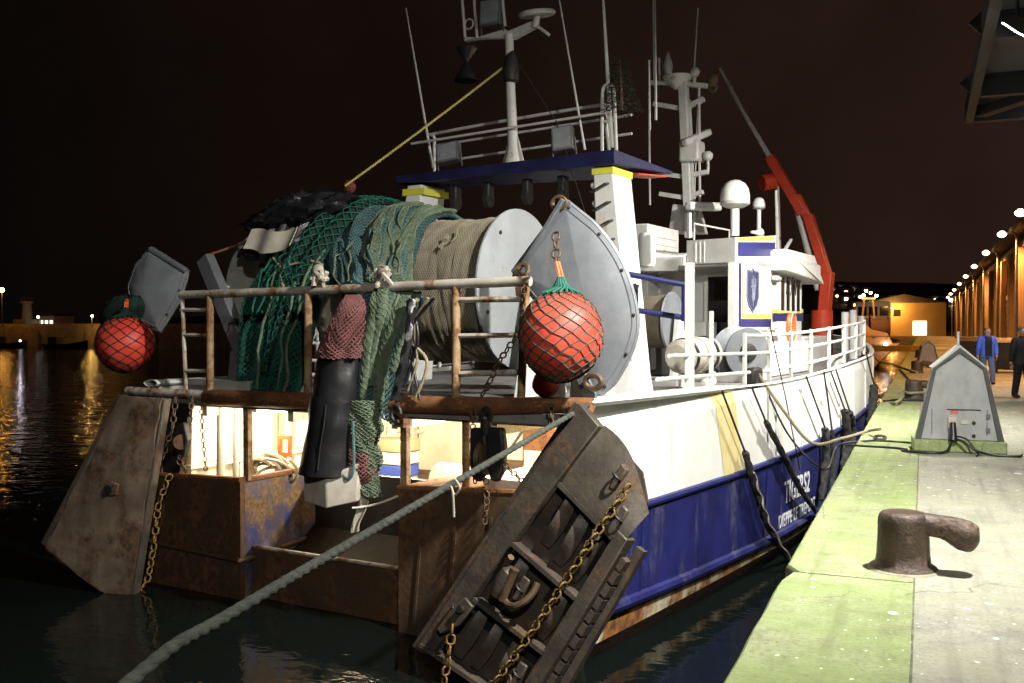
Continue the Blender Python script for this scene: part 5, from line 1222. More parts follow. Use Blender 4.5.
# --- blue-green net draped over the middle of the drum, then hanging over the rail
bn = thing('trawl_net', 'faded blue green net heaped over the drum middle and hanging past the rail', 'net', (.4, 0, 2.6), BM, GEARG)
top_pts = [(2.9, 5.62), (2.45, 5.72), (2.0, 5.62), (1.55, 5.30), (1.15, 4.95), (.75, 4.66), (.35, 4.46), (.06, 4.36), (-.12, 4.05), (-.16, 3.6), (-.15, 3.1), (-.13, 2.75)]
xl_ = [-1.66, -1.66, -1.60, -1.45, -1.15, -.75, -.3, .12, .26, .30, .30, .38]
xr_ = [.15, .12, .10, .20, .40, .65, .95, 1.32, 1.30, 1.15, 1.05, .98]
def bf(u, v):
    t = v * (len(top_pts) - 1); ks = list(range(len(top_pts)))
    y = smooth_interp(t, ks, [p[0] for p in top_pts]); z = smooth_interp(t, ks, [p[1] for p in top_pts])
    a, b = smooth_interp(t, ks, xl_), smooth_interp(t, ks, xr_)
    fold = math.sin(u * 21 + v * 3) * .055 + vnoise(u * 9, v * 7) * .06 + vnoise(u * 23, v * 5) * .025
    edge = math.sin(math.pi * u) ** .5
    x = lerp(a, b, u)
    return V(x + .03 * vnoise(v * 9, u * 2), y - fold * edge * (.4 + .6 * v) - .25 * (1 - edge) * -1 * .4, z + fold * edge * (1 - .7 * v) - .16 * (1 - edge))
obj('net_bulk', MB().grid(bf, 46, 90, -.03), m_bluedark, bn)
o = obj('twine', strands(offs(bf, -.014), 60, 150, .0078), m_bluenet, bn); o['kind'] = 'stuff'
# faded rope-like selvedges gathered on its starboard edge
for k in range(8):
    u0 = .46 + .072 * k; vend = .80 + .2 * ((k * 3) % 4) / 4
    def gc(u, v, u0=u0, k=k, vend=vend):
        vv = lerp(.06, vend, v); uu = min(1, u0 + .018 * math.sin(v * 14 + k)); p = bf(uu, vv) + V(.015 * math.sin(v * 17 + k), -.03, .03)
        a = 2 * math.pi * u; r_ = (.052 + .012 * (k % 3)) * (1 + .30 * vnoise(v * 19 + k, k)) * (1 + .12 * math.sin(a * 3 + v * 40))
        return p + V(r_ * math.cos(a), r_ * math.sin(a) * .6, r_ * math.sin(a) * .6)
    obj('gathered_net', MB().grid(gc, 9, 54), m_palegreen, bn)
    o = obj('twine', strands(lambda u, v, g_=gc: g_(u, v) + (g_(u, v) - bf(min(1, u0), 0)) * 0, 12, 100, .0085), m_palegreen, bn); o['kind'] = 'stuff'
# hanging tail below the roller
def tf(u, v):
    a = 2 * math.pi * u; z = lerp(2.95, 1.75, v); r_ = .30 * (1 - .45 * v) + .05 * vnoise(a * 2, v * 9)
    return V(.62 + .12 * v + r_ * 1.05 * math.cos(a) + .04 * vnoise(v * 9, 2), -.26 + r_ * .55 * math.sin(a), z)
obj('net_tail', MB().grid(tf, 30, 34), m_palegreen, bn)
o = obj('tail_twine', strands(offs(tf, -.014), 44, 54, .009), m_palegreen, bn); o['kind'] = 'stuff'
obj('loop_line', MB().tube(spline([(.55, -.44, 2.8), (.50, -.5, 2.3), (.62, -.52, 2.0), (.74, -.5, 2.1), (.7, -.46, 2.7)]), .02, 6), m_bluenet, bn)

# --- green net on the port drum
gn = thing('trawl_net', 'dark green net tenting from the port drum down to the deck', 'net', (-2.4, 1.2, 2.9), BM, GEARG)
gp = [(3.0, 5.40), (2.5, 5.66), (2.0, 5.60), (1.5, 5.22), (1.1, 4.65), (.9, 4.0), (.78, 3.4), (.72, 2.92)]
gl = [-2.8, -2.78, -2.75, -2.74, -2.72, -2.70, -2.66, -2.6]
gr_ = [-1.35, -1.20, -1.15, -1.15, -1.20, -1.26, -1.32, -1.38]
def gf(u, v):
    t = v * (len(gp) - 1); ks = list(range(len(gp)))
    y = smooth_interp(t, ks, [p[0] for p in gp]); z = smooth_interp(t, ks, [p[1] for p in gp])
    a, b = smooth_interp(t, ks, gl), smooth_interp(t, ks, gr_)
    fold = math.sin(u * 26 + 2.5 * math.sin(v * 4 + u * 3)) * .040 * (1 + .8 * vnoise(u * 6, v * 3)) + vnoise(u * 14, v * 6) * .05 + vnoise(u * 31, v * 9) * .03
    e2 = math.sin(math.pi * min(1, max(0, u))) ** .4
    return V(lerp(a, b, u) + .05 * vnoise(v * 5, u * 9), y - fold * (.3 + .7 * v), z + fold * .5 * (1 - v) - .45 * (1 - e2) * (1 - v * .5) - .35 * max(0, .5 - u) * (1 - v))
obj('net_bulk', MB().grid(offs(gf, .05), 50, 60, -.02), m_greendark, gn)
o = obj('twine', strands(offs(gf, -.010), 54, 88, .0072), m_greennet, gn); o['kind'] = 'stuff'
o = obj('under_twine', strands(offs(gf, .022), 44, 70, .0068), m_greennet, gn); o['kind'] = 'stuff'
for u0 in (.42, .72, .86): obj('seam_rope', MB().tube([gf(u0 + .02 * math.sin(q), q / 30) + V(0, -.05, .02) for q in range(3, 31)], .022, 6), m_palegreen, gn)
obj('edge_rope', MB().tube([gf(1, q / 30) + V(.02, -.03, .03) for q in range(0, 29)], .05, 7), m_greennet, gn)
for a_, b_ in (((.20, .45), (.62, .62)), ((.5, .55), (.95, .50))): obj('cross_lashing', MB().tube([gf(lerp(a_[0], b_[0], q / 12), lerp(a_[1], b_[1], q / 12)) + V(0, -.07, .02) for q in range(13)], .02, 6), m_tanrope, gn)
# second green hank thrown over the drum between the flanges
gh = thing('net_hank', 'bright green net hank thrown over the port flange', 'net', (-1.5, 2.2, 4.6), BM)
def hf_(u, v):
    c_ = [(-.95, 2.9, 5.75), (-1.15, 2.4, 5.80), (-1.42, 1.95, 5.70), (-1.62, 1.55, 5.30), (-1.75, 1.2, 4.75), (-1.85, 1.0, 4.2), (-1.9, .88, 3.6), (-1.95, .8, 3.1)]
    t = v * (len(c_) - 1); ks = range(len(c_)); ks = list(ks)
    x, y, z = [smooth_interp(t, ks, [p[i] for p in c_]) for i in range(3)]
    w = .10 + .42 * math.sin(math.pi * min(1, v * 1.15)) 
    return V(x + (u - .5) * w * 1.6 , y - .06 * math.sin(u * 15 + v * 4) - .08, z + .08 * math.sin(math.pi * u) + .04 * math.sin(u * 15 + v * 4))
obj('net_bulk', MB().grid(offs(hf_, .04), 18, 40, -.02), m_greendark, gh)
o = obj('twine', strands(offs(hf_, -.012), 16, 56, .0090), m_greennet, gh); o['kind'] = 'stuff'
# loose lines and tangled ends thrown over the heaped nets
for k in range(26):
    fn_, mt_, own = [(gf, m_greennet, gn), (gf, m_greendark, gn), (bf, m_bluenet, bn), (bf, m_palegreen, bn), (kf, m_khaki, kn)][k % 5]
    u0, v0 = rnd(.1, .9), rnd(.1, .5); pts = []
    if own is kn: v0 = rnd(.30, .55)
    for q in range(9):
        u0 = min(.98, max(.02, u0 + rnd(-.07, .07))); v0 = min(.97, max(.02, v0 + (rnd(.0, .06) if own is not kn else rnd(-.02, .03))))
        pts.append(Vector(fn_(u0, v0)) + V(rnd(-.02, .02), -.05 - rnd(0, .03), .03 + rnd(0, .03)))
    obj('loose_twine', MB().tube(spline(pts, 5), rnd(.010, .022), 5), mt_, own)
# black tarpaulin over the port drum
tp_ = thing('tarpaulin', 'crumpled black tarpaulin heaped on top of the port net drum', 'tarpaulin', (-2.5, 2.2, 5.2), BM)
def tpf(u, v):
    a = 2 * math.pi * u; b = math.pi * v
    n_ = 1 + .22 * vnoise(math.cos(a) * 3 + 2, math.sin(a) * 3, b * 3) + .10 * vnoise(math.cos(a) * 7, b * 6, math.sin(a) * 5)
    return V(-2.25 + .95 * n_ * math.sin(b) * math.cos(a) , 1.75 + .55 * n_ * math.sin(b) * math.sin(a), 5.66 + .27 * n_ * math.cos(b) + .16 * math.sin(b) * math.cos(a))
obj('sheet', MB().grid(tpf, 48, 24), m_tarp, tp_)
for k in range(3): obj('flap', MB().grid(lambda u, v, k=k: V(-3.1 + k * .35 + u * .5 + .05 * math.sin(v * 6 + k), 1.50 - v * .25 + .08 * math.sin(u * 9 + k * 2), 5.45 - v * (.5 + .12 * k) + .06 * math.sin(u * 7)), 12, 12, .012), m_tarp, tp_)
cv = MB().grid(lambda u, v: V(-2.75 + u * .95, 1.22 - v * .18 + .05 * math.sin(u * 9), 5.36 - v * (.36 - .1 * abs(u - .4)) + .04 * math.sin(u * 6 + 1)), 18, 8, .012)
tag(obj('canvas_sheet', cv, m_canvas, None, (-2.2, 1.3, 4.9), BM), 'dirty white canvas sheet hanging below the black tarpaulin', 'canvas')

# --- floats in netting
def make_float(name, label, c, r_, net_mat, top_mat, nst, hang, sq=1.08, tw=.010, parts=True):
    t = thing(name, label, 'net float', c, BM, 'red net floats')
    fb_ = MB().ball(c, r_, 36, 24, (1, 1, sq))
    def dent(p): d_ = (p - Vector(c)) / r_; return 1 + .018 * vnoise(d_.x * 1.7, d_.y * 1.7, d_.z * 1.7 + r_ * 9) + .006 * vnoise(d_.x * 6, d_.y * 6, d_.z * 6)
    fb_.v = [Vector(c) + (p - Vector(c)) * dent(p) for p in fb_.v]
    obj('float', fb_, m_redfloat, t)
    def sf(u, v):
        a = 2 * math.pi * u; b = math.pi * lerp(.05, .98, v); rr = r_ * 1.012
        a += .05 * vnoise(u * 31, v * 17); b += .025 * vnoise(u * 23 + 4, v * 19); p = Vector(c) + V(rr * math.sin(b) * math.cos(a), rr * math.sin(b) * math.sin(a), rr * sq * math.cos(b))
        return Vector(c) + (p - Vector(c)) * dent(p)
    o = obj('net_cover', strands(sf, nst * 2, int(nst * 1.5), tw), net_mat, t); o['kind'] = 'stuff'
    if parts:
        nk = MB()
        for k in range(16):
            a = 2 * math.pi * k / 16
            nk.tube([Vector(c) + V(r_ * .45 * math.cos(a), r_ * .45 * math.sin(a), r_ * sq * .93), Vector(c) + V(r_ * .18 * math.cos(a + .5), r_ * .18 * math.sin(a + .5), r_ * sq * 1.05), Vector(c) + V(.025 * math.cos(a), .025 * math.sin(a), r_ * sq * 1.28)], .016, 5)
        obj('gathered_neck', nk, top_mat, t)
        obj('hanging_line', MB().cyl(Vector(c) + V(-.012, 0, r_ * sq * 1.2), hang, .022, n=6).cyl(Vector(c) + V(.02, .02, r_ * sq * 1.2), Vector(hang) + V(.02, .02, 0), .02, n=6), m_orange, t)
    return t
make_float('net_float', 'big red float in green netting hung at the starboard quarter', Y(561, 336, -.35), .46, pmat('dark_float_net', (.025, .045, .03), (.04, .07, .05), rough=.8, bump=.1), m_greennet, 15, Y(556, 262, -.3), 1.10, .0085)
make_float('net_float', 'big red float in dark netting at the port quarter', Y(125, 344, .1), .44, m_dark, m_greendark, 11, Y(126, 300, .2), 1.0, .009)
make_float('small_float', 'small red float half hidden beneath the netted starboard float', Y(546, 384, .1), .16, m_dark, m_dark, 5, Y(546, 370, .1), 1.0, .006, False)
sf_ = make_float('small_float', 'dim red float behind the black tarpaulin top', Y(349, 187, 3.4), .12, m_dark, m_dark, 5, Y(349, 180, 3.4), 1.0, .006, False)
m_dimred = pmat('faded_maroon_float', (.14, .02, .018), (.10, .016, .014), rough=.7, bump=.1)  # float red darkened in the colour to show weaker light there
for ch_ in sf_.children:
    if ch_.name.startswith('float'): ch_.data.materials[0] = m_dimred
# dark green bunch above the port float
gb_ = thing('net_hank', 'dark net bunch lying above the port float', 'net', Y(122, 315, .3), BM); c = Y(122, 312, .35)
obj('net_bulk', MB().grid(lambda u, v: c + V(.42 * math.sin(math.pi*v) * math.cos(6.283*u), .3 * math.sin(math.pi*v) * math.sin(6.283*u), .24 * math.cos(math.pi*v) + .12 * math.sin(math.pi*v) * math.cos(6.283*u) + .05 * vnoise(u*20, v*8)), 28, 14), m_greendark, gb_)

# --- grey pelagic doors: curved plates
def pelagic(label, outline, yv, bulge, thick, flange, ribs, hull_side):
    """outline: closed list of (x, z) in the boat frame, the plate bows towards the stern between its long edges"""
    pts = [Vector((p.x, p.z)) for p in outline]
    if len(outline) > 8:
        cl = [V(p.x, 0, p.y) for p in pts]; nn_ = len(cl); out_ = []
        for i in range(nn_):
            p0, p1, p2, p3 = cl[i-1], cl[i], cl[(i+1) % nn_], cl[(i+2) % nn_]
            sharp_ = i in (0, nn_ - 1, 1) 
            for k in range(4):
                t_ = k / 4; out_.append(p1.lerp(p2, t_) if sharp_ else .5 * ((2*p1) + (-p0 + p2)*t_ + (2*p0 - 5*p1 + 4*p2 - p3)*t_*t_ + (-p0 + 3*p1 - 3*p2 + p3)*t_**3))
        pts = [Vector((p.x, p.z)) for p in out_]
    cx = sum(p.x for p in pts) / len(pts); cz = sum(p.y for p in pts) / len(pts)
    t = thing('trawl_door', label, 'trawl door', (cx, yv, min(p.y for p in pts)), BM, 'grey curved trawl doors')
    dense = []
    n = len(pts)
    for i in range(n):
        a, b = pts[i], pts[(i+1) % n]
        for k in range(6): dense.append(a.lerp(b, k / 6))
    def pos(q, rr):
        p = Vector((cx, cz)).lerp(q, rr); return V(p.x, yv - bulge * (1 - rr * rr) - .25 * hull_side * (p.x - cx), p.y)
    mb = MB(); rings = [0.001, .25, .5, .75, .9, 1]; N = len(dense)
    f_, b_ = [], []
    for rr in rings:
        for q in dense: p = pos(q, rr); f_.append(p); b_.append(p + V(0, thick, 0))
    fs_ = []
    for i in range(len(rings) - 1):
        for k in range(N):
            l = (k+1) % N; fs_.append((i*N + k, i*N + l, (i+1)*N + l, (i+1)*N + k))
    M_ = len(f_); fs2 = [tuple(M_ + i for i in reversed(f)) for f in fs_]
    e0 = (len(rings) - 1) * N
    rim = [(e0 + (k+1) % N, e0 + k, M_ + e0 + k, M_ + e0 + (k+1) % N) for k in range(N)]
    mb.add(f_ + b_, fs_ + fs2 + rim); obj('plate', mb, m_galv, t, sharp=30)
    obj('edge_bead', MB().tube([pos(q, 1) + V(0, thick / 2, 0) for q in dense], thick * .6, 6, closed=True), m_galv, t)
    obj('rim_weld', MB().tube([pos(q, .92) - V(0, .004, 0) for q in dense], .008, 5, closed=True), m_galv, t)
    for k_ in range(0, len(dense), max(1, len(dense) // 9)): obj('rim_bolt', MB().ball(pos(dense[k_], .955) - V(0, .01, 0), .022, 8, 6), m_dark, t)
    for (a, b, w, h) in flange: obj('edge_flange', MB().beam(a, b, w, h, (0, 1, 0)), m_galv, t, bevel=.008)
    for (a, b, r_) in ribs: obj('backstrop_rib', MB().beam(a, b, r_, r_ * .6, (0, 1, 0)), m_dark, t)
    return t
def tilted(px, yv, k):
    cx = sum(Y(*p, yv).x for p in px) / len(px); out = []
    for p in px:
        yy = yv
        for _ in range(6): yy = yv + k * (Y(*p, yy).x - cx)
        out.append(Y(*p, yy))
    return out
oR = [Y(*p, .45) for p in ((568, 201), (522, 272), (545, 305), (572, 350), (591, 391), (607, 388), (624, 358), (632, 325), (626, 285), (612, 250), (592, 222))]
pelagic('large grey curved trawl door hung behind the netted float at the starboard quarter', oR, .45, .10, .05,
        [(Y(566, 200, .28), Y(521, 273, .28), .05, .20)], [], -1)
oL = tilted(((150, 248), (187, 271), (178, 300), (159, 331), (143, 322), (131, 308), (129, 285), (136, 265)), .8, .5)
pelagic('smaller looking grey curved trawl door at the port quarter', oL, .8, .15, .05, [(oL[0], oL[1], .05, .12)], [], -2)

# --- chains
LINK = None
def link_mesh(mat):
    L_, w_, r_ = .125, .034, .0105
    pts = []
    for k in range(10):
        a = 2 * math.pi * k / 10; pts.append(V((w_) * math.sin(a), 0, (L_/2 - r_ - .012) * (1 if math.cos(a) > 0 else -1) * (abs(math.cos(a)) ** .45)))
    return MB().tube(pts, r_, 6, closed=True)
CH_PROTO = {}
def chain(label, pts, mat, scale=1.0, name='chain', group='chains on the stern'):
    pts = [Vector(p) for p in pts]
    t = thing(name, label, 'chain', pts[-1], BM, group)
    key = mat.name
    if key not in CH_PROTO:
        me = bpy.data.meshes.new('link'); q = link_mesh(mat); me.from_pydata(q.v, [], q.f); me.materials.append(mat)
        me.polygons.foreach_set('use_smooth', [True] * len(me.polygons)); CH_PROTO[key] = me
    # resample
    pit = .088 * scale; acc = [0]
    for a, b in zip(pts[:-1], pts[1:]): acc.append(acc[-1] + (b - a).length)
    nlk = max(2, int(acc[-1] / pit))
    def at(sv):
        for i in range(len(pts) - 1):
            if sv <= acc[i+1] or i == len(pts) - 2:
                tt = (sv - acc[i]) / max(1e-9, acc[i+1] - acc[i]); return pts[i].lerp(pts[i+1], tt)
    for k in range(nlk):
        a, b = at(k * pit), at((k + 1) * pit); d_ = (b - a).normalized()
        Mq = d_.to_track_quat('Z', 'Y').to_matrix().to_4x4() @ Matrix.Rotation((k % 2) * math.pi / 2 + .5 + rnd(-.15, .15), 4, 'Z')
        c = bpy.data.objects.new('link', CH_PROTO[key]); COL.objects.link(c); c.parent = t
        c.matrix_local = Matrix.Translation((a + b) / 2 - pts[-1]) @ Mq @ Matrix.Scale(scale, 4)
    return t

# --- starboard rusty otter board
def board(label, A, B, C_, D_, th, mat, detail):
    t = thing('otter_board', label, 'otter board', (C_ + D_) / 2, BM, 'rusty otter boards')
    nrm = (B - A).cross(D_ - A).normalized()
    if nrm.y > 0: nrm = -nrm                       # outwards, astern
    def G(s, w, h=0.0): return A.lerp(D_, s).lerp(B.lerp(C_, s), w) + nrm * h
    return t, G, nrm
A, B, C_, D_ = Y(583, 404, -.55), Y(657, 490, -.75), Y(522, 712, -1.15), Y(424, 646, -1.0)
st, G, nrm = board('dark rusted otter board with ribbed slots leaning at the starboard quarter', A, B, C_, D_, .1, m_door, True)
def slab(mb, s0, s1, w0, w1, h0, h1, taper=0):
    p = [G(s0, w0, h0), G(s0, w1, h0), G(s1, w1 - taper, h0), G(s1, w0 + taper, h0)]; return mb.prism(p, nrm * (h1 - h0))
obj('back_plate', MB().prism([G(.0, .04, -.02), G(.0, .80, -.02), G(.06, .98, -.02), G(1, .97, -.02), G(1, .03, -.02)], -nrm * .03), m_door, st)
# curved smooth head plate
def headf(u, v): s_ = lerp(-.01, .24, v); w = lerp(.30, 1.03, u); return G(s_ + .06 * math.sin(math.pi * u) * (1 - v) * -.4 + .10 * u * u * (1 - v), w, .13 - .12 * (1 - v) ** 2 - .10 * max(0, u - .75) * 4 * .4)
obj('head_plate', MB().grid(headf, 16, 10, .03), m_door, st)
obj('side_beam', MB().prism([G(-.005, .02, 0), G(-.005, .30, 0), G(.30, .24, 0), G(1.0, .15, 0), G(1.01, 0, 0)], nrm * .14), m_door, st, bevel=.012)
obj('side_beam_lip', MB().beam(G(.0, .01, .15), G(1.0, -.01, .15), .035, .05, nrm), m_door, st)
for s_, a, b in ((.235, .28, .94), (.50, .22, .94), (.74, .20, .95), (.985, .02, .97)): obj('cross_rib', MB().beam(G(s_, a, .08), G(s_, b, .08), .045, .17, nrm), m_door, st)
obj('keel_beam', MB().prism([G(.20, .93, -.06), G(.20, 1.05, -.06), G(1.02, 1.06, -.06), G(1.02, .93, -.06)], nrm * .20), m_door, st, bevel=.012)
sho = MB()
for k in range(13): s_ = .27 + .058 * k; sho.prism([G(s_, 1.065, -.04), G(s_, 1.12, -.03), G(s_ + .045, 1.12, -.03), G(s_ + .045, 1.065, -.04)], nrm * .12)
o = obj('shoe_plates', sho, m_door, st); o['kind'] = 'stuff'
# black slots with slanted blades
def blade(s0, s1, w, wid, h):
    def bf_(u, v): return G(lerp(s0, s1, v), w + wid * (u - .5) + .03 * math.sin(v * 3), .0 + h * math.sin(math.pi * min(1, v * .9 + .1)) * (1 - u * .7))
    return MB().grid(bf_, 4, 8, .02)
for s0, s1, w, wd in ((.255, .44, .42, .10), (.265, .46, .60, .10), (.30, .47, .78, .09), (.53, .66, .36, .10), (.54, .72, .80, .10), (.765, .96, .30, .09), (.775, .96, .48, .08), (.79, .96, .70, .10)):
    obj('blade', blade(s0, s1, w, wd, .12), m_door, st)
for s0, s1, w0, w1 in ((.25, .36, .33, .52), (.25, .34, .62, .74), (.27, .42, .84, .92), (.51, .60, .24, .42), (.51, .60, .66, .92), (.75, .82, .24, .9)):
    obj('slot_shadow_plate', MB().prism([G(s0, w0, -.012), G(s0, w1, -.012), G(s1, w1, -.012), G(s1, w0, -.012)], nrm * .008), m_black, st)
obj('white_patch', MB().prism([G(.265, .70, .02), G(.262, .80, .02), G(.285, .82, .02), G(.315, .75, .02)], nrm * .006), m_plastic, st)
for (s_, w) in ((.60, .50), (.80, .12), (.86, .86), (.06, .70), (.16, .90)):
    c = G(s_, w, .12); pl_ = obj('lug_plate', MB().prism([G(s_ - .04, w - .05, .02), G(s_ - .04, w + .03, .02), G(s_ + .05, w + .04, .02), G(s_ + .06, w - .03, .02)], nrm * .12), m_door, st, bevel=.02)
    obj('lug_eye', MB().tube([c + (B - A).normalized() * (.05 * math.cos(a)) + nrm * (.05 + .05 * math.sin(a)) for a in [2*math.pi*k/10 for k in range(10)]], .016, 5, closed=True), m_dark, pl_)
sh_ = thing('shackle', 'heavy chain shackle bundle lying in the middle of the starboard otter board', 'shackle', G(.6, .45, .05), BM)
tg = MB(); cc = G(.58, .46, .20)
obj('shackle_bow', MB().tube([cc + (B - A).normalized() * (.22 * math.cos(a)) + (D_ - A).normalized() * (.26 * math.sin(a)) + nrm * (.05 * math.sin(a * 2)) for a in [-.6 + 4.2 * k / 16 for k in range(17)]], .038, 8), m_chain, sh_)
obj('shackle_pin', MB().cyl(G(.55, .40, .24), G(.67, .44, .22), .05, n=10), m_chain, sh_)
obj('swivel', MB().lathe([(.03, -.2), (.09, -.14), (.10, 0), (.07, .16), (.02, .2)], G(.62, .36, .20), (D_ - A).normalized(), 12), m_door, sh_)
ck = thing('shackle', 'long shackle plate dangling on the lower edge of the starboard otter board', 'shackle', G(.84, .1, .2), BM)
obj('link_plate', MB().prism([G(.74, .16, .2), G(.75, .27, .2), G(.83, .26, .2), G(.90, .16, .2), G(.89, .10, .2), G(.80, .12, .2)], nrm * .05), m_door, ck, bevel=.015)
obj('pin', MB().cyl(G(.78, .2, .18), G(.78, .2, .30), .04), m_dark, ck)
# chains on it
chain('yellow painted chain slung across the starboard otter board', [G(.04, .84, .20), G(.30, .83, .24), G(.50, .82, .24), G(.75, .80, .24), G(.98, .76, .26), G(1.1, .75, .3)], m_ychain, 1.15, 'yellow_chain')
chain('short yellow chain hanging from the shackle plate at the bottom centre', [G(.84, .20, .25), G(.84, .20, .25) + V(-.02, -.05, -.35), G(.84, .20, .25) + V(-.10, -.05, -.75)], m_ychain, 1.3, 'yellow_chain')
chain('dark chain along the starboard board lower corner', [G(.87, .84, .25), G(.90, .86, .25) + V(0, -.05, -.3), G(.90, .86, .25) + V(-.05, -.05, -.55)], m_chain, 1.3)
ff = thing('board_frame', 'lower dark frame of the otter board behind its shoe', 'frame', G(.9, 1.15, -.2), BM)
obj('frame_bar', MB().beam(G(.22, 1.10, -.16), G(1.02, 1.14, -.16), .10, .10, nrm), m_door, ff)

# --- port otter board: smooth scraped face, thick rim
A, B, C_, D_ = Y(126, 396, -.55), Y(166, 398, -.40), Y(131, 608, -.55), Y(50, 546, -.95)
pt, G, nrm = board('scraped pinkish rusted otter board hanging outside the port quarter', A, B, C_, D_, .1, m_doorpink, False)
def pf(u, v): return G(v, u, .035 * math.sin(math.pi * u) + .022 * vnoise(u * 4, v * 5) + .012 * vnoise(u * 11, v * 17))
obj('face_plate', MB().grid(pf, 16, 26, .10), m_doorpink, pt)
obj('rim', MB().beam(G(0, -.035, .0), G(1, -.035, .0), .10, .20, nrm), m_door, pt, bevel=.02)
obj('rim', MB().beam(G(1.01, -.02, .0), G(1.01, 1.0, .0), .07, .16, nrm), m_doorpink, pt, bevel=.02)
obj('rim', MB().beam(G(0, 1.02, .0), G(1, 1.02, .0), .06, .16, nrm), m_door, pt, bevel=.02)
for k in range(2): obj('stiffener', MB().beam(G(.02, .35 + .22 * k, .05), G(.16, .20 + .30 * k, .06), .05, .06, nrm), m_doorpink, pt)
lug = obj('tow_lug', MB().prism([G(.46, .38, .05), G(.46, .60, .05), G(.52, .60, .05), G(.56, .42, .05)], nrm * .10), m_doorpink, pt, bevel=.02)
obj('lug_hole', MB().lathe([(.07, 0), (.07, .02)], G(.51, .48, .155), nrm, 16), m_black, lug)
obj('slot', MB().prism([G(.02, .60, .035), G(.02, .93, .02), G(.30, .90, .02), G(.22, .66, .035)], nrm * .03), m_black, pt)
obj('scuff_bar', MB().tube([G(.72, .62, .06), G(.80, .55, .07), G(.90, .58, .07)], .02, 6), m_door, pt)
# chains at the port quarter
chain('rusty chain hanging beside the port otter board from the stern bar', [Y(176, 396, -.2), Y(172, 430, -.25), Y(160, 462, -.3)], m_chain, 1.1)
chain('second rusty chain falling behind the port transom edge', [Y(192, 396, -.1), Y(190, 420, -.15), Y(178, 460, -.2), Y(186, 470, -.2)], m_chain, 1.1)
chain('long chain looping from the port transom down to the board foot', [Y(170, 474, -.15), Y(158, 505, -.2), Y(154, 545, -.25), Y(148, 580, -.3), Y(130, 602, -.5), Y(115, 610, -.7), Y(98, 602, -.9)], m_ychain, 1.35)
chain('thin chain inside the lit port doorway', [Y(201, 400, .25), Y(203, 440, .25), Y(206, 472, .25)], m_chain, .8)
hk = thing('hanging_pulley', 'dark pulley hanging in the gap over the port transom', 'pulley', Y(183, 440, -.2), BM)
obj('cheek', MB().prism([Y(177, 425, -.25), Y(183, 422, -.25), Y(187, 440, -.25), Y(183, 458, -.25), Y(176, 452, -.25)], (0, .1, 0)), m_dark, hk, bevel=.02)
obj('sheave', MB().cyl(Y(181, 442, -.27), Y(181, 442, -.12), .11, n=14), m_rust, hk)

# --- big pulley block under the roller
pbk = thing('pulley_block', 'heavy twin cheeked pulley block hanging from the stern roller', 'pulley block', Y(485, 480, -.2), BM)
for px in (477, 494):
    c = Y(px, 452, -.2)
    obj('cheek', MB().prism([c + V(x, 0, z) for x, z in ((-.11, .28), (.10, .28), (.13, .05), (.11, -.22), (.03, -.36), (-.06, -.34), (-.12, -.15))], (0, .12, 0)), m_dark, pbk, bevel=.03)
obj('sheave', MB().lathe([(.20, -.04), (.16, 0), (.20, .04)], Y(485, 458, -.15), (1, 0, 0), 20), m_chain, pbk)
obj('swivel_eye', MB().tube([Y(486, 416, -.15) + V(.07*math.cos(a), 0, .09*math.sin(a)) for a in [2*math.pi*k/12 for k in range(12)]], .03, 6, closed=True).cyl(Y(486, 420, -.15), Y(486, 434, -.15), .07), m_dark, pbk)
chain('dark chain dropping from the roller left of the pulley block', [Y(474, 404, -.1), Y(472, 450, -.12), Y(476, 490, -.12)], m_chain, .9)
chain('dark chain below the pulley block over the starboard transom', [Y(486, 478, -.15), Y(487, 500, -.2), Y(484, 530, -.2)], m_chain, .9)
chain('chain from the starboard transom up to the otter board edge', [Y(497, 455, -.12), Y(512, 472, -.2), Y(526, 484, -.3)], m_chain, .9)
chain('chain hanging at the end of the stern rail', [Y(524, 287, -.1), Y(521, 330, -.1), Y(500, 360, .0), Y(488, 385, -.05), Y(478, 402, -.1)], m_chain, 1.0)
chain('short chain with hook above the starboard otter board', [Y(551, 404, -.2), Y(552, 418, -.25), Y(550, 432, -.3)], m_chain, 1.0)
chain('chain holding the starboard grey trawl door to its gallows', [Y(556, 232, -.1), Y(556, 250, -.2), Y(557, 268, -.28)], m_chain, 1.3)
sb = thing('shackle', 'rusty shackle at the top corner of the starboard grey door', 'shackle', Y(558, 205, .3), BM)
obj('shackle_bow', MB().tube([Y(559, 203, .25) + V(.09*math.cos(a), 0, .07*math.sin(a)) for a in [2*math.pi*k/12 for k in range(12)]], .028, 6, closed=True), m_chain, sb)
sb = thing('shackle', 'rusty shackle where the starboard grey door meets the stern rail', 'shackle', Y(523, 270, .1), BM)
obj('shackle_bow', MB().tube([Y(522, 271, .1) + V(.08*math.cos(a), .04*math.sin(a), .08*math.sin(a)) for a in [2*math.pi*k/12 for k in range(12)]], .03, 6, closed=True).tube([Y(518, 278, .1) + V(.06*math.cos(a), 0, .08*math.sin(a)) for a in [2*math.pi*k/10 for k in range(10)]], .026, 6, closed=True), m_chain, sb)
sb = thing('shackle', 'rusty lashing at the foot of the starboard grey door', 'shackle', Y(592, 385, .1), BM)
obj('shackle_bow', MB().tube([Y(593, 382, .1) + V(.10*math.cos(a), 0, .08*math.sin(a)) for a in [2*math.pi*k/12 for k in range(12)]], .035, 6, closed=True), m_chain, sb)
obj('lug', MB().beam(Y(580, 372, .2), Y(592, 400, .2), .14, .08, (0, 1, 0)), m_galv, sb, bevel=.01)

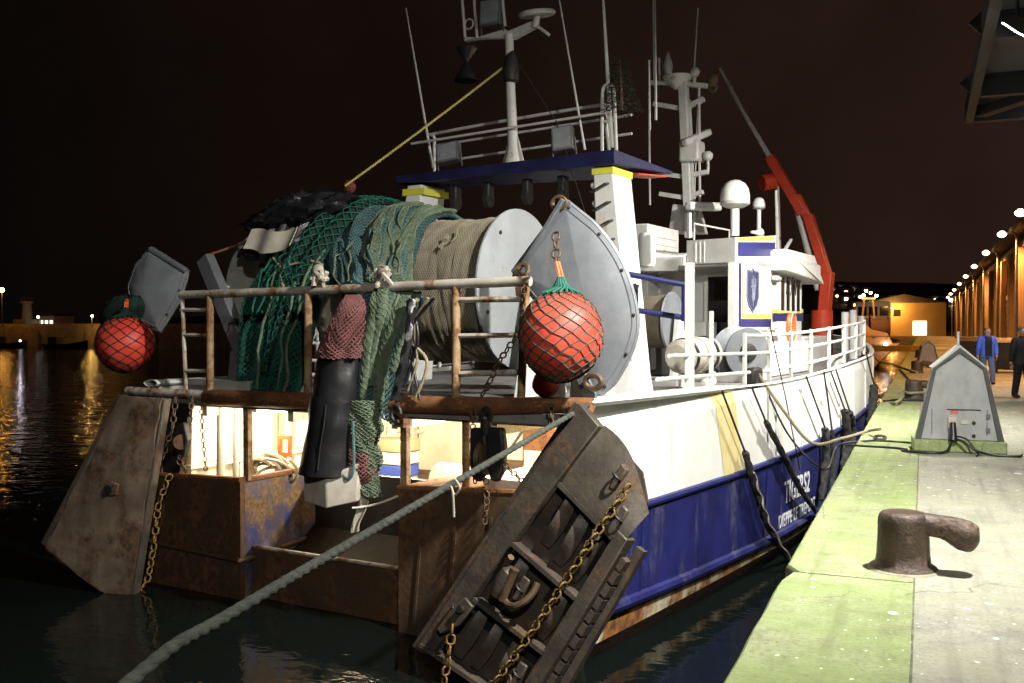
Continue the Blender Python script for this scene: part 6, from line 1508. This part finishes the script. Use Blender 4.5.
# --- hanging bundle at the rail middle: pink net cap, rubber sleeve, white block
hb2 = thing('rubber_sleeve', 'black rubber sleeve hanging over the stern bar under a pink net cap', 'rubber sleeve', Y(330, 478, -.35), BM)
def cone(pts, r0, nm, mat, seg=22, dent=.05, n=24):
    cen = [Vector(p) for p in pts]
    def cf(u, v):
        t = v * (len(cen) - 1); ks = list(range(len(cen))); c = V(*[smooth_interp(t, ks, [q[i] for q in cen]) for i in range(3)]); r_ = smooth_interp(t, ks, r0); a = 2*math.pi*u
        r_ *= 1 + dent * vnoise(math.cos(a) * 2, math.sin(a) * 2, v * 6); return c + V(r_ * math.cos(a), r_ * .75 * math.sin(a), 0)
    return cf
c1 = cone([Y(344, 330, -.3), Y(338, 352, -.35), Y(336, 375, -.38), Y(334, 402, -.40)], [.22, .28, .30, .31], '', None)
c2 = cone([Y(333, 396, -.40), Y(331, 420, -.42), Y(327, 450, -.44), Y(325, 474, -.45)], [.31, .325, .345, .37], '', None)
obj('upper_sleeve', MB().grid(c1, 32, 14, -.02), m_black, hb2); obj('lower_sleeve', MB().grid(c2, 32, 14, -.02), m_black, hb2)
obj('sleeve_seam', MB().tube([c2(.80, q / 10) + V(0, -.01, 0) for q in range(1, 10)], .012, 5), m_black, hb2)
pk = thing('netting_hood', 'dull pink net cap gathered over the black rubber sleeve', 'net', Y(345, 352, -.35), BM)
c3 = cone([Y(354, 296, -.12), Y(352, 308, -.28), Y(346, 326, -.36), Y(341, 346, -.38), Y(339, 358, -.38)], [.10, .16, .22, .28, .30], '', None, dent=.18)
obj('net_bulk', MB().grid(c3, 30, 16, -.015), m_pinkdark, pk)
o = obj('twine', strands(offs(c3, -.012), 52, 30, .0105), m_pinknet, pk); o['kind'] = 'stuff'
pk2 = thing('net_tail', 'pink net end hanging beside the white plastic block', 'net', Y(362, 492, -.3), BM)
c4 = cone([Y(356, 440, -.25), Y(360, 455, -.3), Y(362, 472, -.3), Y(358, 492, -.28)], [.12, .17, .18, .06], '', None, dent=.2)
obj('net_bulk', MB().grid(c4, 20, 14), m_pinkdark, pk2)
o = obj('twine', strands(offs(c4, -.012), 34, 26, .010), m_pinknet, pk2); o['kind'] = 'stuff'
wb = MB(); p0, p1, p2, p3 = Y(303, 472, -.5), Y(326, 478, -.62), Y(326, 509, -.62), Y(304, 502, -.5); q1, q2 = Y(360, 462, -.45), Y(356, 502, -.45)
wb.add([p0, p1, p2, p3, q1, q2, p0 + V(.2, .3, .04), p3 + V(.2, .3, .02), q1 + V(-.05, .25, 0), q2 + V(-.05, .25, 0)], [(0, 3, 2, 1), (1, 2, 5, 4), (6, 8, 9, 7), (0, 6, 7, 3), (4, 5, 9, 8), (0, 1, 4, 8, 6), (3, 7, 9, 5, 2)])
tag(obj('plastic_block', wb, m_plastic, None, Y(330, 505, -.5), BM, bevel=.02), 'grubby white plastic block dangling below the black rubber sleeve', 'plastic block')
rope_thing('white_line', 'white line from the plastic block across to the stern post', 'rope', sag(Y(352, 508, -.45), Y(398, 496, .0), .03), .014, m_plastic, BM)
rag = MB().grid(lambda u, v: Y(lerp(352, 366, u) + 3 * math.sin(v * 5), lerp(488, 532, v) , -.3) + V(0, .04 * math.sin(u * 8 + v * 3), 0) * (1 - 0) + V(-.10 * v * (u - .5), 0, 0), 6, 12, .01)
tag(obj('canvas_rag', rag, m_canvas, None, Y(358, 532, -.3), BM), 'pale rag trailing below the pink net end', 'rag')
for k, (a, lab) in enumerate(((GP(0, 0) * 0 + Y(320, 276, -.08), 'white rag knotted on the stern rail above the green net'), (Y(383, 276, -.08), 'cream rope knot tied on the stern rail over the blue green net'))):
    kt = MB()
    for q in range(4): kt.tube(spline([a + V(rnd(-.12, .12), rnd(-.08, .08), rnd(-.14, .12)) for _ in range(5)], 5), .032, 6)
    tag(obj('rope_knot', kt, m_canvas, None, a, BM), lab, 'knot')
# hook and dark lines hanging right of the net
tk = thing('hook_tackle', 'dark hook tackle hanging beside the net over the roller', 'hook', Y(395, 420, -.3), BM)
obj('spliced_rope', MB().tube(spline([Y(412, 300, -.15), Y(408, 340, -.3), Y(400, 375, -.35), Y(396, 400, -.35)]), .05, 8, prof=lambda a, i: 1 + .2 * math.sin(a * 3 + i)), m_black, tk)
obj('hook', MB().tube([Y(396, 404, -.35) + V(.07*math.cos(a), 0, -.12 + .10*math.sin(a)) for a in [2*math.pi*k/12 for k in range(11)]], .024, 6), m_dark, tk)
obj('ring', MB().tube([Y(387, 415, -.35) + V(.055*math.cos(a), 0, .06*math.sin(a)) for a in [2*math.pi*k/12 for k in range(12)]], .014, 6, closed=True), m_galv, tk)
for k in range(5):
    rope_thing('loose_line', ['dark tattered line trailing between the blue green net and the rail post', 'slack brown line beside the khaki drum', 'dark line looped from the rail past the roller', 'thin tan line hanging by the rail post', 'frayed dark strap near the hook tackle'][k], 'rope', spline([Y(410 + 6*k, 298, -.08 - .03*k), Y(418 - 3*k, 335, -.12), Y(412 + 5*k*(k % 2), 362, -.12), Y(404 + 4*k, 388 + 3*k, -.14)]), .022 - .003*(k % 3), [m_black, m_tanrope, m_black, m_tanrope, m_black][k], BM)
# cable coil inside the port quarter
cc_ = thing('cable_coil', 'loose coil of pale hose heaped behind the port transom', 'hose coil', (-1.0, 1.0, .9), BM)
cq = Y(276, 470, 1.0)
for k in range(13):
    r_ = rnd(.26, .42); t0 = rnd(0, 6); cx = rnd(-.16, .16); cz = cq.z + rnd(-.12, .06); ti = rnd(-.6, .6)
    obj('hose_turn', MB().tube([V(cq.x - .12 + cx + r_ * math.cos(a), 1.0 + .25 * math.sin(a * 1 + t0) * ti, cz + r_ * .55 * math.sin(a)) for a in [t0 + 5.6 * q / 24 for q in range(25)]], .024, 6), [m_canvas, m_tanrope, m_copper][k % 3], cc_)
obj('coil_bin', MB().bb(cq.x - .75, RX0 - .12, .75, 1.3, .9, cq.z - .22), m_dark, cc_)

# --- heavy stern rope to a bollard behind the viewer
w0 = wdepth(588, 405, 10.75); w1 = wdepth(430, 497, 7.4); w2 = wdepth(240, 608, 4.75); w3 = wdepth(120, 690, 3.7)
end = Vector((-.75, -8.6, .38))
path = spline([w0, w1, w2, w3, Vector((-2.35, .5, -.02)), Vector((-1.5, -4.5, .08)), end], 260)
dist = [0]
for a, b in zip(path[:-1], path[1:]): dist.append(dist[-1] + (b - a).length)
rope_thing('mooring_rope', 'heavy twisted grey green stern rope stretching toward the lower left', 'rope', path, .0275, m_rope, ID, 18, None, prof=lambda a, i: .86 + .24 * abs(math.cos(1.5 * (a - dist[i] * 21))))
tl = wdepth(455, 487, 7.55)
rope_thing('rope_tie', 'thin white twine tied round the heavy rope', 'twine', spline([tl + V(0, 0, .06), tl + V(.05, -.02, 0), tl + V(0, 0, -.06), tl + V(-.04, .0, 0), tl + V(.01, -.06, -.03), tl + V(.02, -.06, -.22)]), .010, m_canvas)
# yellow line from the gantry mast to the port quarter
rope_thing('yellow_line', 'taut yellow line from the gantry mast down to the black tarpaulin', 'rope', sag(GP(505, 66), Y(345, 186, 3.0), .02), .022, m_yrope, BM)
rope_thing('dark_wire', 'brown wire from the tarpaulin to the port davit', 'wire', sag(Y(290, 222, 2.0), Y(205, 256, 1.1), .03), .022, m_rustbar, BM)
for k, (a, b, dy1, dy2, lab) in enumerate((((520, 65), (555, 120), .3, .3, 'thin stay wire from the gantry mast to its work light'), ((556, 120), (600, 260), -.1, 0, 'thin wire from the gantry beam down past the starboard leg'))):
    rope_thing('stay_wire', lab, 'wire', [GP(*a, dy1), GP(*b, dy2)], .010, m_dark, BM, 5)
# evergreen sprig tied to the starboard aerial
et = thing('evergreen_tree', 'small evergreen tree tied to the starboard gantry aerial', 'tree', GP(622, 108, .3), BM)
b0_ = GP(622, 110, .3); t0_ = GP(620, 60, .3)
obj('trunk', MB().tube([b0_, t0_], [.03, .01], 6), m_rust, et)
nd = MB()
for k in range(900):
    f = random.random(); r_ = .34 * (1 - f * .75) * (random.random() ** .5); a = rnd(0, 6.283); p = b0_.lerp(t0_, f) + V(r_ * math.cos(a), r_ * math.sin(a), rnd(-.05, .05) - r_ * .25)
    d_ = V(math.cos(a) + rnd(-.5, .5), math.sin(a) + rnd(-.5, .5), rnd(-.5, .2)).normalized() * rnd(.05, .10); w = d_.orthogonal().normalized() * .012
    nd.add([p - w, p + w, p + d_], [(0, 1, 2)])
obj('needles', nd, pmat('evergreen_needles', (.014, .022, .009), (.024, .026, .012), rough=.8, bump=0), et)

# --- fenders over the starboard side
def fender(label, pxs, x_out, rad, wrap):
    pts = []
    for (px, py) in pxs:
        for it in range(40):
            pass
        best = None
        for q in range(0, 240):
            y = 2 + q * .05; p = X(px, py, hbm(y) + x_out)
            e = abs(p.y - y)
            if best is None or e < best[0]: best = (e, p)
        pts.append(best[1])
    t = thing('rope_fender', label, 'fender', pts[-1], BM, 'black fenders over the starboard side')
    ln, fd = pts[:2], pts[1:]
    obj('lanyard', MB().tube(ln, .018, 6), m_blackrope, t)
    sp = spline(fd, 14); obj('fender_body', MB().tube(sp, [rad * (.55 + .45 * math.sin(math.pi * min(1, .12 + i / len(sp) * .9)) ** .5) for i in range(len(sp))], 10, prof=lambda a, i: 1 + .14 * math.sin(a * 2 + i * 1.4) + .08 * math.sin(a * 5 - i)), m_blackrope, t)
    if wrap == 1:
        o = obj('pale_twine', MB().tube([Vector(p) + V(rad * 1.02, -.03 + .05 * math.sin(i * .9), 0) for i, p in enumerate(sp[8:])], .014, 5), m_canvas, t)
    return t
fender('black rope fender nearest the stern with pale twine down it', [(722, 391), (745, 452), (756, 490), (768, 525), (790, 562)], .13, .058, 1)
fender('second black fender crossing the ship name lettering', [(752, 388), (766, 422), (785, 458), (800, 488), (818, 515)], .13, .052, 0)
fender('grey worn fender hanging past the end of the lettering', [(806, 376), (825, 428), (826, 460), (821, 500)], .14, .075, 2)
fender('dark fender close beside the worn grey one', [(824, 372), (832, 430), (833, 465), (830, 500)], .14, .05, 0)
fender('twin black fender toward the bow', [(831, 372), (845, 410), (847, 440), (843, 470)], .14, .085, 2)
fender('black fender nearest the bow just above the quay edge', [(836, 370), (850, 412), (853, 430), (851, 455)], .15, .07, 0)
fender('dark tyre string hanging at the bow shoulder', [(866, 352), (874, 385), (873, 405), (869, 425)], .14, .10, 2)

# --- mooring lines to the quay
q_ring = BASE[rg_.name] + Vector((0, .03, .17))
fl = BM @ X(757, 372, 3.98)
rope_thing('mooring_line', 'tan rope sagging from the fairlead to the quay ring', 'rope', spline([fl, fl.lerp(q_ring, .22) - UP * .42, fl.lerp(q_ring, .45) - UP * .72, fl.lerp(q_ring, .7) - UP * .42, GZ(868, 431, .06), q_ring]), .026, m_tanrope)
rope_thing('mooring_line', 'black cable sagging from the fairlead across the coping to the pedestal', 'cable', spline([fl + V(0, .1, .05), fl.lerp(q_ring, .25) - UP * .75, fl.lerp(q_ring, .55) - UP * 1.05, GZ(838, 446, -.25), GZ(868, 441, .03), GZ(900, 442, .02), GZ(925, 444, .02)]), .016, m_black)
rope_thing('mooring_line', 'thin dark line falling from the rail across the white side', 'rope', [BM @ p for p in (X(769, 322, 4.05), X(785, 395, 4.3), X(800, 470, 4.35))], .010, m_black)
b2p = GZ(914, 400)
rope_thing('mooring_line', 'pale bow rope drooping to the second bollard', 'rope', spline([BM @ X(862, 352, 3.4), GZ(872, 388, -.5), GZ(888, 402, -.05), GZ(900, 400, .12), b2p + V(-.25, -.1, .2), b2p + V(-.1, -.28, .18), b2p + V(.24, -.1, .2)]), .035, m_tanrope)
rope_thing('mooring_line', 'black cable lying across the coping before the second bollard', 'cable', spline([GZ(884, 401, .02), GZ(900, 400, .02), GZ(930, 401, .02)]), .03, m_black)
rope_thing('mooring_line', 'slack rope from the next boat to the far bollard', 'rope', spline([Vector((-4.2, 91, .2)), Vector((-3.0, 74, -.6)), Vector((-1.4, 52, -.1)), GZ(917, 373, .3)]), .05, m_tanrope)
# lifebuoy by the wheelhouse
lb = thing('lifebuoy', 'orange lifebuoy hung on the rail forward of the wheelhouse', 'lifebuoy', X(790, 330, 2.9), BM)
c = X(791, 328, 3.0)
obj('ring', MB().tube([c + V(0, .17*math.cos(a), .27*math.sin(a)) for a in [2*math.pi*k/24 for k in range(24)]], .06, 8, closed=True), m_orange, lb)
obj('grab_line', MB().tube([c + V(.06, .23*math.cos(a), .33*math.sin(a)) for a in [2*math.pi*k/16 for k in range(16)]], .012, 5, closed=True), m_canvas, lb)
# ================================================================== PEOPLE
def skin_obj(name, verts, edges, radii, mat, parent, root=0, sub=2):
    me = bpy.data.meshes.new(name); me.from_pydata([Vector(v) for v in verts], edges, []); me.materials.append(mat)
    o = bpy.data.objects.new(name, me); COL.objects.link(o); o.parent = parent
    sk = o.modifiers.new('skin', 'SKIN'); sk.use_smooth_shade = True
    lay = me.skin_vertices[0] if len(me.skin_vertices) else None
    if lay is None:
        return o
    for i, r_ in enumerate(radii):
        lay.data[i].radius = (r_ if isinstance(r_, tuple) else (r_, r_)); lay.data[i].use_root = (i == root)
    sb_ = o.modifiers.new('sub', 'SUBSURF'); sb_.levels = sub; sb_.render_levels = sub
    return o
def ensure_skin(me):
    if not len(me.skin_vertices):
        bm_ = bmesh.new(); bm_.from_mesh(me); bm_.verts.layers.skin.verify(); bm_.to_mesh(me); bm_.free()
import bmesh
def limb(mb, pts, rs, n=12): return mb.tube(spline(pts, 4), [smooth_interp(i / 4, list(range(len(pts))), rs) for i in range((len(pts) - 1) * 4 + 1)], n)
def person(label, loc, rz, h, m_jacket, m_vest, m_trouser, m_skin, m_hair, stride=.22):
    t = thing('person', label, 'person', loc); t.rotation_euler.z = rz; t.scale = (h / 1.75,) * 3
    BASE[t.name] = Vector((0, 0, 0))
    # one continuous body grown from a joint skeleton
    V3 = [(0, 0, .95), (0, -.01, 1.12), (0, -.01, 1.30), (0, 0, 1.43), (0, -.01, 1.50), (0, -.02, 1.58), (0, -.025, 1.67), (0, -.02, 1.74),
          (.19, .01, 1.42), (.255, .03, 1.16), (.25, -.08, .93), (.245, -.12, .84),
          (-.19, .01, 1.42), (-.26, .0, 1.16), (-.27, .05, .93), (-.27, .04, .83),
          (.10, 0, .90), (.11, -stride * .6, .50), (.11, -stride * .9, .09), (.115, -stride * .9 - .16, .045),
          (-.10, 0, .90), (-.11, stride * .35, .50), (-.11, stride * 1.1, .12), (-.115, stride * 1.1 - .13, .045)]
    E3 = [(0, 1), (1, 2), (2, 3), (3, 4), (4, 5), (5, 6), (6, 7), (3, 8), (8, 9), (9, 10), (10, 11), (3, 12), (12, 13), (13, 14), (14, 15), (0, 16), (16, 17), (17, 18), (18, 19), (0, 20), (20, 21), (21, 22), (22, 23)]
    R3 = [(.14, .10), (.135, .10), (.15, .11), (.09, .07), .055, .085, (.095, .10), .05, .06, .045, .035, .035, .06, .045, .035, .035, .085, .06, .045, .035, .085, .06, .045, .035]
    me = bpy.data.meshes.new('body'); me.from_pydata([Vector(v) for v in V3], E3, []); me.materials.append(m_skin); ensure_skin(me)
    o = bpy.data.objects.new('body', me); COL.objects.link(o); o.parent = t
    o.modifiers.new('skin', 'SKIN').use_smooth_shade = True
    for i, r_ in enumerate(R3): me.skin_vertices[0].data[i].radius = r_ if isinstance(r_, tuple) else (r_, r_); me.skin_vertices[0].data[i].use_root = (i == 0)
    s_ = o.modifiers.new('sub', 'SUBSURF'); s_.levels = 2; s_.render_levels = 2
    jk = MB(); ring = [(.235, 1.47, .10), (.20, 1.44, .13), (.215, 1.32, .16), (.20, 1.12, .155), (.205, .95, .15), (.21, .86, .15)]
    def jf(u, v):
        tt = v * (len(ring) - 1); ks = list(range(len(ring))); w = smooth_interp(tt, ks, [.10, .205, .225, .205, .21, .215]); z = smooth_interp(tt, ks, [1.50, 1.45, 1.32, 1.12, .95, .85]); d_ = smooth_interp(tt, ks, [.08, .12, .15, .145, .15, .155]); a = 2*math.pi*u
        return (w * math.cos(a), d_ * math.sin(a) - .005, z)
    jk.grid(jf, 24, 18); j = obj('jacket', jk, m_jacket, t)
    obj('shirt_front', MB().grid(lambda u, v: (lerp(-.10, .10, u), Vector(jf(.75, v * .95)).y - .012 + .03 * (2 * u - 1) ** 2, Vector(jf(.75, v * .95)).z), 6, 12, .008), m_vest, j)
    for sgn, pts in ((1, [V3[8], V3[9], V3[10]]), (-1, [V3[12], V3[13], V3[14]])): obj('sleeve', limb(MB(), [(sgn * .15, .01, 1.43)] + pts, [.085, .088, .072, .055]), m_jacket, j)
    obj('collar', MB().lathe([(.095, 0), (.085, .07)], (0, -.01, 1.475), n=16), m_jacket, j)
    trs = MB()
    for sgn, i in ((1, 16), (-1, 20)): limb(trs, [(sgn * .085, 0, .98), V3[i], V3[i+1], V3[i+2]], [.115, .118, .088, .075])
    obj('trousers', trs, m_trouser, t)
    for i in (18, 22):
        a = Vector(V3[i]); obj('shoe', MB().tube([a + V(0, .05, -.035), a + V(0, -.05, -.04), a + V(0, -.14, -.05), a + V(0, -.2, -.055)], [.05, .055, .05, .025], 10), m_black, t)
    obj('hair', MB().ball((0, .022, 1.695), .102, 16, 10, (.95, .95, .95)), m_hair, t)
    fc = MB().ball((0, -.118, 1.645), .02, 8, 6, (.8, 1, 1.3)); obj('nose', fc, m_skin, t)
    for sx in (-1, 1):
        obj('eye', MB().ball((sx * .034, -.104, 1.672), .011, 8, 6), m_dark, t); obj('ear', MB().ball((sx * .098, -.01, 1.655), .022, 8, 6, (.5, .8, 1.4)), m_skin, t)
        hnd = Vector(V3[11 if sx > 0 else 15])
        fg = MB()
        for k in range(4): b = hnd + V(0, -.03 + .02 * k, -.03); fg.tube([b, b + V(-sx * .006, 0, -.035), b + V(-sx * .018, 0, -.062)], [.010, .010, .006], 6)
        fg.tube([hnd + V(0, -.035, 0), hnd + V(-sx * .01, -.055, -.03), hnd + V(-sx * .015, -.055, -.05)], [.012, .011, .007], 6)
        obj('fingers', fg, m_skin, t)
    obj('mouth', MB().ball((0, -.108, 1.608), .016, 8, 5, (1.3, .4, .35)), pmat('lip_tone', (.30, .10, .08), rough=.6, bump=0), t)
    return t
m_skin = pmat('skin_tone', (.48, .27, .18), rough=.55, bump=.05)
m_jb = pmat('blue_jacket_cloth', (.07, .15, .72), (.05, .11, .55), rough=.75, bump=.2)
m_bl = pmat('black_cloth', (.014, .014, .016), rough=.85, bump=.2)
m_jean = pmat('blue_denim', (.10, .15, .26), (.07, .11, .20), rough=.85, bump=.2)
m_hair = pmat('grey_brown_hair', (.10, .075, .055), rough=.8, bump=.2)
p = GZ(987, 384); person('person in a blue jacket with black front and jeans walking toward the viewer', p, R(12), 1.72, m_jb, m_bl, m_jean, m_skin, m_hair)
p = GZ(1022, 399); person('person in dark clothes cut off by the right frame edge', p, R(30), 1.76, m_bl, m_bl, m_bl, m_skin, m_hair, .12)
